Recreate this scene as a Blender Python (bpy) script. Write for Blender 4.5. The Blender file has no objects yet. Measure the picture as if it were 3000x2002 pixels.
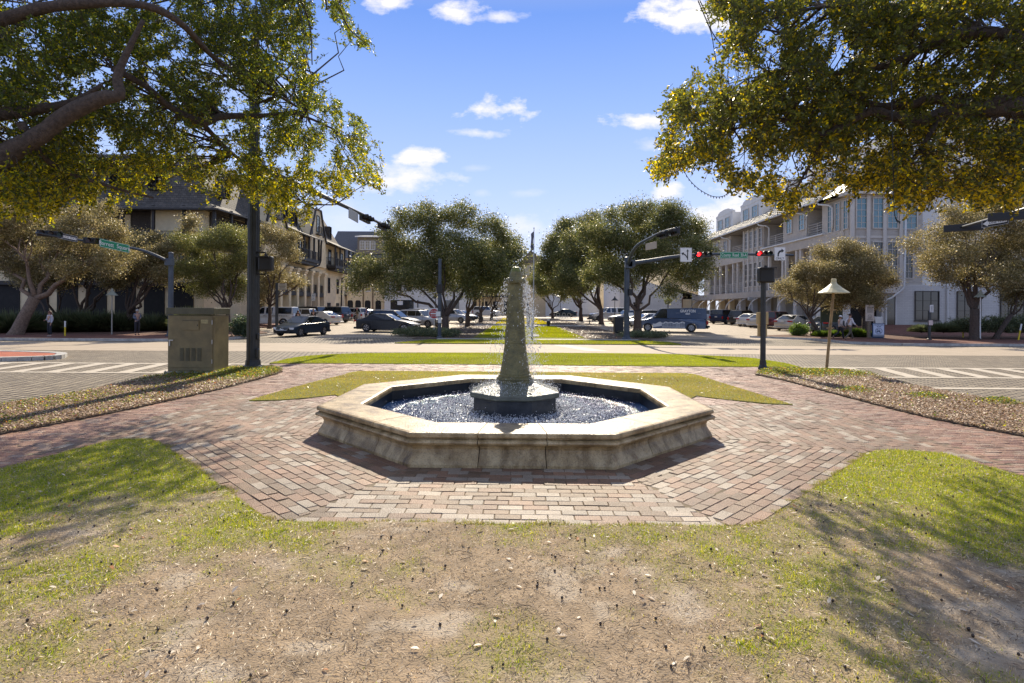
import bpy, math, random
import numpy as np
from mathutils import Vector, Matrix
random.seed(7); rng = np.random.default_rng(11)
SC = bpy.context.scene; COL = SC.collection
R = math.radians
# ------------------------------------------------------------------ camera
F, HC, HZ, TH = 1630.0, 1.9, 909.0, 0.006
cam = bpy.data.cameras.new('camera'); camo = bpy.data.objects.new('camera', cam); COL.objects.link(camo)
cam.sensor_width = 36; cam.lens = F/3000*36; cam.shift_y = -(1001-HZ)/3000; cam.clip_end = 5000; cam.clip_start = .05
camo.location = (0, 0, HC); camo.rotation_euler = (Matrix.Rotation(R(90), 3, 'X') @ Matrix.Rotation(TH, 3, 'Z')).to_euler()
SC.camera = camo
SC.render.resolution_x = 1024; SC.render.resolution_y = 683
SC.view_settings.view_transform = 'Standard'; SC.view_settings.look = 'None'
SC.view_settings.exposure = 0.5; SC.view_settings.gamma = 1
# ------------------------------------------------------------------ sun and sky
EL = R(36.9); AZ = R(2.2)
sd = Vector((math.sin(AZ)*math.cos(EL), math.cos(AZ)*math.cos(EL), math.sin(EL)))
sl = bpy.data.lights.new('sun', 'SUN'); sl.energy = 5.0; sl.angle = R(.5); sl.color = (1, .885, .70)
so = bpy.data.objects.new('sun', sl); COL.objects.link(so); so.rotation_euler = (-sd).to_track_quat('-Z', 'Y').to_euler(); so.location = (0, 20, 40)
world = bpy.data.worlds.new('World'); SC.world = world; world.use_nodes = True
def sky():
    nt = world.node_tree; N = nt.nodes; Lk = nt.links; N.clear()
    out = N.new('ShaderNodeOutputWorld'); bg = N.new('ShaderNodeBackground'); bg.inputs[1].default_value = .12
    st = N.new('ShaderNodeTexSky'); st.sky_type = 'NISHITA'; st.sun_disc = False; st.sun_elevation = EL; st.sun_rotation = AZ
    st.air_density = 1.0; st.dust_density = .0; st.ozone_density = 2.5
    tint = N.new('ShaderNodeMix'); tint.data_type = 'RGBA'; tint.blend_type = 'MULTIPLY'; tint.inputs[0].default_value = 1
    tint.inputs[7].default_value = (1.0, .98, 1.30, 1); Lk.new(st.outputs[0], tint.inputs[6])
    tc = N.new('ShaderNodeTexCoord'); sep = N.new('ShaderNodeSeparateXYZ'); Lk.new(tc.outputs['Generated'], sep.inputs[0])
    def mth(op, a, b=None, c=None, clamp=False):
        m = N.new('ShaderNodeMath'); m.operation = op; m.use_clamp = clamp
        for i, q in enumerate((a, b, c)):
            if q is None: continue
            if hasattr(q, 'is_output'): Lk.new(q, m.inputs[i])
            else: m.inputs[i].default_value = q
        return m.outputs[0]
    ay = mth('MAXIMUM', mth('ABSOLUTE', sep.outputs[1]), .05)
    u = mth('DIVIDE', sep.outputs[0], ay); v = mth('DIVIDE', sep.outputs[2], ay)
    cb = N.new('ShaderNodeCombineXYZ'); Lk.new(u, cb.inputs[0]); Lk.new(v, cb.inputs[1])
    no = N.new('ShaderNodeTexNoise'); no.inputs['Scale'].default_value = 14; no.inputs['Detail'].default_value = 8; no.inputs['Roughness'].default_value = .62
    mp = N.new('ShaderNodeMapping'); mp.inputs['Scale'].default_value = (1, 1.7, 1); Lk.new(cb.outputs[0], mp.inputs[0]); Lk.new(mp.outputs[0], no.inputs[0])
    nz = mth('SUBTRACT', no.outputs[0], .5)
    total = None
    for (cx, cy, rx, ry, s) in [(2035,35,165,85,1.2),(1150,12,75,32,1),(1335,35,95,30,1),(1450,48,80,20,.8),(1460,322,105,36,1.15),(1400,392,85,16,.8),
            (1222,462,90,32,1.1),(1170,525,170,48,.9),(1870,350,105,26,1),(1900,425,48,20,.6),(1390,494,45,13,.45),(1953,560,58,28,1.1),(2130,640,150,80,1.1),
            (1545,566,70,14,.45),(1410,567,30,12,.4),(1540,665,110,45,.7),(1600,690,80,40,.5),(1010,640,160,60,.45),(700,250,190,60,.5),(2700,120,240,70,.5),(1270,790,300,60,.3)]:
        a = mth('MULTIPLY', mth('SUBTRACT', u, (cx-1500)/F), F/rx)
        b = mth('MULTIPLY', mth('SUBTRACT', v, (HZ-cy)/F), F/ry)
        d = mth('SQRT', mth('ADD', mth('MULTIPLY', a, a), mth('MULTIPLY', b, b)))
        e = mth('ADD', mth('SUBTRACT', 1.0, d), mth('MULTIPLY', nz, 3.2))
        e = mth('MULTIPLY', e, 1.3*s if s > .7 else 1.25*s, None, True); e = mth('MULTIPLY', e, min(1, s))
        total = e if total is None else mth('MAXIMUM', total, e)
    mask = mth('MULTIPLY', total, mth('GREATER_THAN', sep.outputs[1], .05))
    # white haze near the horizon
    hz = N.new('ShaderNodeMapRange'); hz.inputs[1].default_value = .0; hz.inputs[2].default_value = .6; hz.inputs[3].default_value = .62; hz.inputs[4].default_value = 0; hz.interpolation_type='SMOOTHSTEP'
    Lk.new(sep.outputs[2], hz.inputs[0])
    gr = N.new('ShaderNodeValToRGB'); Lk.new(sep.outputs[2], gr.inputs[0]); els = gr.color_ramp.elements   # sine of elevation
    cols = [(0,(.62,.68,.80)),(.10,(.64,.71,.86)),(.22,(.47,.60,.87)),(.34,(.32,.48,.86)),(.47,(.17,.33,.77)),(.56,(.38,.45,.62)),(1,(.44,.48,.58))]  # last stops lie above the frame, made pale and grey to fill shadows
    els[0].position, els[0].color = cols[0][0], (*cols[0][1],1); els[1].position, els[1].color = cols[-1][0], (*cols[-1][1],1)
    for p_, c_ in cols[1:-1]: els.new(p_).color = (*c_,1)
    gs = N.new('ShaderNodeMix'); gs.data_type='RGBA'; gs.blend_type='MULTIPLY'; gs.inputs[0].default_value=1; Lk.new(gr.outputs[0], gs.inputs[6]); gs.inputs[7].default_value=(6.6,6.6,6.9,1); gs.clamp_result=False
    m1 = N.new('ShaderNodeMix'); m1.data_type = 'RGBA'; m1.inputs[0].default_value = .86; Lk.new(tint.outputs[2], m1.inputs[6]); Lk.new(gs.outputs[2], m1.inputs[7])
    m2 = N.new('ShaderNodeMix'); m2.data_type = 'RGBA'; Lk.new(mask, m2.inputs[0]); Lk.new(m1.outputs[2], m2.inputs[6]); m2.inputs[7].default_value = (6.3, 6.15, 6.4, 1)
    Lk.new(m2.outputs[2], bg.inputs[0]); Lk.new(bg.outputs[0], out.inputs[0])
sky()
# ------------------------------------------------------------------ pixel <-> world helpers (photograph pixels, 3000 wide)
def gz(Y): return .0105*max(0, Y-38)
def unroll(x, y): return x + TH*(y-1001), y - TH*(x-1500)
def P(x, y, Y):
    a, b = unroll(x, y); return Vector(((a-1500)/F*Y, Y, HC-(b-HZ)/F*Y))
def G(x, y):
    a, b = unroll(x, y); k = (b-HZ)/F; Y = HC/k
    if Y > 38: Y = (HC+.399)/(k+.0105)
    return Vector(((a-1500)/F*Y, Y, gz(Y)))
def GX(x, Y): return Vector(((x-1500)/F*Y, Y, gz(Y)))
# ------------------------------------------------------------------ mesh helpers
def link(o, parent=None):
    COL.objects.link(o)
    if parent is not None: o.parent = parent
    return o
def wloc(o):
    v = Vector(o.location)
    while o.parent: o = o.parent; v += o.location
    return v
def tag(o, label=None, cat=None, group=None, kind=None):
    if label: o['label'] = label
    if cat: o['category'] = cat
    if group: o['group'] = group
    if kind: o['kind'] = kind
    return o
def thing(name, loc, label, cat, group=None, rz=0):
    o = bpy.data.objects.new(name, None); o.location = loc; o.rotation_euler = (0, 0, rz); o.empty_display_size = .3
    link(o); return tag(o, label, cat, group)
def copy_tree(o, parent=None):
    c = o.copy(); COL.objects.link(c); c.parent = parent
    for ch in [k for k in KIDS.get(o.name, [])]:
        copy_tree(ch, c)
    return c
KIDS = {}
def copy_full(root):
    def rec(o, par):
        c = o.copy(); COL.objects.link(c); c.parent = par
        for ch in list(o.children): rec(ch, c)
        return c
    return rec(root, None)
class MB:
    def __init__(s): s.v = []; s.f = []
    def add(s, vs, fs):
        n = len(s.v); s.v += [tuple(q) for q in vs]; s.f += [tuple(i+n for i in f) for f in fs]; return s
    def obox(s, o, a, b, c):
        o, a, b, c = Vector(o), Vector(a), Vector(b), Vector(c)
        vs = [o, o+a, o+a+b, o+b, o+c, o+a+c, o+a+b+c, o+b+c]
        fs = [(0,3,2,1),(4,5,6,7),(0,1,5,4),(1,2,6,5),(2,3,7,6),(3,0,4,7)]
        if a.cross(b).dot(c) < 0: fs = [f[::-1] for f in fs]
        return s.add(vs, fs)
    def box(s, x0, x1, y0, y1, z0, z1): return s.obox((x0,y0,z0), (x1-x0,0,0), (0,y1-y0,0), (0,0,z1-z0))
    def bar(s, p, q, w, h=None):
        p, q = Vector(p), Vector(q); d = (q-p); h = h or w
        up = Vector((0,0,1)) if abs(d.normalized().z) < .95 else Vector((0,1,0))
        a = d.cross(up).normalized()*w; b = a.cross(d).normalized()*h
        return s.obox(p-a/2-b/2, a, b, d)
    def tube(s, pts, rad, n=8, cap=True):
        pts = [Vector(p) for p in pts]; m = len(pts)
        if not hasattr(rad, '__len__'): rad = [rad]*m
        prev = None; base = len(s.v); vs = []; fs = []
        for i, p in enumerate(pts):
            t = (pts[min(i+1, m-1)]-pts[max(i-1, 0)]).normalized()
            if prev is None:
                up = Vector((0,0,1)) if abs(t.z) < .9 else Vector((1,0,0)); a = t.cross(up).normalized()
            else: a = (prev - t*prev.dot(t)).normalized()
            prev = a; b = t.cross(a)
            for k in range(n):
                an = 2*math.pi*k/n; vs.append(p+(a*math.cos(an)+b*math.sin(an))*rad[i])
        for i in range(m-1):
            for k in range(n):
                k2 = (k+1) % n; fs.append((i*n+k, i*n+k2, (i+1)*n+k2, (i+1)*n+k))
        if cap: fs.append(tuple(range(n))[::-1]); fs.append(tuple((m-1)*n+k for k in range(n)))
        return s.add(vs, fs)
    def lathe(s, prof, n=16, c=(0,0,0), rot=0, cap=True):
        vs = []; fs = []; m = len(prof)
        for r, z in prof:
            for k in range(n):
                an = 2*math.pi*k/n+rot; vs.append((c[0]+r*math.cos(an), c[1]+r*math.sin(an), c[2]+z))
        for i in range(m-1):
            for k in range(n):
                k2 = (k+1) % n; fs.append((i*n+k, i*n+k2, (i+1)*n+k2, (i+1)*n+k))
        if cap: fs.append(tuple(range(n))[::-1]); fs.append(tuple((m-1)*n+k for k in range(n)))
        return s.add(vs, fs)
    def prism(s, poly, z0, z1):
        n = len(poly); ar = sum(poly[i][0]*poly[(i+1)%n][1]-poly[(i+1)%n][0]*poly[i][1] for i in range(n))
        if ar < 0: poly = poly[::-1]
        vs = [(p[0], p[1], z0) for p in poly]+[(p[0], p[1], z1) for p in poly]
        fs = [tuple(range(n))[::-1], tuple(range(n, 2*n))]+[(i, (i+1)%n, n+(i+1)%n, n+i) for i in range(n)]
        return s.add(vs, fs)
    def sph(s, c, r, n=8, m=6, sc=(1,1,1)):
        vs = [(c[0], c[1], c[2]-r*sc[2])]; fs = []
        for j in range(1, m):
            ph = math.pi*j/m-math.pi/2
            for k in range(n):
                an = 2*math.pi*k/n; vs.append((c[0]+r*sc[0]*math.cos(ph)*math.cos(an), c[1]+r*sc[1]*math.cos(ph)*math.sin(an), c[2]+r*sc[2]*math.sin(ph)))
        vs.append((c[0], c[1], c[2]+r*sc[2])); t = len(vs)-1
        for k in range(n):
            k2 = (k+1) % n; fs.append((0, 1+k2, 1+k)); fs.append((t, 1+(m-2)*n+k, 1+(m-2)*n+k2))
            for j in range(m-2): fs.append((1+j*n+k, 1+j*n+k2, 1+(j+1)*n+k2, 1+(j+1)*n+k))
        return s.add(vs, fs)
    def build(s, name, mat, parent=None, smooth=False, world=False, bevel=0, rec=None):
        vs = s.v
        if world and parent is not None:
            w = wloc(parent); vs = [(x-w.x, y-w.y, z-w.z) for x, y, z in vs]
        me = bpy.data.meshes.new(name); me.from_pydata(vs, [], s.f); me.materials.append(mat)
        if smooth: me.polygons.foreach_set('use_smooth', [True]*len(me.polygons))
        me.update(); o = bpy.data.objects.new(name, me); link(o, parent)
        if bevel:
            b = o.modifiers.new('bevel', 'BEVEL'); b.width = bevel; b.segments = 2; b.limit_method = 'ANGLE'; b.angle_limit = R(35)
        return o
def npmesh(name, V, k, mat, col=None, parent=None, smooth=False):
    """V: (n*k,3) vertices, consecutive k vertices form one face"""
    V = np.asarray(V, dtype=np.float32).reshape(-1, 3); n = len(V)//k
    me = bpy.data.meshes.new(name); me.vertices.add(n*k); me.loops.add(n*k); me.polygons.add(n)
    me.vertices.foreach_set('co', V.ravel()); me.loops.foreach_set('vertex_index', np.arange(n*k, dtype=np.int32))
    me.polygons.foreach_set('loop_start', np.arange(0, n*k, k, dtype=np.int32)); me.polygons.foreach_set('loop_total', np.full(n, k, dtype=np.int32))
    me.materials.append(mat)
    if col is not None:
        ca = me.color_attributes.new('col', 'FLOAT_COLOR', 'POINT'); c = np.ones((n*k, 4), dtype=np.float32); c[:, :3] = np.repeat(col, k, axis=0); ca.data.foreach_set('color', c.ravel())
    if smooth: me.polygons.foreach_set('use_smooth', np.ones(n, dtype=bool))
    me.update(calc_edges=True); me.validate()
    o = bpy.data.objects.new(name, me); return link(o, parent)
# ------------------------------------------------------------------ materials
def M(name, col, rough=.6, var=0.0, scale=8, col2=None, bump=0, metal=0, spec=.5, attr=False, trans=0, coat=0, bscale=None, emit=None):
    m = bpy.data.materials.new(name); m.use_nodes = True; nt = m.node_tree; b = nt.nodes['Principled BSDF']; N = nt.nodes; Lk = nt.links
    b.inputs['Base Color'].default_value = (*col, 1); b.inputs['Roughness'].default_value = rough; b.inputs['Metallic'].default_value = metal
    b.inputs['Specular IOR Level'].default_value = spec
    if coat: b.inputs['Coat Weight'].default_value = coat; b.inputs['Coat Roughness'].default_value = .04
    src = None
    if attr:
        a = N.new('ShaderNodeAttribute'); a.attribute_name = 'col'; src = a.outputs['Color']
        Lk.new(src, b.inputs['Base Color'])
    tc = N.new('ShaderNodeTexCoord')
    if var or col2 is not None:
        no = N.new('ShaderNodeTexNoise'); no.inputs['Scale'].default_value = scale; no.inputs['Detail'].default_value = 6; no.inputs['Roughness'].default_value = .65
        Lk.new(tc.outputs['Object'], no.inputs[0])
        cr = N.new('ShaderNodeValToRGB'); c2 = col2 or tuple(c*(1-var) for c in col); c1 = col if col2 else tuple(min(1, c*(1+var)) for c in col)
        cr.color_ramp.elements[0].position = .35; cr.color_ramp.elements[1].position = .65
        cr.color_ramp.elements[0].color = (*c2, 1); cr.color_ramp.elements[1].color = (*c1, 1)
        Lk.new(no.outputs[0], cr.inputs[0]); Lk.new(cr.outputs[0], b.inputs['Base Color'])
    if bump:
        nb = N.new('ShaderNodeTexNoise'); nb.inputs['Scale'].default_value = bscale or scale*4; nb.inputs['Detail'].default_value = 5; Lk.new(tc.outputs['Object'], nb.inputs[0])
        bp = N.new('ShaderNodeBump'); bp.inputs['Strength'].default_value = bump; bp.inputs['Distance'].default_value = .02
        Lk.new(nb.outputs[0], bp.inputs['Height']); Lk.new(bp.outputs[0], b.inputs['Normal'])
    if trans:
        tr = N.new('ShaderNodeBsdfTranslucent'); mx = N.new('ShaderNodeMixShader'); mx.inputs[0].default_value = trans
        hs = N.new('ShaderNodeHueSaturation'); hs.inputs['Saturation'].default_value = 1.12; hs.inputs['Value'].default_value = 3.0
        if src: Lk.new(src, hs.inputs['Color'])
        else: hs.inputs['Color'].default_value = (*col, 1)
        Lk.new(hs.outputs[0], tr.inputs[0]); Lk.new(b.outputs[0], mx.inputs[1]); Lk.new(tr.outputs[0], mx.inputs[2])
        Lk.new(mx.outputs[0], N['Material Output'].inputs[0])
    if emit:
        b.inputs['Emission Color'].default_value = (*emit[:3], 1); b.inputs['Emission Strength'].default_value = emit[3]
    return m
def glassmat(name, col=(.015,.02,.025)):
    return M(name, col, rough=.06, spec=.9)
leafM = M('oak_leaf', (.05,.07,.02), rough=.42, attr=True, trans=.46, spec=.4)
farleafM = M('far_oak_leaf', (.05,.06,.03), rough=.42, attr=True, trans=.30, spec=.4)
bladeM = M('grass_blade', (.08,.12,.02), rough=.55, attr=True, trans=.35, spec=.3)
litterM = M('dry_leaf', (.3,.2,.12), rough=.5, attr=True, trans=.1)
barkM = M('bark', (.085,.06,.045), rough=.9, var=.4, scale=14, bump=1.0, bscale=45)
barkM2 = M('pale_bark', (.2,.14,.1), rough=.9, var=.35, scale=9, bump=.8, bscale=40)
darkpole = M('dark_pole_paint', (.03,.034,.036), rough=.45, var=.25, scale=3)
bluepole = M('blue_grey_pole_paint', (.045,.06,.08), rough=.4, var=.2, scale=3)
blackM = M('black_plastic', (.012,.012,.013), rough=.45)
whiteM = M('white_paint', (.7,.69,.66), rough=.6, var=.06, scale=5)
steelM = M('galvanised_steel', (.45,.45,.44), rough=.35, metal=.8)
rubberM = M('tyre_rubber', (.02,.02,.02), rough=.8)
chromeM = M('chrome', (.6,.6,.6), rough=.12, metal=1)
glassM = glassmat('window_glass')
carglassM = glassmat('car_glass', (.01,.013,.015))
redlensM = M('red_lens', (.35,.01,.01), rough=.15)
headM = M('headlight_glass', (.6,.62,.65), rough=.08, spec=.8)
# ------------------------------------------------------------------ noise and polygon utilities
_perm = rng.random((256, 256)).astype(np.float32)
def vnoise(x, y):
    x = np.asarray(x, float); y = np.asarray(y, float)
    xi = np.floor(x).astype(int); yi = np.floor(y).astype(int); fx = x-xi; fy = y-yi
    fx = fx*fx*(3-2*fx); fy = fy*fy*(3-2*fy)
    a = _perm[xi & 255, yi & 255]; b = _perm[(xi+1) & 255, yi & 255]; c = _perm[xi & 255, (yi+1) & 255]; d = _perm[(xi+1) & 255, (yi+1) & 255]
    return (a*(1-fx)+b*fx)*(1-fy)+(c*(1-fx)+d*fx)*fy
def fbm(x, y, o=4):
    s = 0; a = .5; t = 0
    for k in range(o): s = s+a*vnoise(x*2**k+17*k, y*2**k+31*k); t += a; a *= .5
    return s/t
def inpoly(x, y, poly):
    x = np.asarray(x, float); y = np.asarray(y, float); r = np.zeros(x.shape, bool); n = len(poly)
    for i in range(n):
        x0, y0 = poly[i][0], poly[i][1]; x1, y1 = poly[(i+1) % n][0], poly[(i+1) % n][1]
        c = ((y0 > y) != (y1 > y)) & (x < (x1-x0)*(y-y0)/(y1-y0+1e-12)+x0); r ^= c
    return r
def GP(pts): return [tuple(G(a, b))[:2] for a, b in pts]
def smoothpts(pts, k=4):
    """Catmull-Rom through open polyline"""
    out = []; n = len(pts)
    for i in range(n-1):
        p0 = pts[max(i-1, 0)]; p1 = pts[i]; p2 = pts[i+1]; p3 = pts[min(i+2, n-1)]
        for j in range(k):
            t = j/k
            out.append(tuple(.5*((2*p1[d])+(-p0[d]+p2[d])*t+(2*p0[d]-5*p1[d]+4*p2[d]-p3[d])*t*t+(-p0[d]+3*p1[d]-3*p2[d]+p3[d])*t**3) for d in range(len(p1))))
    out.append(tuple(pts[-1])); return out
def sheet(name, poly, mat, z=0, thick=0, kind='structure', parent=None):
    mb = MB()
    if thick: 
        mb.prism(poly, z-thick, z)
        mb.v = [(x, y, q+gz(y)) for x, y, q in mb.v]
    else:
        n = len(poly); ar = sum(poly[i][0]*poly[(i+1)%n][1]-poly[(i+1)%n][0]*poly[i][1] for i in range(n))
        if ar < 0: poly = poly[::-1]
        mb.add([(x, y, z+gz(y)) for x, y in poly], [tuple(range(n))])
    o = mb.build(name, mat, parent); 
    if kind: o['kind'] = kind
    return o
# ------------------------------------------------------------------ ground materials
def brickmat(name, c1, c2, mortar, bw, bh, rot=0, rough=.7, msz=.012, bump=.6, noisev=.25, bias=0):
    m = bpy.data.materials.new(name); m.use_nodes = True; nt = m.node_tree; N = nt.nodes; Lk = nt.links; b = N['Principled BSDF']
    tc = N.new('ShaderNodeTexCoord'); mp = N.new('ShaderNodeMapping'); mp.inputs['Rotation'].default_value = (0, 0, rot); Lk.new(tc.outputs['Object'], mp.inputs[0])
    nw = N.new('ShaderNodeTexNoise'); nw.inputs['Scale'].default_value = 3; Lk.new(tc.outputs['Object'], nw.inputs[0])
    ad = N.new('ShaderNodeMixRGB'); ad.blend_type = 'ADD'; ad.inputs[0].default_value = .035; Lk.new(mp.outputs[0], ad.inputs[1]); Lk.new(nw.outputs[1], ad.inputs[2])
    br = N.new('ShaderNodeTexBrick'); br.inputs['Scale'].default_value = 1; br.inputs['Brick Width'].default_value = bw; br.inputs['Row Height'].default_value = bh
    br.inputs['Mortar Size'].default_value = msz; br.inputs['Mortar Smooth'].default_value = .3; br.inputs['Bias'].default_value = bias
    br.inputs['Color1'].default_value = (*c1, 1); br.inputs['Color2'].default_value = (*c2, 1); br.inputs['Mortar'].default_value = (*mortar, 1); Lk.new(ad.outputs[0], br.inputs[0])
    n2 = N.new('ShaderNodeTexNoise'); n2.inputs['Scale'].default_value = 1.1; n2.inputs['Detail'].default_value = 8; n2.inputs['Roughness'].default_value = .7; Lk.new(tc.outputs['Object'], n2.inputs[0])
    mr = N.new('ShaderNodeMapRange'); mr.inputs[1].default_value = .3; mr.inputs[2].default_value = .7; mr.inputs[3].default_value = 1-noisev; mr.inputs[4].default_value = 1+noisev; Lk.new(n2.outputs[0], mr.inputs[0])
    mu = N.new('ShaderNodeMixRGB'); mu.blend_type = 'MULTIPLY'; mu.inputs[0].default_value = 1; Lk.new(br.outputs[0], mu.inputs[1]); Lk.new(mr.outputs[0], mu.inputs[2])
    Lk.new(mu.outputs[0], b.inputs['Base Color']); b.inputs['Roughness'].default_value = rough; b.inputs['Specular IOR Level'].default_value = .35
    sb = N.new('ShaderNodeMath'); sb.operation = 'SUBTRACT'; sb.inputs[0].default_value = 1; Lk.new(br.outputs[1], sb.inputs[1])
    nb = N.new('ShaderNodeTexNoise'); nb.inputs['Scale'].default_value = 25; Lk.new(tc.outputs['Object'], nb.inputs[0])
    mm = N.new('ShaderNodeMath'); mm.operation = 'MULTIPLY_ADD'; Lk.new(nb.outputs[0], mm.inputs[0]); mm.inputs[1].default_value = .5; Lk.new(sb.outputs[0], mm.inputs[2])
    bp = N.new('ShaderNodeBump'); bp.inputs['Strength'].default_value = bump; bp.inputs['Distance'].default_value = .012; Lk.new(mm.outputs[0], bp.inputs['Height']); Lk.new(bp.outputs[0], b.inputs['Normal'])
    return m
asphaltM = M('asphalt', (.42,.335,.245), rough=.8, col2=(.35,.28,.20), scale=1.2, bump=.3, bscale=120)
cobbleM = brickmat('grey_cobbles', (.36,.30,.215), (.26,.21,.15), (.045,.034,.022), .26, .17, R(22), msz=.03, bump=1.6)
streetM = brickmat('tan_street_pavers', (.42,.34,.245), (.35,.28,.20), (.2,.155,.11), .24, .14, R(90), bump=.5)
sidewalkM = brickmat('red_side_pavement', (.24,.10,.07), (.19,.08,.055), (.09,.05,.04), .2, .1, 0)
islandM = brickmat('orange_island_brick', (.5,.14,.07), (.42,.11,.055), (.2,.09,.05), .2, .1, R(30), bump=.5)
stripeM = M('worn_white_marking', (.56,.49,.39), rough=.75, col2=(.42,.36,.275), scale=3)
kerbM = M('concrete_kerb', (.42,.40,.36), rough=.8, var=.25, scale=4)
mulchM = M('pine_straw_mulch', (.16,.075,.04), rough=.9, col2=(.09,.045,.03), scale=6, bump=1, bscale=60)
bedM = M('bed_soil', (.12,.09,.065), rough=.95, col2=(.07,.05,.035), scale=9, bump=1, bscale=60)
grassbaseM = M('lawn_base', (.22,.23,.03), rough=.9, col2=(.16,.155,.035), scale=1.6, bump=1, bscale=150)
lawnM = M('near_lawn_soil', (.2,.16,.12), rough=.95, attr=True, bump=.7, bscale=70)
earthM = M('ground_soil', (.16,.13,.09), rough=.95, var=.3, scale=.5)
jointM = M('sandy_joint', (.18,.14,.09), rough=.95, var=.3, scale=5)
# ground: one sheet to the horizon, following the gentle rise behind the main road
mb = MB(); ys = [-60, 0, 38, 100, 160, 900]
def gzc(y): return gz(min(y, 160))
vs = [(x, y, gzc(y)-.05) for y in ys for x in (-900, 900)]; mb.add(vs, [(2*i, 2*i+1, 2*i+3, 2*i+2) for i in range(len(ys)-1)])
mb.build('ground', earthM)['kind'] = 'structure'
# streets
sheet('cobblestone_street', [(-70,5),(70,5),(70,25.1),(-70,25.1)], cobbleM, -.03)
sheet('main_road', [(-140,25),(140,25),(140,31.2),(-140,31.2)], asphaltM, -.024)
sheet('far_crossing_cobbles', [(-24,31.2),(25,31.2),(25,38),(-24,38)], cobbleM, -.03)
sheet('side_street_left', [(-24,38),(-4.3,38),(-4.3,125),(-24,125)], streetM, -.03)
sheet('side_street_right', [(6.3,38),(31,38),(31,125),(6.3,125)], streetM, -.03)
sheet('far_end_road', [(-60,98),(60,98),(60,112),(-60,112)], streetM, -.022)
# markings
mb = MB()
def strip(y0, y1, x0, x1, dx=0): mb.add([(x0,y0,-.02),(x1,y0,-.02),(x1+dx,y1,-.02),(x0+dx,y1,-.02)], [(0,1,2,3)])
for y0, y1 in ((16.35,16.6),(19.1,19.4)): strip(y0, y1, -40, -6.6); strip(y0, y1, 7, 40)
strip(14.0, 14.3, 9.0, 40); 
k = 0
for i in range(-38, 39):
    x = i*1.07
    if x < -8.5 or x > 8.5: 
        strip(16.6, 19.1, x, x+.42, -.4 if x < 0 else .65)
mb.build('crosswalk_marking', stripeM)['kind'] = 'structure'
mb = MB(); mb.add([(2.2,30.9,-.018),(3.6,26.3,-.018),(4.6,26.3,-.018),(3.1,30.9,-.018)], [(0,1,2,3)])
for x0, x1 in ((9.5,14),(14.6,24)): mb.add([(x0,38.3,-.016),(x1,38.0,-.016),(x1,38.25,-.016),(x0,38.55,-.016)], [(0,1,2,3)])
for i in range(5): mb.add([(9+i*2.6,43.2,.04),(10.2+i*2.6,42.9,.04),(10.2+i*2.6,43.1,.04),(9+i*2.6,43.4,.04)], [(0,1,2,3)])
mb.build('road_marking', stripeM)['kind'] = 'structure'
# ------------------------------------------------------------------ bricks
FC = Vector((.06, 9.65, 0)); FR = R(-.9)
leftbedwalk = [(-500,1372),(0,1275),(213,1235),(425,1192),(638,1144),(760,1112),(808,1098),(804,1088)]
rightbedwalk = [(2213,1099),(2298,1116),(2425,1150),(2596,1195),(2723,1227),(2894,1261),(3000,1280),(3500,1385)]
stripbot = [(796,1065),(1030,1066),(1514,1069.7),(2000,1075),(2345,1077)]
leftlobe = [(-500,1560),(0,1380),(128,1346),(255,1312),(320,1296),(366,1290),(425,1291),(464,1298)]
rightlobe = [(2549,1330),(2587,1322),(2664,1324),(2766,1331),(2851,1358),(3000,1401),(3500,1590)]
SL, SR = GP(leftlobe), GP(rightlobe)
PAVE = GP(leftbedwalk)+GP(stripbot)+GP([(2250,1084)])+GP(rightbedwalk)+SR[::-1]+[(2.2,4.90),(-2.13,4.92)]+SL[::-1]
sheet('paving_base', PAVE, jointM, -.006, .02)
def bricks(name, items, mat):
    """items: array rows (cx,cy,ang,hl,hw,z,r,g,b)"""
    A = np.array(items, dtype=float); n = len(A)
    ca, sa = np.cos(A[:,2]), np.sin(A[:,2]); tilt = rng.normal(0, .0015, (n, 2))
    V = np.zeros((n, 8, 3))
    for i, (sx, sy) in enumerate(((-1,-1),(1,-1),(1,1),(-1,1))):
        lx = sx*A[:,3]; ly = sy*A[:,4]
        X = A[:,0]+lx*ca-ly*sa; Y = A[:,1]+lx*sa+ly*ca
        Z = A[:,5]+sx*tilt[:,0]+sy*tilt[:,1]
        # top slightly inset = a worn arris
        ix = sx*(A[:,3]-.004); iy = sy*(A[:,4]-.004)
        V[:,4+i,0] = A[:,0]+ix*ca-iy*sa; V[:,4+i,1] = A[:,1]+ix*sa+iy*ca; V[:,4+i,2] = Z
        V[:,i,0] = X; V[:,i,1] = Y; V[:,i,2] = Z-.006
    fs = [(4,5,6,7),(0,1,5,4),(1,2,6,5),(2,3,7,6),(3,0,4,7)]
    W = np.stack([V[:,list(f)] for f in fs], axis=1).reshape(-1, 3)
    col = np.repeat(A[:,6:9], 5, axis=0)
    return npmesh(name, W, 4, mat, col)
brickM = M('worn_paver', (.3,.2,.15), rough=.55, attr=True, bump=.5, bscale=90, spec=.45)
nt = brickM.node_tree; N = nt.nodes  # speckle worn pavers
_b = N['Principled BSDF']; _a = [n for n in N if n.type == 'ATTRIBUTE'][0]
_n = N.new('ShaderNodeTexNoise'); _n.inputs['Scale'].default_value = 130; _n.inputs['Detail'].default_value = 3
_t = N.new('ShaderNodeTexCoord'); nt.links.new(_t.outputs['Object'], _n.inputs[0])
_r = N.new('ShaderNodeMapRange'); _r.inputs[1].default_value = .38; _r.inputs[2].default_value = .56; _r.inputs[3].default_value = .52; _r.inputs[4].default_value = 1.12; nt.links.new(_n.outputs[0], _r.inputs[0])
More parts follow.
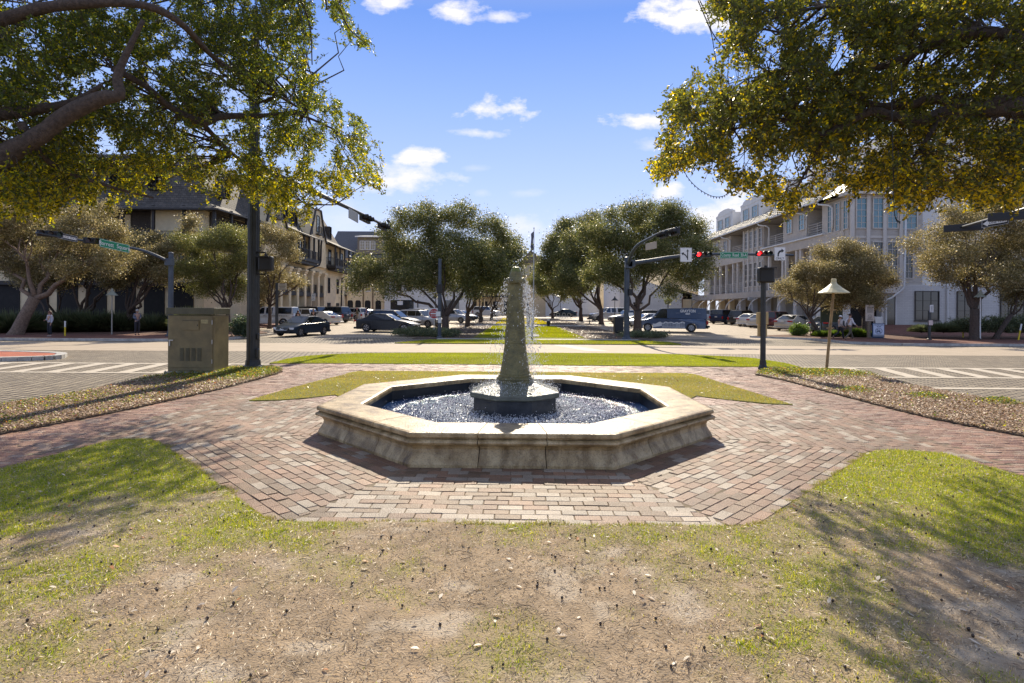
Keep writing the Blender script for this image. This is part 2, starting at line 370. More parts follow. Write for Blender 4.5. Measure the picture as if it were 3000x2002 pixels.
_m = N.new('ShaderNodeMixRGB'); _m.blend_type = 'MULTIPLY'; _m.inputs[0].default_value = 1; nt.links.new(_a.outputs['Color'], _m.inputs[1]); nt.links.new(_r.outputs[0], _m.inputs[2]); 
_n2 = N.new('ShaderNodeTexNoise'); _n2.inputs['Scale'].default_value = .9; _n2.inputs['Detail'].default_value = 9; _n2.inputs['Roughness'].default_value = .7; nt.links.new(_t.outputs['Object'], _n2.inputs[0])
_r2 = N.new('ShaderNodeMapRange'); _r2.inputs[1].default_value = .35; _r2.inputs[2].default_value = .62; _r2.inputs[3].default_value = .66; _r2.inputs[4].default_value = 1.15; nt.links.new(_n2.outputs[0], _r2.inputs[0])
_m2 = N.new('ShaderNodeMixRGB'); _m2.blend_type = 'MULTIPLY'; _m2.inputs[0].default_value = 1; nt.links.new(_m.outputs[0], _m2.inputs[1]); nt.links.new(_r2.outputs[0], _m2.inputs[2]); nt.links.new(_m2.outputs[0], _b.inputs['Base Color'])
items = []; t8 = math.tan(R(22.5))
for s in range(8):
    an = s*R(45)+FR; nx, ny = math.sin(an), -math.cos(an); ux, uy = math.cos(an), math.sin(an)
    v = 2.85; row = 0
    while v < (5.05 if s in (0, 1, 7) else 6.2):
        vm = v+.0625; lim = vm*t8; u = -lim; off = (row % 2)*.12+random.uniform(-.02, .02); u0 = -math.ceil(lim/.245)*.245-off
        while u0 < lim:
            a, b = max(u0, -lim), min(u0+.245, lim)
            if b-a > .05:
                um = (a+b)/2; x = FC.x+nx*vm+ux*um; y = FC.y+ny*vm+uy*um
                r = random.random(); w = .36 if s == 0 else .20  # front sector has more pale pavers: wear plus painted glare
                if s in (3, 4, 5): c = (.34,.2,.15)
                elif r < w: q = random.uniform(.8, 1.15); c = (.36*q, .29*q, .22*q)
                elif r < w+.34: q = random.uniform(.8, 1.1); c = (.22*q, .14*q, .085*q)
                else: q = random.uniform(.8, 1.15); c = (.27*q, .155*q, .095*q)
                if inpoly([x], [y], PAVE)[0]: items.append((x, y, an, (b-a)/2-.003, .0598, random.gauss(0, .0018), *c))
            u0 += .245
        v += .125; row += 1
PL = []
for k_ in range(8):
    an = k_*R(45)+R(22.5)+FR; r = 4.72/math.cos(R(22.5)); PL.append((FC.x+r*math.sin(an), FC.y-r*math.cos(an)))
y = 5.0; row = 0
def octdist(x, y):
    d = 0
    for s in range(8):
        an = s*R(45)+FR; d = max(d, (x-FC.x)*math.sin(an)-(y-FC.y)*math.cos(an))
    return d
bx, by, bo = [], [], []
while y < 21:
    x = -17+(row % 2)*.105+random.uniform(-.03, .03)
    while x < 17:
        bx.append(x); by.append(y); x += .21
    y += .105; row += 1
bx = np.array(bx); by = np.array(by); od = np.max([(bx-FC.x)*math.sin(s*R(45)+FR)-(by-FC.y)*math.cos(s*R(45)+FR) for s in range(8)], axis=0)
secs = np.argmax([(bx-FC.x)*math.sin(s*R(45)+FR)-(by-FC.y)*math.cos(s*R(45)+FR) for s in range(8)], axis=0)
lim = np.where(np.isin(secs, (0, 1, 7)), 5.12, 6.22)
ok = inpoly(bx, by, PAVE) & (od > lim)
tone = fbm(bx*.7, by*.7)
for x, y, t in zip(bx[ok], by[ok], tone[ok]):
    q = random.uniform(.82, 1.15)*(.75+.5*t); r = random.random()
    c = (.33*q, .185*q, .125*q) if r < .7 else ((.38*q, .26*q, .19*q) if r < .88 else (.26*q, .13*q, .09*q))
    items.append((x, y, random.gauss(0, .01), .1, .0475, random.gauss(0, .0015), *c))
bricks('brick_paving', items, brickM)['kind'] = 'structure'
# ------------------------------------------------------------------ near lawn with soil, blades and litter
NEAR = [(-16,-4),(16,-4),(16,SR[-1][1])]+SR[::-1]+[(2.2,4.90),(-2.13,4.92)]+SL[::-1]+[(-16,SL[0][1])]
def dens(x, y):
    n = fbm(x*1.3+5, y*1.3, 5); f = fbm(x*6, y*6+9, 3)
    base = .20+.24*np.clip((np.abs(x+.2)-.9)/1.0, 0, 1)+.15*np.clip((4.9-y)*0+(y-4.4)/.5, 0, 1)
    base = base+.75*np.exp(-(((x+5.2)/2.6)**2+((y-6.6)/1.5)**2))*1.1
    base = base+.75*np.exp(-(((x-5.6)/2.4)**2+((y-6.3)/1.5)**2))*1.1
    base = base+.22*np.exp(-(((x-2.2)/1.4)**2+((y-4.3)/.7)**2))+.12*np.exp(-(((x+2.2)/1.2)**2+((y-4.1)/.7)**2))
    base = base-.15*np.exp(-(((x+.7)/1.1)**2+((y-3.9)/.9)**2))-.45*np.exp(-(((x-2.9)/.9)**2+((y-3.6)/.7)**2))-.3*np.exp(-(((x+1.6)/1.0)**2+((y-3.2)/.45)**2))
    return np.clip(base+(n-.5)*1.5+(f-.5)*.7, 0, 1)
gx, gy = np.meshgrid(np.arange(-16, 16.01, .055), np.arange(-1, 9.3, .055)); cx = (gx[:-1,:-1]+.0275); cy = (gy[:-1,:-1]+.0275)
kp = inpoly(cx, cy, NEAR)
gzv = .006+.016*fbm(gx*3, gy*3)
V = np.stack([np.stack([gx[:-1,:-1],gy[:-1,:-1],gzv[:-1,:-1]],-1), np.stack([gx[:-1,1:],gy[:-1,1:],gzv[:-1,1:]],-1), np.stack([gx[1:,1:],gy[1:,1:],gzv[1:,1:]],-1), np.stack([gx[1:,:-1],gy[1:,:-1],gzv[1:,:-1]],-1)], axis=2)[kp]
def soilcol(x, y):
    d = dens(x, y)[..., None]; s = fbm(x*2.6+40, y*4.2, 5)[..., None]; f = (fbm(x*9, y*9, 3)[..., None]-.5)
    soil = np.array([.305,.225,.142])*(1+f*.9); sand = np.array([.46,.385,.29])
    g = np.array([.24,.22,.07]); w = .75*np.clip((s-.58)*9, 0, 1)*np.clip(1.3-2.2*d, 0, 1)
    c = soil*(1-w)+sand*w; dd = np.clip(d*1.3-.25, 0, 1); return c*(1-dd)+g*dd
vx = V[..., 0].ravel(); vy = V[..., 1].ravel(); vc = soilcol(vx, vy)
me = npmesh('near_lawn', V.reshape(-1, 3), 4, lawnM, soilcol(V[:,:,0].mean(1), V[:,:,1].mean(1)))
cc = np.ones((len(vx), 4), dtype=np.float32); cc[:, :3] = vc; me.data.color_attributes['col'].data.foreach_set('color', cc.ravel())
me['kind'] = 'structure'
def blades(name, X, Y, Z, H, Wd, col, flat=.6, parent=None):
    n = len(X); a = rng.random(n)*6.283; lean = rng.random(n)*flat*H*1.6; la = rng.random(n)*6.283
    dx, dy = np.cos(a)*Wd/2, np.sin(a)*Wd/2
    V = np.zeros((n, 3, 3)); V[:,0] = np.stack([X-dx, Y-dy, Z], -1); V[:,1] = np.stack([X+dx, Y+dy, Z], -1)
    V[:,2] = np.stack([X+np.cos(la)*lean, Y+np.sin(la)*lean, Z+np.maximum(H*(1-.35*lean/(H+1e-6)), .003)], -1)
    return npmesh(name, V.reshape(-1, 3), 3, bladeM, col, parent)
n = 900000; X = rng.uniform(-7.5, 7.5, n); Y = 2.5+rng.random(n)**1.35*6.6
k = inpoly(X, Y, NEAR) & (np.abs(X) < .98*Y+.4); X, Y = X[k], Y[k]; D = dens(X, Y); k = rng.random(len(X)) < (.10+.9*np.clip(D*1.15-.1, 0, 1)**1.2)*(.55+.1*Y); X, Y, D = X[k], Y[k], D[k]
n = len(X); r = rng.random(n); green = (r < np.clip(D*1.25-.05, .06, .95))[:, None]
q = rng.uniform(.6, 1.3, n)[:, None]
straw = np.array([.42,.33,.21]); gr = np.where(rng.random(n)[:, None] < .45, np.array([.38,.36,.05]), np.array([.19,.245,.02]))
H = np.where(green[:,0], rng.uniform(.012, .036, n)*(.5+.9*D), rng.uniform(.006, .018, n))
blades('short_grass', X, Y, np.full(n, .012), H, np.where(green[:,0], .0052, .006), np.where(green, gr, straw)*q, .9)['kind'] = 'stuff'
bpy.data.objects['short_grass']['label'] = 'patchy short grass and straw in front of the fountain paving'
n = 170000; X = rng.uniform(-6.5, 6.5, n); Y = 2.5+rng.random(n)**1.2*5.5; k = inpoly(X, Y, NEAR) & (np.abs(X) < .98*Y+.3) & (rng.random(n) < .35+.65*np.clip(fbm(X*2.2+9, Y*2.2)*2.4-.7, 0, 1)); X, Y = X[k], Y[k]; n = len(X)
a = rng.random(n)*6.283; l = rng.uniform(.006, .026, n); w = rng.uniform(.0012, .003, n); z = rng.uniform(.016, .034, n); dz = rng.normal(0, .005, n)
dx, dy = np.cos(a), np.sin(a); V = np.stack([np.stack([X-dx*l, Y-dy*l, z-dz], -1), np.stack([X-dy*w, Y+dx*w, z+.002], -1), np.stack([X+dx*l, Y+dy*l, z+dz], -1), np.stack([X+dy*w, Y-dx*w, z], -1)], 1)
r = rng.random(n)[:, None]; c = np.where(r < .55, np.array([.50,.40,.27]), np.where(r < .8, np.array([.28,.20,.12]), np.array([.09,.06,.035])))*rng.uniform(.7, 1.25, n)[:, None]
npmesh('dead_straw', V.reshape(-1, 3), 4, litterM, c)['kind'] = 'stuff'
# grass creeping over the edge of the paving
EP = SL[1:]+[(-2.13,4.92),(2.2,4.90)]+SR[:-1]; ex, ey = [], []
for (xa, ya), (xb, yb) in zip(EP[:-1], EP[1:]):
    m_ = int(math.hypot(xb-xa, yb-ya)*1500); tt = rng.random(m_); cl = np.clip((fbm((xa+(xb-xa)*tt)*5, (ya+(yb-ya)*tt)*5)-.42)*5, 0, 1); kk = rng.random(m_) < .25+.75*cl; off = np.abs(rng.normal(0, 1, m_))*(.012+.035*cl)
    nx_, ny_ = (yb-ya), -(xb-xa); nl = math.hypot(nx_, ny_); nx_ /= -nl; ny_ /= -nl
    ex.append((xa+(xb-xa)*tt+nx_*off)[kk]); ey.append((ya+(yb-ya)*tt+ny_*off)[kk])
ex = np.concatenate(ex); ey = np.concatenate(ey); m_ = len(ex)
blades('edge_grass', ex, ey, np.full(m_, .001), rng.uniform(.012, .035, m_), np.full(m_, .006), np.where(rng.random(m_)[:, None] < .5, np.array([.17,.19,.03]), np.array([.33,.27,.12]))*rng.uniform(.6, 1.2, m_)[:, None], .9)['kind'] = 'stuff'
# litter: curled oak leaves, acorns, twigs
def litter(name, X, Y, Z, S, col, asp=.42, curl=.25, parent=None, mat=None):
    n = len(X); a = rng.random(n)*6.283; tx = rng.normal(0, .25, n); ty = rng.normal(0, .2, n)
    loc = np.array([[-1,0],[-.35,-1],[.4,-.85],[1,0],[.4,.85],[-.35,1]], float)
    lx = loc[:,0][None]*S[:,None]/2; ly = loc[:,1][None]*S[:,None]*asp/2
    lz = np.abs(loc[:,1])[None]*S[:,None]*curl*rng.random(n)[:,None]*.6+lx*tx[:,None]+ly*ty[:,None]
    lz = lz-lz.min(1, keepdims=True)
    X2 = X[:,None]+lx*np.cos(a)[:,None]-ly*np.sin(a)[:,None]; Y2 = Y[:,None]+lx*np.sin(a)[:,None]+ly*np.cos(a)[:,None]
    V = np.stack([X2, Y2, Z[:,None]+.002+lz], -1)
    return npmesh(name, V.reshape(-1, 3), 6, mat or litterM, col, parent)
def litcol(n, pale=.45):
    r = rng.random(n)[:, None]; q = rng.uniform(.7, 1.2, n)[:, None]
    return np.where(r < pale, np.array([.50,.43,.34]), np.where(r < .85, np.array([.20,.13,.08]), np.array([.40,.17,.06])))*q
n = 2600; X = rng.uniform(-7.5, 7.5, n); Y = 2.6+rng.random(n)*6; k = inpoly(X, Y, NEAR) & (rng.random(n) < .35+.3*np.abs(X)/4); X, Y = X[k], Y[k]
litter('fallen_leaves', X, Y, np.full(len(X), .02), rng.uniform(.025, .06, len(X)), litcol(len(X), .55))['kind'] = 'stuff'
mb = MB()
for i in range(420):
    x = random.uniform(-5, 6); y = random.uniform(2.7, 7)
    if inpoly([x], [y], NEAR)[0]: mb.sph((x, y, .027), random.uniform(.006, .011), 7, 5, (1, 1, 1.2))
acM = M('acorn', (.05,.03,.018), rough=.3); mb.build('acorns', acM, smooth=True)['kind'] = 'stuff'
mb = MB()
for i in range(160):
    x = random.uniform(-4, 4); y = random.uniform(2.8, 4.7); a = random.random()*6.28; l = random.uniform(.04, .13)
    mb.tube([(x,y,.024),(x+l*.5*math.cos(a),y+l*.5*math.sin(a),.03),(x+l*math.cos(a+.3),y+l*math.sin(a+.3),.024)], .0018, 4)
mb.build('fallen_twigs', barkM)['kind'] = 'stuff'
# ------------------------------------------------------------------ other lawns
def lawn(name, poly, n, hgt=.03, w=.012, z=.02, thick=.05, cols=((.27,.28,.02),(.19,.22,.018)), yellow=.2):
    sheet(name, poly, grassbaseM, z, thick)
    xs = [p[0] for p in poly]; ys_ = [p[1] for p in poly]
    X = rng.uniform(min(xs), max(xs), n); Y = rng.uniform(min(ys_), max(ys_), n); k = inpoly(X, Y, poly); X, Y = X[k], Y[k]; n = len(X)
    r = rng.random(n)[:, None]; t = fbm(X*.8, Y*.8)[:, None]
    c = np.where(r < .5, np.array(cols[0]), np.array(cols[1])); c = np.where(rng.random(n)[:, None] < yellow*2*t, np.array([.34,.25,.08]), c)*rng.uniform(.6, 1.3, n)[:, None]*(.62+.76*fbm(X*.45+3, Y*1.1, 4))[:, None]
    Z = z+np.array([gz(q) for q in Y]) if Y.max() > 38 else np.full(n, z)
    b = blades(name+'_grass', X, Y, Z, rng.uniform(.5, 1, n)*hgt, np.full(n, w), c, .5); b['kind'] = 'stuff'; return b
strip_top = [(790,1066),(885,1046),(1032,1037.5),(1215,1035.5),(1514,1035.5),(1901,1038),(2150,1047),(2213,1052),(2298,1065)]
lawn('kerbside_lawn', smoothpts(GP(strip_top), 3)+GP(stripbot)[::-1][:-1], 160000, .03, .014, yellow=.04)
inner_out = [(730,1176),(800,1154),(868,1135),(936,1117),(1000,1102),(1040,1091),(1136,1089),(1514,1091.5),(1821,1094.6),(1955,1095),(2030,1098),(2106,1121),(2213,1154),(2323,1188)]
inner_in = [(2323,1188),(2255,1185),(2128,1173),(2042,1162)]
octb = []
for a_ in (112.5, 157.5, 202.5, 247.5):
    r = 3.0/math.cos(R(22.5)); octb.append((FC.x+r*math.sin(R(a_)+FR), FC.y-r*math.cos(R(a_)+FR)))
ring = GP([(730,1176),(820,1174),(900,1168),(982,1159)])+octb[::-1][0:4]+GP(inner_in)[::-1][:-1]
lawn('fountain_lawn', smoothpts(GP(inner_out), 3)+ring[::-1], 130000, .028, .008, z=.018, thick=.03, cols=((.34,.29,.04),(.24,.23,.03)), yellow=.5)
X, Y = rng.uniform(-8, 8, 1500), rng.uniform(8, 16, 1500); k = inpoly(X, Y, smoothpts(GP(inner_out), 3)+ring[::-1]); X, Y = X[k], Y[k]
litter('leaves_on_fountain_lawn', X, Y, np.full(len(X), .035), rng.uniform(.03, .07, len(X)), litcol(len(X)))['kind'] = 'stuff'
sheet('green_edging_path', [(-4.8,35.4),(8.2,35.4),(8.2,36.3),(-4.8,36.3)], kerbM, .03, .06)
lawn('verge_lawn', [(-6.6,31.4),(-5.2,34.8),(-4.2,35.4),(8.2,35.4),(9.5,33.6),(9.6,31.5)], 30000, .04, .03, yellow=.1)
sheet('tree_bed_left', [(-6.5,36.3),(-5.2,60),(-4.3,98),(-1.0,98),(-1.8,60),(-2.2,36.3)], bedM, .012, .05)
sheet('tree_bed_right', [(4.3,36.3),(4.2,60),(3.4,98),(7.2,98),(8,60),(9.2,36.3)], bedM, .012, .05)
lawn('square_lawn', [(-2.6,38.01),(5.0,38.01),(4.6,58.5),(-2.0,58.5)], 60000, .05, .05, z=.022, yellow=.1)
sheet('square_lawn_front', [(-2.7,36.3),(5.1,36.3),(5.0,38),(-2.6,38)], grassbaseM, .022, .05)
sheet('square_path', [(-4,58.5),(8,58.5),(8,63),(-4,63)], kerbM, .018, .05)
lawn('square_lawn_far', [(-2,63),(4.6,63),(4,92),(-1.5,92)], 30000, .06, .08, cols=((.45,.38,.02),(.36,.32,.02)), yellow=.3)
sheet('square_end_paving', [(-8,92),(10,92),(10,98),(-8,98)], kerbM, .02, .05)
# scattered leaf litter under the square trees
n = 9000; X = rng.uniform(-7, 10, n); Y = rng.uniform(36.5, 75, n); k = (X < -2) | (X > 4.4); X, Y = X[k], Y[k]
litter('leaves_under_square_trees', X, Y, np.array([gz(q)+.03 for q in Y]), rng.uniform(.08, .15, len(X)), litcol(len(X), .08))['kind'] = 'stuff'
# pavements across the road, kerbs
sheet('pavement_left', [(-120,32.4),(-19.5,32.4),(-17.5,34),(-17.5,38),(-120,38)], sidewalkM, .09, .14)
sheet('pavement_right', [(120,32.4),(22.5,32.4),(20.6,34),(20.6,38),(120,38)], sidewalkM, .09, .14)
sheet('planting_bed_left', [(-120,38),(-18,38),(-18,41),(-24,50.3),(-120,50.3)], mulchM, .1, .14)
sheet('planting_bed_right', [(120,38),(20.6,38),(17.8,40.8),(26.5,46),(30.2,51),(30.4,92),(120,92)], mulchM, .1, .14)
sheet('side_pavement_left', [(-24.01,50.3),(-22.5,52),(-22.5,125),(-30,125),(-30,50.3)], sidewalkM, .1, .14)
mb = MB()
for pts in ([(-60,32.25),(-19.4,32.25),(-17.35,33.9),(-17.35,41)], [(60,32.25),(22.6,32.25),(20.45,33.9),(20.45,38),(17.5,40.8),(26.4,46),(30.0,50.9)]):
    for a, b in zip(pts[:-1], pts[1:]): mb.bar((*a, .04), (*b, .04), .15, .15)
mb.build('far_kerb', kerbM)['kind'] = 'structure'
# raised brick terrace in front of the white building
mb = MB(); mb.add([(30.5,42.5,.13),(75,42.5,.13),(75,50.6,.78),(33,50.6,.78),(27.5,50.0,.25),(28.5,45,.15)], [(0,1,2,3),(0,3,4,5)])
mb.build('brick_terrace', sidewalkM)['kind'] = 'structure'
# round brick island at the left edge
isl = smoothpts([(-40,16.5),(-30,18.3),(-20.5,19.3),(-17.4,20.2),(-17.2,21.2),(-19,22.4),(-26,23.2),(-40,23.4)], 5)
sheet('traffic_island', isl, islandM, .10, .15)
mb = MB()
for a, b in zip(isl[:-1], isl[1:]): mb.bar((*a, .045), (*b, .045), .32, .15)
mb.build('island_kerb', kerbM)['kind'] = 'structure'
# ------------------------------------------------------------------ planting beds either side of the fountain walk
LB = GP(leftbedwalk[:-1])+GP([(830,1090),(800,1080),(700,1080),(425,1110),(213,1158),(0,1190),(-500,1262)])
RB = GP(rightbedwalk)+GP([(3500,1262),(3000,1188),(2809,1158),(2681,1133),(2553,1099),(2417,1084),(2260,1081)])
def bed(name, poly, leafdens, tag_):
    sheet(name, poly, bedM, .02, .06)
    xs = [p[0] for p in poly]; ys_ = [p[1] for p in poly]; n = 200000
    X = rng.uniform(max(min(xs), -14), min(max(xs), 14), n); Y = rng.uniform(min(ys_), max(ys_), n); k = inpoly(X, Y, poly); X, Y = X[k][:62000], Y[k][:62000]; n = len(X)
    r = rng.random(n)[:, None]; q = rng.uniform(.6, 1.25, n)[:, None]
    c = np.where(r < .5, np.array([.38,.26,.16]), np.where(r < .78, np.array([.20,.115,.06]), np.array([.58,.44,.31])))*q
    litter(name+'_litter', X, Y, .02+rng.random(n)*.035, rng.uniform(.02, .055, n), c, .6, .5)['kind'] = 'stuff'
    m = 260000; X = rng.uniform(max(min(xs), -14), min(max(xs), 14), m); Y = rng.uniform(min(ys_), max(ys_), m); k = inpoly(X, Y, poly); X, Y = X[k], Y[k]
    d = leafdens(X, Y); k = rng.random(len(X)) < d; X, Y, d = X[k], Y[k], d[k]; n = len(X)
    Z = .04+rng.random(n)*(.04+.15*d)
    q = rng.uniform(.6, 1.3, n)[:, None]; r = rng.random(n)[:, None]
    c = np.where(r < .7, np.array([.085,.11,.03]), np.where(r < .93, np.array([.28,.26,.04]), np.array([.34,.13,.06])))*q
    sprigs(name+'_ground_cover', X, Y, Z, rng.uniform(.025, .05, n), c)['kind'] = 'stuff'
def sprigs(name, X, Y, Z, S, col, parent=None, mat=None, asp=.5, updown=.7):
    """free leaves: rhombus with random orientation"""
    n = len(X); d = rng.normal(size=(n, 3)); d[:, 2] *= updown; d /= np.linalg.norm(d, axis=1)[:, None]
    w = np.cross(d, rng.normal(size=(n, 3))); w /= np.linalg.norm(w, axis=1)[:, None]+1e-9
    C = np.stack([X, Y, Z], -1); s = S[:, None]
    V = np.stack([C-d*s*.5, C+w*s*asp*.5-d*s*.05, C+d*s*.5, C-w*s*asp*.5-d*s*.05], 1)
    return npmesh(name, V.reshape(-1, 3), 4, mat or leafM, col, parent)
def ld(x, y):
    e = np.clip((fbm(x*1.1, y*1.1+3)-.42)*4, 0, 1); near = np.exp(-(((x+7.7)/2.6)**2+((y-16.3)/1.3)**2))
    edge = np.exp(-((x+12)/3.5)**2)
    return np.clip(.008+.55*near+.10*edge*e+.02*e+.30*np.exp(-((x+13.0)/1.2)**2), 0, .9)
bed('left_planting_bed', LB, ld, 'l')
def rd(x, y):
    near = np.exp(-(((x-9)/2.2)**2+((y-17.1)/.75)**2)); tuft = 0
    for tx, ty in ((8.2,13.2),(9.2,12.3),(10.2,11.6),(11.0,11.1),(11.6,10.6)): tuft = tuft+np.exp(-(((x-tx)/.28)**2+((y-ty)/.25)**2))
    return np.clip(.008+.6*near+.6*tuft, 0, .95)
bed('right_planting_bed', RB, rd, 'r')
# ------------------------------------------------------------------ fountain
stoneM = M('travertine', (.42,.35,.25), rough=.38, bump=.5, bscale=40, spec=.5)
nt = stoneM.node_tree; N = nt.nodes; Lk = nt.links; _b = N['Principled BSDF']; _t = N.new('ShaderNodeTexCoord')
def ramp_noise(nt, tc, scale, detail, stops, dist=0, mapping=None):
    N = nt.nodes; n = N.new('ShaderNodeTexNoise'); n.inputs['Scale'].default_value = scale; n.inputs['Detail'].default_value = detail; n.inputs['Roughness'].default_value = .68; n.inputs['Distortion'].default_value = dist
    if mapping: mp = N.new('ShaderNodeMapping'); mp.inputs['Scale'].default_value = mapping; nt.links.new(tc, mp.inputs[0]); nt.links.new(mp.outputs[0], n.inputs[0])
    else: nt.links.new(tc, n.inputs[0])
    r = N.new('ShaderNodeValToRGB'); e = r.color_ramp.elements
    e[0].position, e[0].color = stops[0][0], (*stops[0][1], 1); e[1].position, e[1].color = stops[-1][0], (*stops[-1][1], 1)
    for p_, c_ in stops[1:-1]: q = e.new(p_); q.color = (*c_, 1)
    nt.links.new(n.outputs[0], r.inputs[0]); return r.outputs[0]
base = ramp_noise(nt, _t.outputs['Object'], 2.2, 9, [(.3,(.16,.10,.042)),(.46,(.42,.295,.135)),(.6,(.56,.42,.22)),(.72,(.34,.20,.075))], .6)
fine = ramp_noise(nt, _t.outputs['Object'], 60, 3, [(.35,(.55,.55,.55)),(.5,(1,1,1))])
strk = ramp_noise(nt, _t.outputs['Object'], 5, 5, [(.38,(.42,.37,.29)),(.56,(1,1,1))], .3, (1,1,.12))
x1 = N.new('ShaderNodeMixRGB'); x1.blend_type = 'MULTIPLY'; x1.inputs[0].default_value = .8; Lk.new(base, x1.inputs[1]); Lk.new(fine, x1.inputs[2])
x2 = N.new('ShaderNodeMixRGB'); x2.blend_type = 'MULTIPLY'; x2.inputs[0].default_value = .8; Lk.new(x1.outputs[0], x2.inputs[1]); Lk.new(strk, x2.inputs[2]); Lk.new(x2.outputs[0], _b.inputs['Base Color'])
wetM = M('wet_mossy_stone', (.25,.215,.075), rough=.3, col2=(.10,.09,.032), scale=7, bump=1.4, bscale=50, spec=.7)
slabM = M('wet_slab_stone', (.15,.155,.11), rough=.24, col2=(.09,.095,.065), scale=6, bump=.5, bscale=60, spec=.8)
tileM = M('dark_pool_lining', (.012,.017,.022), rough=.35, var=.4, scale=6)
ft = thing('fountain', (FC.x, FC.y, 0), 'octagonal stone fountain with a mossy central pillar dripping water', 'fountain', rz=FR)
def octring(r, z, k=None):
    q = r/math.cos(R(22.5)); return [(q*math.sin(s*R(45)+R(22.5)), -q*math.cos(s*R(45)+R(22.5)), z) for s in range(8)]
prof = [(2.40,.33),(2.36,.335),(2.36,.385),(2.375,.415),(2.41,.43),(2.955,.43),(2.99,.422),(3.0,.405),(3.0,.372),(2.985,.362),(2.955,.356),(2.955,.346),(2.985,.34),(3.015,.325),(3.022,.305),(3.01,.285),(2.98,.272),
        (2.945,.265),(2.918,.24),(2.905,.205),(2.91,.165),(2.935,.12),(2.965,.075),(2.985,.035),(2.985,0.0)]
mb = MB()
for s in range(8):
    an = s*R(45); nx, ny = math.sin(an), -math.cos(an); ux, uy = math.cos(an), math.sin(an)
    for b in range(3):
        g0 = .005 if b > 0 else 0; g1 = .005 if b < 2 else 0
        f0, f1 = -1+2*b/3, -1+2*(b+1)/3; NS = 4; vs = []
        for j in range(NS+1):
            f = f0+(f1-f0)*j/NS
            for (r, z) in prof:
                u = f*r*t8 + (g0 if j == 0 else 0) - (g1 if j == NS else 0)
                w = random.gauss(0, .0007); vs.append((nx*(r+w)+ux*u, ny*(r+w)+uy*u, z+random.gauss(0, .0006)))
        m_ = len(prof); fs = []
        for j in range(NS):
            for i in range(m_-1): fs.append((j*m_+i, j*m_+i+1, (j+1)*m_+i+1, (j+1)*m_+i))
        fs.append(tuple(range(m_))); fs.append(tuple(NS*m_+i for i in range(m_))[::-1])
        mb.add(vs, [f[::-1] for f in fs])
bw = mb.build('basin_wall', stoneM, ft)
mb = MB(); mb.prism([q[:2] for q in octring(2.40, 0)], 0, .02)
o1, i1 = octring(2.9, 0), octring(2.40, 0)
core = MB()
for (r0, r1) in ((2.40, 2.88),):
    a, b = octring(r1, 0), octring(r0, 0); n = 8
    vs = [(p[0],p[1],.01) for p in a]+[(p[0],p[1],.415) for p in a]+[(p[0],p[1],.01) for p in b]+[(p[0],p[1],.415) for p in b]; fs = []
    for k in range(8):
        k2 = (k+1) % 8; fs += [(k,k2,8+k2,8+k),(8+k,8+k2,24+k2,24+k),(16+k2,16+k,24+k,24+k2)]
    core.add(vs, fs)
core.build('joint_filler', M('dark_joint', (.05,.045,.035), rough=.9), ft)
mb.build('basin_floor', tileM, ft)
lin = MB(); a = octring(2.372, 0)
for k in range(8):
    k2 = (k+1) % 8; lin.add([(a[k][0],a[k][1],.02),(a[k2][0],a[k2][1],.02),(a[k2][0],a[k2][1],.36),(a[k][0],a[k][1],.36)], [(3,2,1,0)])
lin.build('pool_lining', tileM, ft)
# water surface: real ripples
def water():
    m = bpy.data.materials.new('fountain_water'); m.use_nodes = True; nt = m.node_tree; N = nt.nodes; b = N['Principled BSDF']
    b.inputs['Base Color'].default_value = (.006,.022,.075,1); b.inputs['Roughness'].default_value = .08; b.inputs['IOR'].default_value = 1.33; b.inputs['Specular IOR Level'].default_value = .75
    tc = N.new('ShaderNodeTexCoord'); n1 = N.new('ShaderNodeTexNoise'); n1.inputs['Scale'].default_value = 42; n1.inputs['Detail'].default_value = 4; n1.inputs['Roughness'].default_value = .7; nt.links.new(tc.outputs['Object'], n1.inputs[0])
    bp = N.new('ShaderNodeBump'); bp.inputs['Distance'].default_value = .07
    ln = N.new('ShaderNodeVectorMath'); ln.operation = 'LENGTH'; nt.links.new(tc.outputs['Object'], ln.inputs[0])
    mr = N.new('ShaderNodeMapRange'); mr.inputs[1].default_value = .9; mr.inputs[2].default_value = 2.3; mr.inputs[3].default_value = 1.0; mr.inputs[4].default_value = .12; nt.links.new(ln.outputs[1], mr.inputs[0]); nt.links.new(mr.outputs[0], bp.inputs['Strength'])
    nt.links.new(n1.outputs[0], bp.inputs['Height']); nt.links.new(bp.outputs[0], b.inputs['Normal']); return m
waterM = water()
gx_, gy_ = np.meshgrid(np.linspace(-2.6, 2.6, 260), np.linspace(-2.6, 2.6, 260))
rr = np.hypot(gx_, gy_); hh = .012*np.sin(rr*26+4*fbm(gx_*2, gy_*2))*np.exp(-((rr-1.2)/.9)**2)+.022*(fbm(gx_*7, gy_*7)-.5)*np.exp(-((rr-1.1)/.8)**2)+.012*(fbm(gx_*4, gy_*4+7)-.5)
od = np.max([gx_*math.sin(s*R(45))-gy_*math.cos(s*R(45)) for s in range(8)], axis=0)
mb = MB(); idx = -np.ones(gx_.shape, int); vs = []
for i in range(260):
    for j in range(260):
        if od[i, j] < 2.37: idx[i, j] = len(vs); vs.append((gx_[i,j], gy_[i,j], .165+hh[i,j]))
fs = [(idx[i,j], idx[i,j+1], idx[i+1,j+1], idx[i+1,j]) for i in range(259) for j in range(259) if min(idx[i,j], idx[i,j+1], idx[i+1,j+1], idx[i+1,j]) >= 0]
mb.add(vs, fs); mb.build('water_surface', waterM, ft, smooth=True)
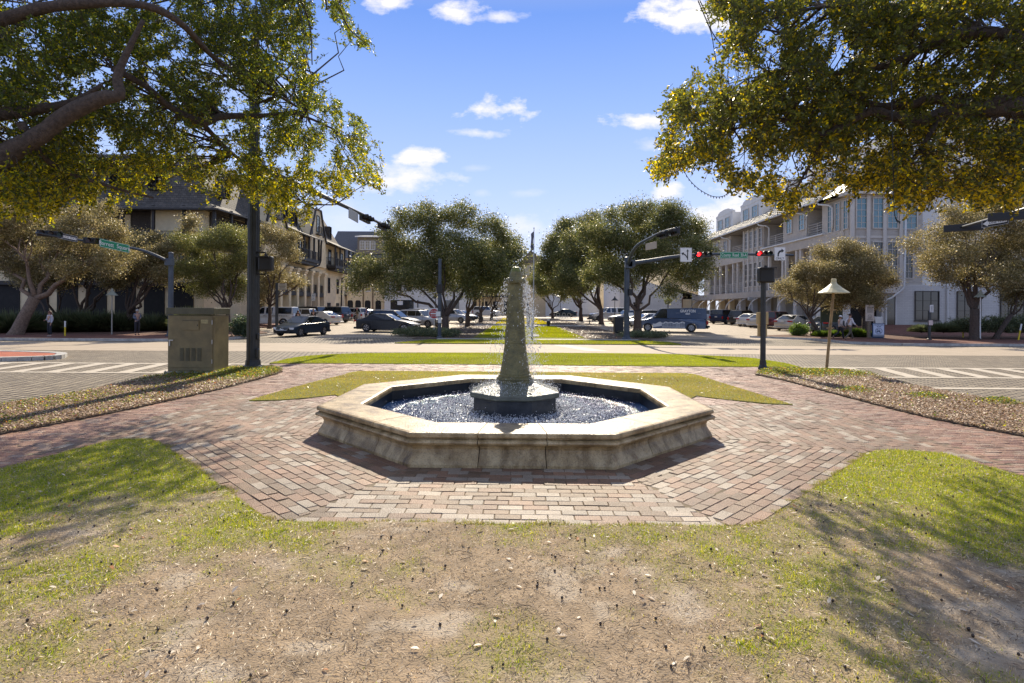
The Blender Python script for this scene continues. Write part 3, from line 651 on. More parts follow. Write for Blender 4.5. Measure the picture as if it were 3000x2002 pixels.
# pedestal
mb = MB()
pb_ = MB(); a_ = octring(.69, .1)+octring(.69, .42)+octring(.715, .43); pb_.add(a_, [(i*8+k, i*8+(k+1) % 8, (i+1)*8+(k+1) % 8, (i+1)*8+k) for i in range(2) for k in range(8)]); pb_.build('pedestal_base', M('wet_shaded_stone', (.045,.05,.055), rough=.3, var=.3, scale=8), ft)  # dark colour joins wet stone with the shadow on the base
rings = [(.70,.431),(.742,.435),(.75,.45),(.75,.505),(.74,.52),(.35,.655),(.33,.66)]
vs = []; fs = []
for r, z in rings: vs += octring(r, z)
for i in range(len(rings)-1):
    for k in range(8): k2 = (k+1) % 8; fs.append((i*8+k, i*8+k2, (i+1)*8+k2, (i+1)*8+k))
fs.append(tuple(range((len(rings)-1)*8, len(rings)*8))); mb.add(vs, fs); mb.build('pedestal', slabM, ft)
pp = [(.32,.63),(.325,.665),(.305,.70),(.325,.72),(.315,.745),(.285,.755),(.285,.79),(.262,.80),(.25,.86),(.236,.935),(.222,1.02),(.207,1.12),(.195,1.22),(.184,1.315),(.184,1.322),(.178,1.324),(.178,1.332),(.183,1.336),
      (.172,1.5),(.160,1.68),(.153,1.826),(.147,1.829),(.147,1.838),(.152,1.842),(.143,1.98),(.136,2.1),(.128,2.25),(.126,2.32),(.133,2.345),(.168,2.37),(.176,2.385),(.174,2.42),(.155,2.45),(.122,2.465),(.112,2.49),(.102,2.53),(.085,2.57)]
mb = MB(); vs = []; fs = []
NR = 16
for r, z in pp:
    for k in range(NR):
        an = 2*math.pi*k/NR+R(11.25); fac = 1.0 if (k % 4 in (0, 3)) else 1.0
        q = r*(1.03 if k % 2 == 0 else 1.0); vs.append((q*math.cos(an)+random.gauss(0,.0012), q*math.sin(an)+random.gauss(0,.0012), z+random.gauss(0,.001)))
for i in range(len(pp)-1):
    for k in range(NR): k2 = (k+1) % NR; fs.append((i*NR+k, i*NR+k2, (i+1)*NR+k2, (i+1)*NR+k))
fs.append(tuple(range((len(pp)-1)*NR, len(pp)*NR))); mb.add(vs, fs); mb.build('pillar', wetM, ft)
mossM = M('moss_cap', (.24,.26,.06), rough=.4, col2=(.12,.14,.03), scale=20, bump=.8)
mb = MB(); mb.lathe([(.09,2.56),(.088,2.585),(.07,2.61),(.066,2.635),(.045,2.65),(.02,2.655)], 10); mb.build('spout_cap', mossM, ft)
# water: thin film, jets and thousands of falling drops
dropM = M('water_drop', (.95,.96,.97), rough=.32, spec=1.0, trans=.4, metal=.35)
dropM.node_tree.nodes['Hue/Saturation/Value'].inputs['Value'].default_value = 1.0
def drops(name, C, S, L, parent):
    """small octahedra, each turned its own way so that some catch the sun"""
    n = len(C); ax = rng.normal(size=(3, n, 3)); ax[2] = np.array([0,0,1.])+rng.normal(0, .25 if np.mean(L) > 1.5 else 1.0, (n, 3)); ax[2] /= np.linalg.norm(ax[2], axis=1)[:, None]
    ax[0] -= (ax[0]*ax[2]).sum(1)[:, None]*ax[2]; ax[0] /= np.linalg.norm(ax[0], axis=1)[:, None]; ax[1] = np.cross(ax[2], ax[0]); S = S[:, None]; L = L[:, None]
    top, bot = C+ax[2]*S*L, C-ax[2]*S*L; sides = [C+ax[0]*S, C+ax[1]*S, C-ax[0]*S, C-ax[1]*S]; T = []
    for k in range(4): T.append(np.stack([sides[k], sides[(k+1) % 4], top], 1)); T.append(np.stack([sides[(k+1) % 4], sides[k], bot], 1))
    return npmesh(name, np.stack(T, 1).reshape(-1, 3), 3, dropM, None, parent)
n = 4800; an = np.where(rng.random(n) < .62, 0, np.pi)+rng.normal(0, .5, n); v0 = rng.uniform(.10, .62, n)*rng.choice([.45,.8,1.0], n); t = np.sqrt(rng.random(n)*2*2.2/9.81)
zz = 2.44-.5*9.81*t**2+rng.normal(0, .02, n); rr = .15+v0*t*(1.0+.5*(rng.random(n) > .6))
rr = np.maximum(rr, np.interp(zz, [q[1] for q in pp], [q[0] for q in pp])+.012)
bias = .55+.45*np.cos(an-.3); pr_ = np.interp(zz, [q[1] for q in pp], [q[0] for q in pp])+.013; keep = (rng.random(n) < .45+.55*bias) & (zz > .55) & ((rr > pr_+.01) | (rng.random(n) < .05))
C = np.stack([rr*np.cos(an), rr*np.sin(an), zz], -1)[keep]
drops('falling_water', C, rng.uniform(.0028, .0075, len(C)), rng.uniform(1.4, 3.2, len(C))[:], ft)['kind'] = 'stuff'
n = 16000; an = rng.random(n)*6.283; r_ = np.abs(rng.normal(1.3, .40, n)); z_ = .172+np.abs(rng.exponential(.022, n))
x_ = r_*np.cos(an); y_ = r_*np.sin(an)
od = np.max([x_*math.sin(s*R(45))-y_*math.cos(s*R(45)) for s in range(8)], axis=0); k = (od < 2.33) & (np.hypot(x_, y_) > .72)
C = np.stack([x_, y_, z_], -1)[k]; drops('pool_splash', C, rng.uniform(.003, .010, len(C)), np.full(len(C), .9), ft)['kind'] = 'stuff'
n = 1500; an = rng.random(n)*6.283; r_ = rng.uniform(.3, .8, n); zz = np.interp(r_, [.34,.75], [.665,.53])+np.abs(rng.exponential(.035, n))
C = np.stack([r_*np.cos(an), r_*np.sin(an), zz], -1); drops('pedestal_splash', C, rng.uniform(.003, .007, n), np.full(n, 1.0), ft)['kind'] = 'stuff'
# ------------------------------------------------------------------ trees
def foliage(blobs, nleaf, size, sig, cols, zsq=.85):
    """blobs (x,y,z,r): leaves gathered in small clumps spread through the blob volumes"""
    nleaf = int(nleaf*1.3); A = np.array(blobs, float); w = A[:,3]**2.2; w /= w.sum(); per = 26; nc = max(int(nleaf/per), 1)
    bi = rng.choice(len(A), nc, p=w); d = rng.normal(size=(nc, 3)); d /= np.linalg.norm(d, axis=1)[:, None]
    rad = (.35+.65*rng.random(nc)**.45); rad *= 1+.17*rng.normal(size=nc)
    C = A[bi, :3]+d*(A[bi, 3]*rad)[:, None]*np.array([1, 1, zsq])
    s = sig*rng.uniform(.5, 1.35, nc)
    L = np.repeat(C, per, axis=0)+rng.normal(size=(nc*per, 3))*np.repeat(s, per)[:, None]*np.array([1, 1, .75])
    tone = np.repeat(rng.uniform(.65, 1.35, nc), per)[:, None]; n = nc*per
    r = rng.random(n)[:, None]; c = np.where(r < .6, np.array(cols[0]), np.where(r < .9, np.array(cols[1]), np.array(cols[2])))*tone*rng.uniform(.8, 1.2, n)[:, None]
    return L, size*rng.uniform(.7, 1.3, n), c
FARC = ((.09,.10,.032),(.145,.14,.05),(.32,.28,.13))
TANC = ((.15,.13,.055),(.22,.18,.09),(.42,.34,.2))  # third colour of FARC and TANC paints sparkle on some leaves
GRNC = ((.125,.13,.04),(.17,.16,.05),(.24,.20,.08))
def curve_pts(a, b, sag, n=6, wob=.0):
    a, b = Vector(a), Vector(b); out = []
    L = (b-a).length
    for i in range(n+1):
        t = i/n; p = a.lerp(b, t)+Vector((0, 0, sag*L*math.sin(math.pi*t)))
        if 0 < i < n: p += Vector((random.gauss(0, wob*L), random.gauss(0, wob*L), random.gauss(0, wob*L*.6)))
        out.append(p)
    return out
def tree(name, base, blobs, nleaf, label, size=.13, sig=.26, r0=.22, cols=FARC, fork=.45, forks=None, bark=barkM, group=None, cat='tree', lean=(0,0)):
    core = blobs; ext = []
    for q in blobs:
        for j in range(4):
            d = Vector((random.gauss(0,1), random.gauss(0,1), random.gauss(.25,.8))).normalized()*q[3]*random.uniform(.75,1.15); ext.append((q[0]+d.x, q[1]+d.y, q[2]+d.z*.85, q[3]*random.uniform(.22,.42)))
    t = thing(name, base, label, cat, group); b = Vector(base)
    mb = MB(); zmin = min(q[2]-q[3]*.6 for q in blobs); top = Vector(np.mean([q[:3] for q in blobs], axis=0))
    fk = b+Vector((lean[0], lean[1], max(.8, (top.z-b.z)*fork*.5)))
    mb.tube([b+Vector((0,0,-.1)), b+(fk-b)*.12, b+(fk-b)*.5+Vector((random.gauss(0,.05),0,0)), fk], [r0*1.5, r0*1.1, r0*.95, r0*.9], 9)
    for q in (forks or blobs):
        c = Vector(q[:3]); r = q[3]; pts = curve_pts(fk-Vector((0,0,.1)), c, random.uniform(-.06, .05), 6, .03); k = r0*random.uniform(.38, .6)
        mb.tube(pts, [k*(1-.13*i) for i in range(7)], 7)
        for j in range(5):
            dd = Vector((random.gauss(0,1), random.gauss(0,1), random.gauss(.2,.7))).normalized()*r*.85
            s = pts[random.choice((3,4,5,6))]; p2 = curve_pts(s, c+dd, 0, 3, .05); mb.tube(p2, [k*.3, k*.22, k*.14, k*.06], 5, False)
    mb.build('trunk', bark, t, smooth=True, world=True)
    L, S, c = foliage([(q[0],q[1],q[2],q[3]*.88) for q in blobs]+ext, nleaf, size, sig, cols); L = L-np.array(b)
    sprigs('crown', L[:,0], L[:,1], L[:,2], S, c, t, farleafM, asp=.62, updown=.8)
    return t
def BL(lst, Y, dy=2.0):
    out = []
    for px, py, r in lst:
        yy = Y+random.uniform(-dy, dy); p = P(px, py, yy); out.append((p.x, p.y, p.z, r/F*yy))
    return out
g1 = 'live oaks in the central square'
def gb(px, Y): a = (px-1500)/F*Y; return (a, Y, gz(Y))
tree('live_oak', gb(1305, 44.5), BL([(1198,640,42),(1272,640,45),(1353,628,48),(1430,665,42),(1488,720,48),(1500,765,45),(1150,690,42),(1075,785,45),(1050,825,32),(1110,815,42),(1258,735,75),(1344,736,75),(1287,815,65),
     (1425,790,60),(1470,800,52),(1172,745,60),(1210,810,55),(1380,830,50),(1140,850,30)], 46, 2.6), 105000, 'broad low-limbed oak left of the fountain pillar, behind the do not enter sign', .13, .34, .30, forks=BL([(1150,850,30),(1200,800,50),(1287,780,60),(1370,790,60),(1440,760,60),(1300,700,60)], 45), fork=.42, group=g1)
tree('live_oak', gb(1868, 47), BL([(1857,622,48),(1794,640,42),(1937,628,48),(1985,650,48),(2026,685,45),(1751,690,50),(1808,708,60),(1894,700,70),(1980,720,60),(2045,735,45),(2057,790,38),(2009,800,45),(1923,765,65),
     (1837,794,65),(1775,790,55),(2030,830,25),(1960,845,28)], 48, 2.6), 100000, 'largest oak of the square, spreading behind the blue-grey signal pole', .13, .34, .34, forks=BL([(1790,790,50),(1840,740,60),(1920,740,60),(1990,760,50),(1900,680,60)], 48), fork=.5, group=g1)
tree('live_oak', gb(1762, 66), BL([(1728,655,38),(1693,722,50),(1751,770,55),(1700,800,50),(1665,815,45),(1740,700,40)], 66, 2.5), 45000, 'oak right of the lawn, between the pole and the slim leading tree', .16, .4, .28, group=g1)
tree('live_oak', gb(1702, 78), BL([(1655,668,30),(1650,700,34),(1622,735,35),(1607,785,36),(1665,770,45),(1640,820,40),(1700,830,40)], 72, 2.5), 42000, 'narrow peaked oak nearest the flagpole on its right', .17, .4, .26, group=g1)
tree('live_oak', gb(1619, 92), BL([(1600,815,36),(1625,840,32),(1585,800,26),(1590,850,22),(1660,845,30),(1560,830,14)], 90, 2.5), 24000, 'slim young oak in front of the long white wall with lettering', .18, .4, .22, group=g1, cols=GRNC)
tree('live_oak', gb(1370, 57), BL([(1390,760,55),(1440,800,45),(1370,800,45),(1450,740,45)], 57, 2), 26000, 'second oak in the left row of the square, trunk beside the red sign', .15, .4, .26, group=g1)
tree('live_oak', gb(1408, 70), BL([(1430,800,45),(1470,830,35),(1400,820,40)], 70, 2), 18000, 'third oak in the left row of the square', .17, .4, .25, group=g1)
tree('live_oak', gb(1440, 84), BL([(1470,830,35),(1500,820,32),(1440,840,30)], 84, 2), 14000, 'fourth oak in the left row, in front of the parked white SUV', .18, .4, .22, group=g1)
tree('live_oak', gb(1722, 88), BL([(1720,830,32),(1690,840,28)], 86, 2), 9000, 'thin leaning oak before the right end of the long white wall', .18, .4, .2, group=g1, lean=(2.2, 0))
g2 = 'street trees in front of the buildings'
tree('street_oak', gb(45, 36.5), BL([(20,640,55),(110,620,55),(60,700,60),(170,690,55),(20,770,45),(130,760,50),(230,640,45),(290,620,40),(250,720,55),(330,690,45),(200,790,40),(320,770,45),(370,750,35),(-60,700,80)], 37, 2), 80000,
     'big leaning oak at the left edge, with a thick pale trunk', .10, .26, .36, cols=TANC, fork=.8, forks=BL([(60,700,50),(170,740,50),(270,760,40),(-40,720,60)], 37), bark=barkM2, lean=(1.3, 0))
tree('street_oak', gb(238, 43), BL([(260,790,45),(330,800,45),(400,770,40),(300,740,50),(200,770,40)], 43, 2), 30000, 'forked oak behind the left lamp with the cone shade', .12, .3, .26, cols=TANC)
tree('street_oak', gb(378, 42), BL([(420,720,42),(470,750,40),(400,790,42),(480,810,35),(520,720,30),(380,700,35),(545,690,25),(560,650,20)], 43, 2), 34000, 'oak right of the man in the plaid shirt', .11, .28, .2, cols=TANC)
tree('street_oak', gb(160, 44), BL([(120,800,40),(180,820,35),(80,810,40)], 44, 2), 14000, 'dark-stemmed oak behind the standing woman', .12, .3, .22, cols=TANC)
tree('bushy_street_tree', gb(668, 42), BL([(565,720,42),(625,705,42),(685,705,42),(555,790,42),(640,785,58),(715,770,42),(600,840,40),(690,840,40),(720,700,30)], 42, 1.6), 62000, 'bushy green tree between the cabinet and the tall near pole', .09, .24, .17, cols=GRNC, fork=.6)
tree('bushy_street_tree', gb(790, 50), BL([(790,690,38),(835,705,30),(850,745,30),(780,770,42),(800,820,40),(860,825,24),(885,828,15),(760,860,30),(740,700,30)], 50, 1.6), 36000, 'tan-leaved tree right of the tall near pole, over the white pickup', .10, .26, .16, cols=TANC, fork=.7)
tree('bushy_street_tree', gb(2407, 41), BL([(2335,845,42),(2400,800,45),(2445,765,48),(2400,865,42),(2295,838,22),(2470,815,50),(2350,800,30),(2460,880,35),(2480,725,28)], 41, 1.5), 56000, 'tan-leaved tree over the silver saloon, behind the cone-shaded lamp', .09, .24, .14, cols=TANC, fork=.7, lean=(-.9, 0))
tree('bushy_street_tree', gb(2532, 40.5), BL([(2520,790,52),(2565,825,42),(2500,855,48),(2550,870,38),(2575,762,24),(2530,745,26)], 40.5, 1.2), 36000, 'tan-leaved tree behind the wooden notice board', .09, .24, .17, cols=TANC, fork=.7)
tree('street_oak', gb(2856, 37.5), BL([(2690,720,35),(2750,690,50),(2820,650,60),(2900,630,65),(2985,620,75),(2790,750,60),(2880,730,75),(2970,730,80),(2750,800,42),(2840,810,55),(2930,810,55),(3010,820,60),(3080,700,90),(2720,770,30)], 38, 1.8), 95000,
     'large oak at the right edge, in front of the white building', .10, .26, .30, cols=TANC, fork=.7, forks=BL([(2800,780,50),(2860,760,50),(2920,740,50),(2830,700,50)], 38))
tree('street_oak', gb(2912, 38.5), BL([(3000,830,50),(3060,800,60),(2970,860,40)], 38.5, 1), 14000, 'slanting twin-stemmed oak right of the pale green lamp', .10, .26, .16, cols=TANC, lean=(1.2, 0), fork=.9)
tree('distant_pine', gb(1782, 120), BL([(1782,850,22),(1790,820,20),(1775,880,22),(1800,870,18)], 120, 1), 6000, 'distant pine seen between the white walls', .3, .5, .2, cols=GRNC)
# ---- foreground live oaks
def canopy(name, poly, ylo, yhi, nspray, limbs, trunkpts, label, cols, lsize, gaps=()):
    base = trunkpts[0][0]; t = thing(name, base, label, 'tree', 'large oaks overhanging the fountain')
    B = np.array(base); mb = MB()
    mb.tube([p for p, r in trunkpts], [r for p, r in trunkpts], 12)
    LP = []
    for lm in limbs:
        pts = smoothpts([(*P(px, py, Y), r/F*Y) for px, py, r, Y in lm], 4)
        mb.tube([p[:3] for p in pts], [max(.006, p[3]*random.uniform(.93, 1.07)) for p in pts], 10); LP += [p[:3] for p in pts]
    mb.build('trunk', barkM, t, smooth=True, world=True)
    LP = np.array(LP)
    n = nspray*9; xs = [p[0] for p in poly]; ys_ = [p[1] for p in poly]
    px = rng.uniform(min(xs), max(xs), n); py = rng.uniform(min(ys_), max(ys_), n); k = inpoly(px, py, poly); px, py = px[k], py[k]; ej = (rng.random(len(px)) < .35)*1.0; px = px+ej*rng.normal(0, 22, len(px)); py = py+ej*rng.normal(0, 20, len(px))
    nn = .55*fbm(px/75, py/60, 3)+.45*fbm(px/30+50, py/26, 3); gp_ = np.ones(len(px))
    for a_, b_, c_, d_ in gaps: gp_ *= 1-.9*np.exp(-(((px-a_)/c_)**2+((py-b_)/d_)**2))
    k = rng.random(len(px)) < np.clip((nn-.36)*4.6, .03, 1)*gp_; px, py = px[k][:nspray], py[k][:nspray]
    Y = ylo+(yhi-ylo)*rng.random(len(px))+(3.0*np.clip(px/950, 0, 1) if poly[0][0] < 0 else 0)
    a = px+TH*(py-1001); b = py-TH*(px-1500)
    lpx = 1500+LP[:,0]/LP[:,1]*F; lpy = HZ-(LP[:,2]-HC)/LP[:,1]*F; rad_ = np.concatenate([[p[3]/p[1]*F for p in smoothpts([(*P(q1, q2, q4), q3/F*q4) for q1, q2, q3, q4 in lm], 4)] for lm in limbs])
    big = rad_ > 7; dd_ = np.sqrt((px[:,None]-lpx[big][None])**2+(py[:,None]-lpy[big][None])**2)-rad_[big][None]; near_ = (dd_.min(1) < 16); front = Y < LP[big][dd_.argmin(1), 1]+.2
    Y = np.where(near_ & front & (rng.random(len(Y)) < .6), LP[big][dd_.argmin(1), 1]+.3+rng.random(len(Y))*2, Y)
    C = np.stack([(a-1500)/F*Y, Y, HC-(b-HZ)/F*Y], -1)
    # spray axis: away from nearest limb point, drooping
    D = np.zeros_like(C)
    for i in range(len(C)):
        q = LP[np.argmin(((LP-C[i])**2).sum(1))]; D[i] = C[i]-q
    D = D/(np.linalg.norm(D, axis=1)[:, None]+1e-6)+rng.normal(0, .45, C.shape); D[:, 2] -= .25; D /= np.linalg.norm(D, axis=1)[:, None]
    per = 20; ns = len(C); Ls = rng.uniform(.16, .36, ns)
    T = np.tile(np.linspace(-.5, .5, per), (ns, 1)); side = np.tile(np.where(np.arange(per) % 2 == 0, 1., -1.), (ns, 1))
    pos = C[:, None]+D[:, None]*(T*Ls[:, None])[..., None]+rng.normal(0, .016, (ns, per, 3))
    pos[..., 2] -= .25*(T+.5)**2*Ls[:, None]
    nrm = np.cross(D, rng.normal(size=D.shape)); nrm /= np.linalg.norm(nrm, axis=1)[:, None]
    ld_ = D[:, None]*.7+nrm[:, None]*side[..., None]*.9+rng.normal(0, .5, (ns, per, 3)); ld_ /= np.linalg.norm(ld_, axis=2)[..., None]
    m = ns*per; pos = pos.reshape(-1, 3); ld_ = ld_.reshape(-1, 3); S = (lsize*rng.uniform(.65, 1.2, m))[:, None]
    w = np.cross(ld_, rng.normal(size=(m, 3))); w /= np.linalg.norm(w, axis=1)[:, None]; u = np.cross(w, ld_)
    asp = .24
    pts6 = [pos, pos+ld_*S*.35+w*S*asp*.9+u*S*.06, pos+ld_*S*.72+w*S*asp*.85+u*S*.07, pos+ld_*S, pos+ld_*S*.72-w*S*asp*.85+u*S*.07, pos+ld_*S*.35-w*S*asp*.9+u*S*.06]
    V = np.stack(pts6, 1)-B
    tone = np.repeat(rng.uniform(.7, 1.3, ns), per)[:, None]; r = rng.random(m)[:, None]
    low = np.clip((np.repeat(py, per)-330)/280, 0, 1)[:, None]   # more yellow leaves towards the low skirts
    yl = rng.random(m)[:, None] < .10+.45*low
    c = np.where(yl, np.array(cols[2]), np.where(r < .6, np.array(cols[0]), np.array(cols[1])))*tone*rng.uniform(.75, 1.25, m)[:, None]
    npmesh('crown', V.reshape(-1, 3), 6, leafM, c, t)
    # twigs
    A0 = C-D*(Ls*.9)[:, None]; A1 = C+D*(Ls*.5)[:, None]; A1[:, 2] -= .25*Ls; o = [nrm*.0022, np.cross(D, nrm)*.0022, -(nrm+np.cross(D, nrm))*.0016]; T = []
    for i in range(3): j = (i+1) % 3; T.append(np.stack([A0+o[i]*1.8, A0+o[j]*1.8, A1+o[j], A1+o[i]], 1))
    npmesh('twigs', (np.stack(T, 1)-B).reshape(-1, 3), 4, barkM, None, t)
    # thin branches from limbs to groups of sprays
    bm_ = MB(); idx = rng.choice(ns, min(420, ns), replace=False)
    for i in idx:
        q = LP[np.argmin(((LP-C[i])**2).sum(1))]
        pts = curve_pts(q, C[i]-D[i]*Ls[i]*.5, random.uniform(-.12, .1), 4, .05); r = .006+.004*(C[i]-q).dot(C[i]-q)**.5
        bm_.tube(pts, [r*1.3, r, r*.75, r*.5, r*.3], 5, False)
    bm_.build('branches', barkM, t, smooth=True, world=True)
    return t
LPOLY = [(-160,-80),(890,-80),(990,-80),(1003,20),(1040,75),(1085,128),(1075,140),(1015,95),(970,30),(955,-40),(905,-40),(915,80),(925,200),(905,205),(893,60),(905,130),(935,180),(930,240),(1000,300),(1050,350),(1075,440),(1100,480),(1125,560),(1050,545),(990,590),(940,625),(880,635),(800,610),(740,590),(680,550),(640,560),(600,600),(560,530),(520,505),(470,560),(420,560),(330,580),(250,600),(180,585),(100,620),(0,630),(-160,640)]
canopy('overhanging_oak', LPOLY, 8.5, 13.5, 9800, [
    [(-150,640,38,9),(0,470,30,9),(120,395,25,9),(200,335,24,9),(300,288,20,9),(350,278,16,9),(345,225,13,9),(375,150,9,9),(420,60,6,9)],
    [(-150,350,22,9.5),(0,336,18,9.5),(100,322,15,9.5),(210,300,10,9.5),(300,250,6,9.5)],
    [(330,200,10,10),(430,255,9,10.5),(500,315,9,11),(590,358,12,11.5),(650,342,10,12),(760,340,7,12.5),(870,335,4,13),(980,380,2.5,13.5)],
    [(-150,100,24,9),(0,60,20,9),(150,20,16,9),(380,10,12,9),(520,60,10,9.5),(640,180,7,11),(780,260,4.5,12.5),(900,330,3,13.5)],
    [(640,-60,8,11),(850,-60,5,11.5),(975,-10,3,12),(1020,80,2,12),(1080,132,1.2,12)],[(850,-60,4,11.5),(905,60,2.5,12),(915,190,1.5,12)],
    [(60,360,12,9),(150,480,8,9.5),(300,540,5,10),(450,580,3,10.5)],[(590,358,7,11.5),(680,450,5,12.5),(800,540,3,13),(900,600,2,13.5)]],
    [((-10.2,9.6,-.1),.5),((-10.0,9.5,.6),.42),((-9.6,9.3,2.0),.36),((-9.1,9.0,3.4),.30),((-9.4,9.2,4.8),.24),((-9.2,9.05,6.4),.16)],
    'overhanging oak canopy at the upper left, thick bare limb rising from the edge', ((.06,.075,.018),(.105,.12,.02),(.32,.27,.014)), .068, [(560,560,75,50),(470,590,60,40),(700,585,45,35),(640,520,30,30),(770,360,30,30),(270,280,40,30)])
RPOLY = [(2060,-80),(2091,31),(2117,77),(2140,107),(2120,163),(2060,204),(1985,250),(1960,296),(1975,347),(1935,398),(1945,439),(1915,490),(1950,520),(2014,470),(2106,450),(2130,535),(2224,545),(2255,590),(2321,615),(2346,570),(2413,572),(2438,530),(2515,548),(2597,530),(2642,592),(2709,590),(2760,545),(2790,570),(2939,590),(3000,570),(3160,570),(3160,-80)]
canopy('overhanging_oak', RPOLY, 7.5, 12.5, 8600, [
    [(3300,330,40,8.6),(3000,317,30,8.6),(2923,312,30,8.6),(2821,322,25,8.6),(2760,335,20,8.6),(2699,352,17,8.6),(2617,342,15,8.6),(2556,327,12,8.6),(2505,347,12,8.6),(2423,393,11,8.6),(2387,393,10,8.6),(2311,357,8,8.6),(2249,352,5,8.6),(2150,380,3,8.6)],
    [(2870,306,16,8.6),(2800,300,14,8.7),(2719,291,13,8.8),(2668,308,12,8.9),(2566,311,11,9),(2515,286,9,9.1),(2474,260,7,9.2),(2400,235,4,9.4),(2300,200,3,9.4)],
    [(3300,200,26,9.2),(3000,117,20,9),(2898,97,18,9),(2821,102,14,9),(2719,133,12,9),(2643,174,11,9),(2566,199,9,9),(2464,214,7,9),(2413,220,6,9),(2362,250,4,9),(2250,250,3,9)],
    [(2719,133,7,9),(2600,60,6,9),(2450,20,5,9),(2300,40,3,9)],[(2760,335,8,8.6),(2700,430,6,8.5),(2640,520,4,8.3)],[(2423,393,5,8.6),(2380,470,4,8.6),(2330,560,2.5,8.6)]],
    [((10.7,9.4,-.1),.5),((10.5,9.3,.6),.42),((10.1,9.0,3.0),.36),((9.75,8.8,4.4),.31),((9.55,8.65,5.05),.28),((9.9,9.2,5.9),.18)],
    'overhanging oak canopy at the upper right, two long snaking limbs', ((.062,.068,.018),(.105,.105,.02),(.38,.28,.012)), .068, [(2420,500,120,50),(2300,470,60,40),(2560,420,60,35),(2780,480,50,40),(2690,450,35,60),(2000,240,50,25)])
# hanging strings of small lights
def lights(pts, Y, label, sag=True):
    p = [P(a, b, Y) for a, b in pts]; t = thing('string_lights', p[0], label, 'string lights', 'dark cables of small lights hung in the oaks')
    mb = MB(); mb.tube(p, .005, 5); mb.build('cable', blackM, t, world=True)
    bu = None
    for a, b in zip(p[:-1], p[1:]):
        for k in ((.25, .75) if len(p) < 18 else (.5,)):
            q = a.lerp(b, k)-p[0]
            if bu is None: m_ = MB(); m_.tube([(0,0,0), (.004,.003,-.03)], [.0085, .004], 5); bu = m_.build('bulb', blackM, t)
            else: bu = bu.copy(); link(bu, t)
            bu.location = q
lights(smoothpts([(1998,487),(2015,520),(2040,548),(2070,568),(2095,577),(2120,575),(2137,562)], 3), 8.4, 'short drooping loop of lights at the tip of the right canopy')
lights(smoothpts([(2045,0),(2062,40),(2075,70),(2085,100),(2095,160),(2100,185)], 3), 8.2, 'straight strand of lights dropping at the top left of the right canopy')
lights(smoothpts([(2050,0),(2075,50),(2085,90),(2105,120),(2130,150)], 3), 8.4, 'curved strand of lights trailing into the right canopy')
lights(smoothpts([(2612,210),(2615,400),(2618,520),(2619,600),(2625,640),(2638,650)], 4), 7.6, 'long vertical strand of lights hanging below the right canopy')
lights(smoothpts([(872,0),(885,60),(893,110),(900,160),(908,210)], 3), 9.2, 'strand of lights hanging at the right fringe of the left canopy')
# drooping loose twigs with leaves at the left canopy's top edge
# ------------------------------------------------------------------ shrubs and hedges
def shrub(name, c, r, n, label, cols=GRNC, size=.09, h=None, group='shrubs in the beds', spiky=False):
    t = thing(name, c, label, 'shrub', group); h = h or r
    if spiky:
        mb_n = n; a = rng.random(n)*6.283; q = rng.random(n)**.6*r*.5; bx = q*np.cos(a); by = q*np.sin(a)
        L = rng.uniform(.5, 1, n)*h; el = rng.uniform(.35, 1.45, n); d = np.stack([np.cos(a)*np.cos(el), np.sin(a)*np.cos(el), np.sin(el)], -1)
        w = np.cross(d, [0,0,1.]); w /= np.linalg.norm(w, axis=1)[:, None]+1e-6; B0 = np.stack([bx, by, np.zeros(n)], -1); tip = B0+d*L[:, None]; tip[:, 2] -= .25*L*np.cos(el); mid = B0+d*(L*.55)[:, None]
        V = np.stack([B0-w*.012, B0+w*.012, mid+w*.02, tip, mid-w*.02], 1); cc = np.where(rng.random(n)[:, None] < .6, np.array(cols[0]), np.array(cols[1]))*rng.uniform(.7, 1.3, n)[:, None]
        npmesh('foliage', V.reshape(-1, 3), 5, farleafM, cc, t)
    else:
        L, S, cc = foliage([(0, 0, h*.5, r*.8), (r*.4, 0, h*.45, r*.6), (-r*.4, .1, h*.4, r*.6)], n, size, .12, cols, zsq=h/r*.6); L[:, 2] = np.maximum(L[:, 2], .02)
        sprigs('foliage', L[:,0], L[:,1], L[:,2], S, cc, t, farleafM, asp=.6)
    mb = MB()
    for i in range(5): mb.tube([(0,0,-.05),(random.gauss(0,r*.3),random.gauss(0,r*.2),h*.5)], [.02,.008], 5)
    mb.build('stems', barkM, t)
DRK = ((.09,.11,.055),(.13,.14,.075),(.2,.19,.1))
for px, Y, r, h, lb in [(40,39.5,1.7,1.2,'low dark shrub at the left edge beneath the leaning oak'),(110,41,1.3,1.1,'dark shrub just left of the standing woman'),(210,41,1.5,1.2,'grassy dark shrub right of the standing woman'),
        (280,41.5,1.4,1.2,'dark shrub left of the cone-shaded lamp on the left'),(345,42,1.3,1.1,'dark shrub behind the right-hand yellow marker post on the left'),(450,43,1.4,1.0,'dark shrub beside the left signal pole'),(560,44,1.6,1.3,'dark shrub hidden mostly by the cabinet')]:
    shrub('grassy_shrub', (*gb(px, Y)[:2], .1+gz(Y)), r, 1600, lb, DRK, h=h*1.7, spiky=True)
shrub('leafy_shrub', (*gb(712, 36)[:2], .08), .85, 7000, 'rounded green shrub just left of the tall near pole', ((.045,.07,.035),(.07,.09,.045),(.1,.1,.04)), h=1.35)
shrub('leafy_shrub', (*gb(2343, 41.5)[:2], .12), .62, 5000, 'bright green round shrub beside the silver saloon', ((.09,.15,.025),(.13,.17,.03),(.1,.1,.04)), h=.9)
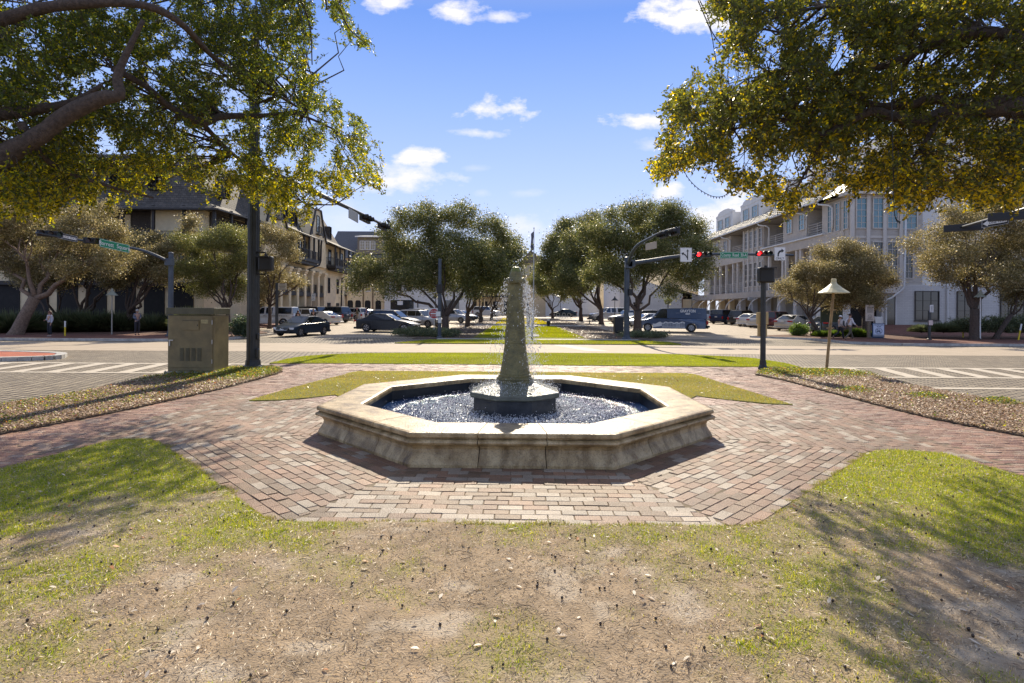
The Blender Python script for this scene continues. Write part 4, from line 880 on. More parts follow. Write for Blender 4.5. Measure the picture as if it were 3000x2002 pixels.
for px, r, h, lb in [(2405,.6,.55,'low yellow-green clump left of the bent bike rack'),(2440,.6,.6,'low yellow-green clump below the green board'),(2505,.7,.8,'broad green clump behind the walking couple'),(2545,.5,.5,'small clump beside the wooden notice board')]:
    shrub('leafy_shrub', (*gb(px, 40.3)[:2], .12), r, 2600, lb, ((.10,.15,.025),(.07,.10,.025),(.12,.12,.04)), h=h, spiky=True)
for px, r, h, lb in [(2700,.8,.7,'fern-like shrub left of the pushbutton post on the right'),(2765,1.0,.9,'dark shrub right of the pushbutton post'),(2840,1.2,1.1,'dark shrub at the foot of the right-edge oak'),(2920,1.5,1.25,'dark hedge shrub right of the pale green lamp'),(2990,1.5,1.3,'dark hedge shrub at the right edge of the view')]:
    shrub('grassy_shrub' if r < 1.1 else 'hedge_shrub', (*gb(px, 39.6)[:2], .5), r, 7000 if r > 1.1 else 2000, lb, DRK, h=h, spiky=r < 1.1)
shrub('ground_shrub', (*gb(1225, 40)[:2], .03), 1.9, 9000, 'wide low shrub bed under the oak beside the black saloon', DRK, h=.55)
shrub('ground_shrub', (*gb(1290, 39)[:2], .03), 1.6, 7000, 'low shrub around the foot of the do not enter sign', DRK, h=.5)
shrub('ground_shrub', (*gb(1885, 39.5)[:2], .03), 1.7, 7000, 'low shrub bed under the oak in front of the blue van', DRK, h=.4)
# ------------------------------------------------------------------ text and signs
def text(s, size, mat, parent, org, ux=(1,0,0), uz=(0,0,1), name='lettering', ax='CENTER', world=True, ext=.001, sx=1.0, bold=0):
    cu = bpy.data.curves.new('t', 'FONT'); cu.body = s; cu.size = size; cu.align_x = ax; cu.align_y = 'CENTER'; cu.extrude = ext; cu.resolution_u = 3; cu.offset = bold
    to = bpy.data.objects.new('t', cu); COL.objects.link(to); dg = bpy.context.evaluated_depsgraph_get()
    me = bpy.data.meshes.new_from_object(to.evaluated_get(dg)); bpy.data.objects.remove(to)
    me.materials.clear(); me.materials.append(mat); o = bpy.data.objects.new(name, me); link(o, parent)
    ux = Vector(ux).normalized(); uz = Vector(uz).normalized(); n = ux.cross(uz)
    org = Vector(org)-(wloc(parent) if (world and parent is not None) else Vector())
    m = Matrix.Identity(4)
    for i in range(3): m[i][0] = ux[i]*sx; m[i][1] = uz[i]; m[i][2] = n[i]; m[i][3] = org[i]
    me.transform(m); return o
inkM = M('sign_black', (.015,.015,.015), rough=.5); greenM = M('sign_green', (.0,.20,.085), rough=.35, spec=.5); signwM = M('sign_white', (.72,.72,.70), rough=.4); creamM_ = M('sign_cream', (.55,.47,.33), rough=.6)
redM = M('sign_red', (.42,.03,.03), rough=.4); yelM = M('marker_yellow', (.75,.55,.02), rough=.5)
def frame_of(org, ux): ux = Vector(ux).normalized(); uz = Vector((0,0,1)); return ux, uz, ux.cross(uz)
def panel(mb, c, ux, uz, w, h, t):
    ux, uz = Vector(ux).normalized(), Vector(uz).normalized(); n = ux.cross(uz); c = Vector(c)
    return mb.obox(c-ux*w/2-uz*h/2-n*t, ux*w, uz*h, n*t)
def poly_on(c, ux, uz, pts, off=.004):
    ux, uz = Vector(ux).normalized(), Vector(uz).normalized(); n = ux.cross(uz); c = Vector(c); return [c+ux*a+uz*b+n*off for a, b in pts]
def sign(name, c, ux, w, h, base, border, label, uz=(0,0,1), t=.02, cat='sign', group=None):
    s = thing(name, c, label, cat, group); mb = MB(); panel(mb, c, ux, uz, w, h, t); mb.build('board', base, s, world=True, bevel=.006)
    if border is not None:
        mb = MB(); e = .02*min(1.6, max(w, h)); g = .02*min(1.6, max(w, h))
        for a, b, ww, hh_ in ((0, h/2-g, w-2*g, e*.5), (0, -h/2+g, w-2*g, e*.5), (-w/2+g, 0, e*.5, h-2*g), (w/2-g, 0, e*.5, h-2*g)):
            q = poly_on(c, ux, uz, [(a-ww/2,b-hh_/2),(a+ww/2,b-hh_/2),(a+ww/2,b+hh_/2),(a-ww/2,b+hh_/2)], .003); mb.add(q, [(0,1,2,3)])
        mb.build('border', border, s, world=True)
    return s
def flat(s, c, ux, uz, polys, mat, name='symbol', off=.005):
    mb = MB()
    for p in polys: q = poly_on(c, ux, uz, p, off); mb.add(q, [tuple(range(len(q)))])
    return mb.build(name, mat, s, world=True)
def signal(c, ux, lit, label, n=3, w=1.05, h=.34):
    """horizontal three-lens head, lenses facing ux x uz"""
    c = Vector(c); ux = Vector(ux).normalized(); uz = Vector((0,0,1)); nn = ux.cross(uz); s = thing('traffic_light', c, label, 'traffic light', 'horizontal traffic lights')
    mb = MB(); mb.obox(c-ux*w/2-uz*h/2, ux*w, uz*h, -nn*.16); mb.build('housing', blackM, s, world=True, bevel=.02)
    for i in range(3):
        q = c+ux*((i-1)*w/3); L = MB(); ring = [q+nn*.012+(ux*math.cos(a)+uz*math.sin(a))*.125 for a in np.linspace(0, 2*math.pi, 17)[:-1]]; L.add(ring, [tuple(range(16))])
        col = ((.9,.02,.02),(.16,.07,.01),(.01,.07,.035))[i]
        m = M('lit_red_lens', (.8,.01,.01), emit=(1,.012,.015,5.5)) if (i == 0 and lit) else M(('red','amber','green')[i]+'_lens', (.03,.008,.008) if i == 0 else tuple(.35*k_ for k_ in col), rough=.25)
        L.build('lens', m, s, world=True)
        V = MB(); vs = []; fs = []; A = np.linspace(-.35, math.pi+.35, 13)
        for a in A:
            d = ux*math.cos(a)+uz*math.sin(a); vs += [q+d*.15, q+d*.135, q+d*.15+nn*.22, q+d*.135+nn*.22]
        for k in range(12):
            b = k*4; fs += [(b,b+4,b+6,b+2),(b+1,b+3,b+7,b+5),(b+2,b+6,b+7,b+3)]
        V.add(vs, fs); V.build('visor', blackM, s, world=True)
    return s
def mast(name, base, top, r0, r1, arms, label, mat, extra=None, n=10):
    t = thing(name, base, label, 'signal pole'); b = Vector(base)
    mb = MB(); mb.tube([b, b+Vector((0,0,top*.5)), b+Vector((0,0,top))], [r0, (r0+r1)/2, r1], n); mb.build('pole', mat, t, world=True)
    mb = MB(); mb.lathe([(r0*1.75,0),(r0*1.75,.04),(r0*1.6,.09),(r0*1.25,.15),(r0*1.15,.3)], 12, b); mb.build('base_plate', mat, t, world=True)
    mb = MB(); mb.sph(b+Vector((0,0,top)), r1*1.15, 10, 6, (1,1,.6)); mb.build('cap', mat, t, world=True)
    for pts, ra, rb in arms:
        k = len(pts); mb = MB(); mb.tube(pts, [ra+(rb-ra)*i/(k-1) for i in range(k)], 8); mb.build('arm', mat, t, smooth=True, world=True)
        mb = MB(); q = Vector(pts[0]); mb.box(q.x-r0*1.15, q.x+r0*1.15, q.y-r0*1.15, q.y+r0*1.15, q.z-.22, q.z+.22); mb.build('arm_clamp', mat, t, world=True)
    return t
X1 = (1, 0, 0)
# far left pole with the street name arm
bA = (-21.9, 35.7, .1); tipA = P(105, 682, 30.5)
ptsA = smoothpts([tuple(P(497, 768, 35.6)), tuple(P(440, 742, 34.9)), tuple(P(385, 727, 34.3)), tuple(P(230, 703, 32.2)), tuple(tipA)], 4)
mA = mast('signal_mast', bA, 5.3, .17, .15, [(ptsA, .11, .05)], 'blue-grey signal pole left of the cabinet, arm curving to the left', bluepole)
dA = (Vector(P(497,768,35.6))-Vector(P(140,690,31))); dA.z = dA.z; ua = Vector(dA).normalized()
ua_h = Vector((ua.x, ua.y, 0)).normalized()
def onA(px, py, Y): return P(px, py, Y)
c = P(344, 722, 33.0); s = sign('street_name_sign', c+Vector((0,-.2,0)), ua, 1.5, .48, greenM, signwM, 'green street name sign reading Barrett Square on the left signal arm', uz=ua.cross(Vector((0,-1,0))).normalized() if False else (0,0,1))
nA = ua_h.cross(Vector((0,0,1)))
text('Barrett  Square', .34, signwM, s, c+Vector((0,-.2,0))+nA*.006, ua, (0,0,1), sx=.74)
c = P(207, 697, 31.9); s = sign('one_way_sign', c+Vector((0,-.2,0)), ua, .92, .34, inkM, signwM, 'black and white one way sign between two signal heads on the left arm')
flat(s, c+Vector((0,-.2,0)), ua, (0,0,1), [[(-.42,0),(-.24,.13),(-.24,.07),(.40,.07),(.40,-.07),(-.24,-.07),(-.24,-.13)]], signwM, off=.005)
text('ONE WAY', .15, inkM, s, c+Vector((0,-.2,0))+nA*.009+ua*.09, ua, (0,0,1), sx=.85)
signal(P(152, 686, 31.2)+Vector((0,-.1,0)), ua_h, False, 'unlit traffic light at the outer end of the left signal arm', w=1.15)
signal(P(285, 707, 32.6)+Vector((0,-.1,0)), ua_h, False, 'unlit traffic light beside the Barrett Square sign', w=1.15)
# near left pole, arm reaching away over the main road
bB = Vector((-7.95, 17.1, .02)); endB = P(1150, 673, 31.8); stB = Vector((-7.95, 17.2, 6.3))
mB = mast('signal_mast', bB, 10.2, .185, .13, [([stB, stB.lerp(endB, .33)+Vector((0,0,.05)), stB.lerp(endB, .66)+Vector((0,0,.06)), endB], .12, .06)], 'tall dark fluted signal pole beside the cabinet, rising into the canopy', darkpole, n=16)
fl = MB()
for k in range(16):
    a = k/16*2*math.pi; d = Vector((math.cos(a), math.sin(a), 0)); fl.tube([bB+d*.18+Vector((0,0,.3)), bB+d*.128+Vector((0,0,10.1))], .012, 4, False)
fl.build('fluting', darkpole, mB, world=True)
for f, nm, w in ((.70,'longer',1.15),(.89,'outermost',1.15)):
    q = stB.lerp(endB, f); s_ = signal(q+Vector((.0,0,-.05)), (0,-1,0) if False else (0.05,1,0), False, nm+' unlit traffic light under the arm of the tall dark pole', w=1.35)
q = stB.lerp(endB, .55); s = sign('overhead_sign', q+Vector((.15,0,-.25)), (0,1,0), 1.5, .45, M('sign_back_grey', (.3,.3,.29), rough=.5, metal=.3), None, 'sign seen from behind under the arm of the tall dark pole')
cm = thing('traffic_camera', stB.lerp(endB, .95)+Vector((0,0,.08)), 'small camera on top of the arm of the tall dark pole', 'camera')
mb = MB(); mb.tube([(0,0,0),(0,0,.22)], .025, 6); mb.build('bracket', blackM, cm); mb = MB(); mb.box(-.06,.06,-.2,.16,.22,.34); mb.build('housing', blackM, cm, bevel=.02)
def pedhead(c, label, w=.46, h=.46, face=(1,0,0)):
    t = thing('pedestrian_signal', c, label, 'crossing signal', 'pedestrian signals'); c = Vector(c); ux = Vector(face).normalized(); n = ux.cross(Vector((0,0,1)))
    mb = MB(); mb.obox(c-ux*w/2-Vector((0,0,h/2))-n*.12, ux*w, n*.24, (0,0,h)); mb.build('housing', blackM, t, world=True, bevel=.05)
    mb = MB(); mb.obox(c-ux*w*.5-Vector((0,0,-h/2+.05))+n*.12, ux*w, n*.13, (0,0,.035)); mb.build('visor', blackM, t, world=True)
    mb = MB(); mb.tube([c+Vector((0,0,h/2)), c+Vector((0,0,h/2+.06))], .05, 8); mb.build('top_clamp', blackM, t, world=True)
pedhead((-7.52, 17.0, 3.27), 'pedestrian signal on the tall dark pole', .42, .46)
mb = MB(); mb.tube([(-7.8,17.0,3.62),(-7.55,17.0,3.62),(-7.52,17.0,3.5)], .03, 6); mb.tube([(-7.8,17.0,2.95),(-7.55,17.0,2.95),(-7.52,17.0,3.05)], .03, 6); mb.build('signal_bracket', blackM, mB, world=True)
mb = MB(); mb.box(-7.78,-7.72,16.95,17.07,.95,1.15); mb.box(-7.79,-7.71,16.9,17.06,.38,.68); mb.build('hand_hole_cover', darkpole, mB, world=True, bevel=.03)
# near right pedestrian post
bC = Vector((8.15, 18.05, .02)); mC = mast('crossing_post', bC, 2.85, .085, .08, [], 'dark crossing post with tan plates right of the fountain', darkpole)
pedhead((8.2, 18.0, 3.08), 'pedestrian signal on top of the dark post right of the fountain', .50, .50)
tanM = M('tan_plate', (.62,.47,.22), rough=.5)
for z, w, h in ((1.68,.40,.40),(1.28,.32,.38)):
    mb = MB(); mb.box(8.15-w/2, 8.15+w/2, 18.10, 18.13, z-h/2, z+h/2); mb.build('plate', tanM, mC, world=True, bevel=.02)
# far right pole with lit signals
bD = Vector((7.55, 36.6, 0)); zt = 5.35
armD = smoothpts([tuple(P(1850,772,36.4)), tuple(P(1900,765,36.3)), tuple(P(1990,751,36.2)), tuple(P(2100,745,36.1)), tuple(P(2325,748,36))], 3)
arm2 = smoothpts([(7.6,36.4,4.9), tuple(P(1850,745,35)), tuple(P(1870,718,33.5)), tuple(P(1905,698,32)), tuple(P(1940,680,30.5)), tuple(P(1985,668,28.8))], 3)
mD = mast('signal_mast', bD, zt, .19, .17, [(armD, .15, .07), (arm2, .12, .05)], 'blue-grey signal pole right of centre carrying the lit red lights', bluepole)
mb = MB(); mb.box(7.62,7.9,36.25,36.4,1.55,1.78); mb.build('label_plate', signwM, mD, world=True)
Y0 = 35.9
c = P(2010.5, 747, Y0); s = sign('lane_sign', c, X1, .76, .92, signwM, inkM, 'white sign with a straight and a left arrow, left of the first red light')
flat(s, c, X1, (0,0,1), [[(.07,-.33),(.13,-.33),(.13,.22),(.19,.22),(.10,.36),(.01,.22),(.07,.22)], [(.07,-.25),(.07,-.13),(.0,.0),(-.15,.09),(-.14,.16),(-.31,.11),(-.20,-.05),(-.18,.03),(-.05,-.06),(.03,-.18)]], inkM)
c = P(2285.5, 744, Y0); s = sign('lane_sign', c, X1, .72, .86, signwM, inkM, 'white ONLY sign with a right-turn arrow at the end of the signal arm')
flat(s, c, X1, (0,0,1), [[(-.16,-.17),(-.07,-.17),(-.06,-.02),(.0,.08),(.1,.14),(.1,.06),(.27,.19),(.1,.34),(.1,.25),(-.06,.19),(-.15,.04)]], inkM)
text('ONLY', .21, inkM, s, c+Vector((0,-.006,-.30)), sx=.95)
c = P(2151, 748, Y0); s = sign('street_name_sign', c, X1, 1.80, .42, greenM, signwM, 'green street name sign reading County Road 30-A between the red lights')
text('County  Road  30-A', .30, signwM, s, c+Vector((0,-.006,0)), sx=.66)
signal(P(2062, 746, Y0)+Vector((0,0,0)), X1, True, 'lit red traffic light left of the County Road sign', w=1.0)
signal(P(2239, 743, Y0), X1, True, 'lit red traffic light between the County Road sign and the ONLY sign', w=1.0)
for f, nm in ((.80,'lower'),(.97,'upper')):
    k = int(f*(len(arm2)-1)); q = Vector(arm2[k]); signal(q+Vector((0.05,0,-.16)), (.02,-1,0), False, nm+' traffic light seen from below on the second arm of the right pole', w=1.05)
k = int(.66*(len(arm2)-1)); q = Vector(arm2[k]); sign('overhead_sign', q+Vector((.05,0,-.45)), (.3,-1,0), 1.2, .4, M('sign_back_tan', (.45,.38,.3), rough=.5), None, 'sign seen edge-on below the second arm of the right pole')
mb = MB(); mb.box(7.62,7.86,36.3,36.5,2.9,3.35); mb.build('controller_box', blackM, mD, world=True, bevel=.03)
# right edge arm reaching in
tipE = P(2783, 676, 27.7); rootE = Vector((20.3, 17.5, 6.3))
mE = mast('signal_mast', (20.4, 17.3, .02), 6.6, .19, .15, [([rootE, rootE.lerp(tipE, .5)+Vector((0,0,.05)), tipE+Vector((0,0,.0))], .12, .05)], 'signal pole beyond the right edge whose arm reaches into view', darkpole)
dE = (rootE-tipE); uE = Vector((dE.x, dE.y, 0)).normalized(); 
ux_ = Vector((.62, -.78, 0)).normalized()
q = P(2822, 668, 26.9); signal(q, (-.80,.6,0), False, 'unlit traffic light at the tip of the right-edge arm', w=1.5)
q = P(2975, 633, 23.0); signal(q, (-.80,.6,0), False, 'unlit traffic light nearer the right edge on the same arm', w=1.75)
c = P(2902, 655, 24.6)+Vector((-.1,-.35,0)); uo = Vector((.85,-.52,.14)).normalized()
s = sign('one_way_sign', c, uo, .92, .34, inkM, signwM, 'black and white one way sign on the right-edge signal arm'); nO = Vector((uo.x,uo.y,0)).normalized().cross(Vector((0,0,1)))
flat(s, c, uo, (0,0,1), [[(-.42,0),(-.24,.13),(-.24,.07),(.40,.07),(.40,-.07),(-.24,-.07),(-.24,-.13)]], signwM, off=.005)
text('ONE WAY', .15, inkM, s, c+nO*.009+uo*.09, uo, (0,0,1), sx=.85)
# ------------------------------------------------------------------ cabinet
olive = M('olive_cabinet_paint', (.26,.205,.095), rough=.5, col2=(.17,.135,.065), scale=2.5, bump=.08, bscale=60)
olive2 = M('olive_lid_paint', (.10,.095,.055), rough=.5, var=.2, scale=4)
x0, x1, yA, yB = -9.72, -8.42, 15.72, 16.55; 
cb = thing('utility_cabinet', ((x0+x1)/2, (yA+yB)/2, 0), 'olive metal traffic cabinet with louvres standing in the left planting bed', 'cabinet')
mb = MB(); mb.box(x0, x1, yA, yB, .1, 1.70); mb.build('body', olive, cb, world=True, bevel=.012)
mb = MB(); mb.box(x0-.03, x1+.03, yA-.04, yB+.03, 1.72, 1.91); mb.build('lid', olive2, cb, world=True, bevel=.012)
mb = MB(); mb.box(x0-.06, x1+.08, yA-.09, yB+.06, 0, .11); mb.build('plinth', kerbM, cb, world=True, bevel=.01)
mb = MB(); mb.box(x0+.03, x1-.03, yA-.022, yA-.001, .22, 1.68); mb.build('door', olive, cb, world=True, bevel=.008)
mb = MB(); mb.box(x0+.42, x0+.90, yA-.05, yA-.024, 1.28, 1.56); mb.build('police_hatch', olive, cb, world=True, bevel=.008)
for i in range(4):
    mb = MB()
    for j in range(11): xx = x0+.36+i*.165; zz = .42+j*.034; mb.obox((xx, yA-.026, zz), (.11,0,0), (0,-.012,-.008), (0,0,.016))
    mb.build('louvre', olive2, cb, world=True)
for z_ in (.4, .95, 1.5): mb = MB(); mb.tube([(x1-.035, yA-.03, z_-.06), (x1-.035, yA-.03, z_+.06)], .014, 6); mb.build('hinge', steelM, cb, world=True)
mb = MB(); mb.box(x0+.44, x0+.88, yA-.054, yA-.051, 1.545, 1.552); mb.box(x0+.86, x0+.875, yA-.058, yA-.05, 1.40, 1.44); mb.build('hatch_lock', blackM, cb, world=True)
mb = MB(); mb.box(x1-.35, x1-.15, yA-.028, yA-.024, 1.47, 1.58); mb.build('warning_label', M('faded_label', (.42,.36,.18), var=.4, scale=40), cb, world=True)
mb = MB()
for xx, yy in ((x0-.03,yA-.06),(x1+.05,yA-.06),(x1+.05,yB+.03)): mb.tube([(xx,yy,.11),(xx,yy,.135)], .018, 6)
mb.build('anchor_bolts', steelM, cb, world=True)
mb = MB(); mb.box(x0+.06, x0+.09, yA-.05, yA-.02, .83, 1.0); mb.box(x0+.06, x0+.18, yA-.06, yA-.04, .98, 1.01); mb.build('handle', steelM, cb, world=True)
# ------------------------------------------------------------------ cone-shaded lamps and small posts
lampM = M('cream_lamp_paint', (.55,.49,.30), rough=.5, var=.12, scale=6); lampG = M('grey_green_lamp_paint', (.33,.36,.30), rough=.5); rustM = M('weathered_bronze', (.30,.20,.09), rough=.6, var=.3, scale=5)
def conelamp(base, h, r, label, pm, sm, lean=(0,0), group='cone-shaded garden lamps'):
    t = thing('garden_lamp', base, label, 'lamp', group); tp = Vector((lean[0], lean[1], h))
    mb = MB(); mb.tube([(0,0,0), tp*.5, tp], [.048,.045,.04] if r > .45 else [.04,.035,.03], 8); mb.build('post', pm, t)
    mb = MB(); mb.lathe([(r,0),(r*.97,.02),(r*.55,.16),(r*.22,.30),(r*.17,.36),(r*.17,.46),(r*.10,.47)], 20, tp-Vector((0,0,.12))); mb.lathe([(r*.96,.0),(r*.5,.13),(.05,.2)], 20, tp-Vector((0,0,.12)), cap=False); mb.build('lamp_shade', sm, t, smooth=False)
    if r > .45:
        for z in (1.35, 1.95): mb = MB(); q = tp*(z/h); mb.box(q.x-.11, q.x+.11, q.y-.03, q.y+.03, z-.02, z+.02); mb.build('bracket', pm, t)
conelamp(Vector((10.3, 18.2, .02)), 2.62, .47, 'cream cone-shaded garden lamp on a leaning bronze post, right planting bed', rustM, lampM, (.22, 0))
conelamp((*gb(328, 37.6)[:2], .1), 2.75, .36, 'pale cone-shaded lamp on a thin white post between the left trees', M('dull_post', (.32,.31,.27)), lampG)
conelamp((*gb(2872, 37.2)[:2], .12), 2.95, .36, 'pale green cone-shaded lamp in front of the white building', whiteM, lampG)
for px, Y, nm in ((1642,100,'cone-shaded street lamp before the long white wall'),(1276,49,'cone-shaded lamp behind the do not enter sign'),(1801,62,'cone-shaded lamp beside the dark bin')):
    conelamp((*gb(px, Y)[:2], gz(Y)), 2.9 if Y < 90 else 3.9, .42 if Y < 90 else .95, nm, darkpole, darkpole)
for px, py, lb, le in ((191,989,'yellow and white marker post right of the standing woman',0),(360,971,'yellow and white marker post left of the man in plaid',-.12),(2822,993,'yellow and white marker post left of the pale green lamp',0),(2984,1001,'leaning yellow and white marker post at the right edge',.2)):
    q = G(px, py); t = thing('marker_post', (q.x, q.y, .09), lb, 'marker post', 'yellow and white marker posts')
    h = .95 if px not in (2984,) else 1.1
    mb = MB(); mb.tube([(0,0,0),(le*.6,0,h*.6)], .045, 8); mb.build('yellow_section', yelM, t); mb = MB(); mb.tube([(le*.6,0,h*.6),(le,0,h)], .047, 8); mb.build('white_section', signwM, t)
# pushbutton post and board on the right
q = G(2723, 1000); t = thing('pushbutton_post', (q.x, q.y, .09), 'short dark post with two white notices before the right shop window', 'post')
mb = MB(); mb.tube([(0,0,0),(0,0,1.95)], .09, 10); mb.lathe([(.15,0),(.15,.05),(.1,.1)], 12); mb.build('post', darkpole, t)
mb = MB(); mb.box(-.09,.15,-.16,-.1,1.82,2.32); mb.build('sign_back', M('notice_blue', (.12,.14,.2)), t); mb = MB(); mb.box(-.1,.12,-.19,-.165,1.84,2.32); mb.build('notice', signwM, t)
for i in range(5): mb = MB(); mb.box(-.06,.08,-.196,-.192,1.90+i*.08,1.93+i*.08); mb.build('text_line', inkM, t)
mb = MB(); mb.box(-.13,.13,-.14,-.1,.98,1.30); mb.build('lower_notice', M('notice_pink', (.62,.52,.48)), t)
# left pushbutton pole in the square
q = Vector((*gb(1288, 37.2)[:2], 0)); t = thing('signal_post', q, 'slim blue-grey signal post at the corner of the square lawn', 'post')
mb = MB(); mb.tube([(0,0,0),(0,0,5.3)], [.13,.11], 10); mb.lathe([(.22,0),(.22,.05),(.14,.12)], 12); mb.build('post', bluepole, t)
mb = MB(); mb.box(-.18,.20,-.22,-.1,3.0,3.6); mb.build('signal_box', blackM, t, bevel=.03)
mb = MB(); mb.box(-.22,.08,-.20,-.17,1.45,1.78); mb.box(-.08,.13,-.2,-.17,1.02,1.38); mb.build('notices', signwM, t)
q = Vector((*gb(1272, 38.4)[:2], gz(38.4))); t = thing('do_not_enter_sign', q, 'red and white do not enter sign on a thin post by the left oak', 'sign')
mb = MB(); mb.tube([(0,0,0),(0,0,2.05)], .035, 8); mb.build('post', steelM, t); mb = MB(); mb.box(-.38,.38,-.06,-.04,1.25,2.0); mb.build('board', signwM, t)
mb = MB(); mb.add([(.33*math.cos(a), -.066, 1.62+.33*math.sin(a)) for a in np.linspace(0, 2*math.pi, 25)[:-1]], [tuple(range(24))]); mb.build('disc', redM, t)
mb = MB(); mb.add([(-.24,-.072,1.58),(.24,-.072,1.58),(.24,-.072,1.67),(-.24,-.072,1.67)], [(0,1,2,3)]); mb.build('bar', signwM, t)
text('DO NOT', .15, signwM, t, q+Vector((0,-.072,1.78))); text('ENTER', .15, signwM, t, q+Vector((0,-.072,1.46)))
# direction signs on posts, left side street
def postsign(px, Y, h, w, sh, mat, lb, lines=5, dx=0, pm=darkpole, dark=inkM, r=.05):
    q = Vector((*gb(px, Y)[:2], gz(Y)+.05)); t = thing('direction_sign', q, lb, 'sign'); mb = MB(); mb.tube([(0,0,0),(0,0,h)], r, 8); mb.build('post', pm, t)
    mb = MB(); mb.box(dx-w/2, dx+w/2, -.07, -.04, h-sh-.02, h-.02); mb.build('board', mat, t)
    mb = MB()
    for i in range(lines): z = h-sh*(i+.7)/lines; ww = w*random.uniform(.3,.42); mb.add([(dx-ww,-.074,z),(dx+ww,-.074,z),(dx+ww,-.074,z+sh/lines*.35),(dx-ww,-.074,z+sh/lines*.35)], [(0,1,2,3)])
    mb.build('lettering', dark, t); return t
t = postsign(811, 49, 4.0, .75, .6, creamM_, 'cream direction board on a dark post before the white pickup', 5, .5, r=.14)
postsign(916, 66, 3.4, .45, .85, signwM, 'white list sign on a pole behind the parked white saloon', 5, .1)
postsign(2200, 70, 3.3, .9, .35, signwM, 'small white shop sign hanging under the grey balcony', 2)
postsign(2027, 80, 3.9, .5, .9, M('grey_board', (.4,.4,.4)), 'dark post with a narrow sign before the low building behind the van', 4, .25)
postsign(1947, 52, 2.0, .35, .5, M('board_green', (.05,.2,.1)), 'small green parking sign in front of the blue van', 2, 0, r=.03) if False else None
# notice board, A-frames, golf cart sign
q = Vector((*gb(2546, 39)[:2], .12)); t = thing('notice_board', q, 'cream notice board on a wooden post behind the walking couple', 'sign')
woodM = M('grey_wood', (.22,.17,.12), rough=.8, var=.3, scale=10)
mb = MB(); mb.box(-.09,.09,-.09,.09,0,2.4); mb.build('post', woodM, t); mb = MB(); mb.box(-.34,.26,-.16,-.11,1.15,2.3); mb.build('board', M('notice_cream', (.5,.42,.34)), t, bevel=.02)
mb = MB()
for i in range(6): mb.add([(-.24,-.165,2.12-i*.07),(.16,-.165,2.12-i*.07),(.16,-.165,2.145-i*.07),(-.24,-.165,2.145-i*.07)], [(0,1,2,3)])
for i in range(2): mb.add([(-.24,-.165,1.24+i*.06),(.16,-.165,1.24+i*.06),(.16,-.165,1.26+i*.06),(-.24,-.165,1.26+i*.06)], [(0,1,2,3)])
mb.tube([(-.04+.13*math.cos(a), -.165, 1.47+.13*math.sin(a)) for a in np.linspace(0, 2*math.pi, 17)], .008, 4); mb.box(-.1,.02,-.17,-.163,1.42,1.46); mb.build('lettering', inkM, t)
q = G(2573, 995); q.z = .02; t = thing('golf_cart_sign', q, 'blue-framed pavement sign reading NO GOLF CARTS OR LSVS on the kerb', 'sign'); blueM = M('sign_navy', (.03,.06,.12), rough=.5); bwM = M('sign_pale_blue', (.55,.62,.75), rough=.5)
mb = MB(); mb.box(-.42,.42,-.05,.05,.12,1.12); mb.obox((-.42,.05,.06),(.84,0,0),(0,.35,0),(0,0,.06)); mb.box(-.45,.45,-.2,.25,0,.1); mb.build('frame', blueM, t, bevel=.02)
mb = MB(); mb.box(-.37,.37,-.062,-.052,.2,1.08); mb.build('panel', bwM, t); mb = MB(); mb.box(-.37,.37,-.068,-.064,.2,.33); mb.build('foot_band', M('band_grey', (.25,.28,.32)), t)
text('NO GOLF CARTS', .105, blueM, t, q+Vector((0,-.07,1.0)), sx=.8, bold=.003); text('OR LSVS', .1, blueM, t, q+Vector((0,-.07,.88)), sx=.8, bold=.003)
mb = MB(); cz = .58
mb.tube([(.23*math.cos(a), -.07, cz+.20*math.sin(a)) for a in np.linspace(0, 2*math.pi, 25)], .012, 5); mb.bar((-.16,-.072,cz+.14), (.16,-.072,cz-.14), .018)
mb.box(-.15,.10,-.072,-.066,cz-.05,cz+.0); mb.box(-.02,.1,-.072,-.066,cz,cz+.035); mb.bar((-.12,-.07,cz), (-.1,-.07,cz+.11), .01); mb.bar((.09,-.07,cz), (.07,-.07,cz+.11), .01); mb.box(-.13,.09,-.072,-.066,cz+.11,cz+.125)
for x in (-.1, .08): mb.tube([(x+.035*math.cos(a), -.071, cz-.075+.035*math.sin(a)) for a in np.linspace(0, 2*math.pi, 13)], .009, 4)
mb.build('symbol', blueM, t)
q = Vector((*gb(2573, 47.5)[:2], .42)); t = thing('folding_sign', q, 'blank white A-frame sign standing in the shop entrance', 'sign')
mb = MB(); mb.obox((-.32,-.25,.35),(.6,0,0),(0,.03,0),(0,.15,.75)); mb.build('front_board', whiteM, t); mb = MB()
for x in (-.32,.26): mb.bar((x,-.3,0),(x,-.08,1.12),.05); mb.bar((x+.1,.35,0),(x,-.05,1.12),.05)
mb.build('legs', whiteM, t)
q = Vector((*gb(2437, 43.3)[:2], .15)); t = thing('green_board', q, 'large dark green board standing behind the right lamp', 'board'); gbM = M('dark_green_board', (.04,.06,.035), rough=.6)
mb = MB(); mb.box(-.85,.85,0,.08,.95,2.55); mb.build('panel', gbM, t); mb = MB()
for x in (-.8,.8): mb.box(x-.05,x+.05,0,.08,0,.96)
mb.build('legs', gbM, t)
for px, Y, lb in ((2370,42,'bent hoop bike rack nearest the silver saloon'),(2398,41.2,'bent hoop bike rack below the green board')):
    q = Vector((*gb(px, Y)[:2], .12)); t = thing('bike_rack', q, lb, 'bike rack', 'hoop bike racks'); mb = MB(); mb.tube([(.12,0,0),(.12,0,.95)]+[(0-.0+.17*math.cos(a)-.03, 0, .78+.17*math.sin(a)) for a in np.linspace(.8, 5.6, 14)], .03, 8); mb.build('tube', steelM, t, smooth=True)
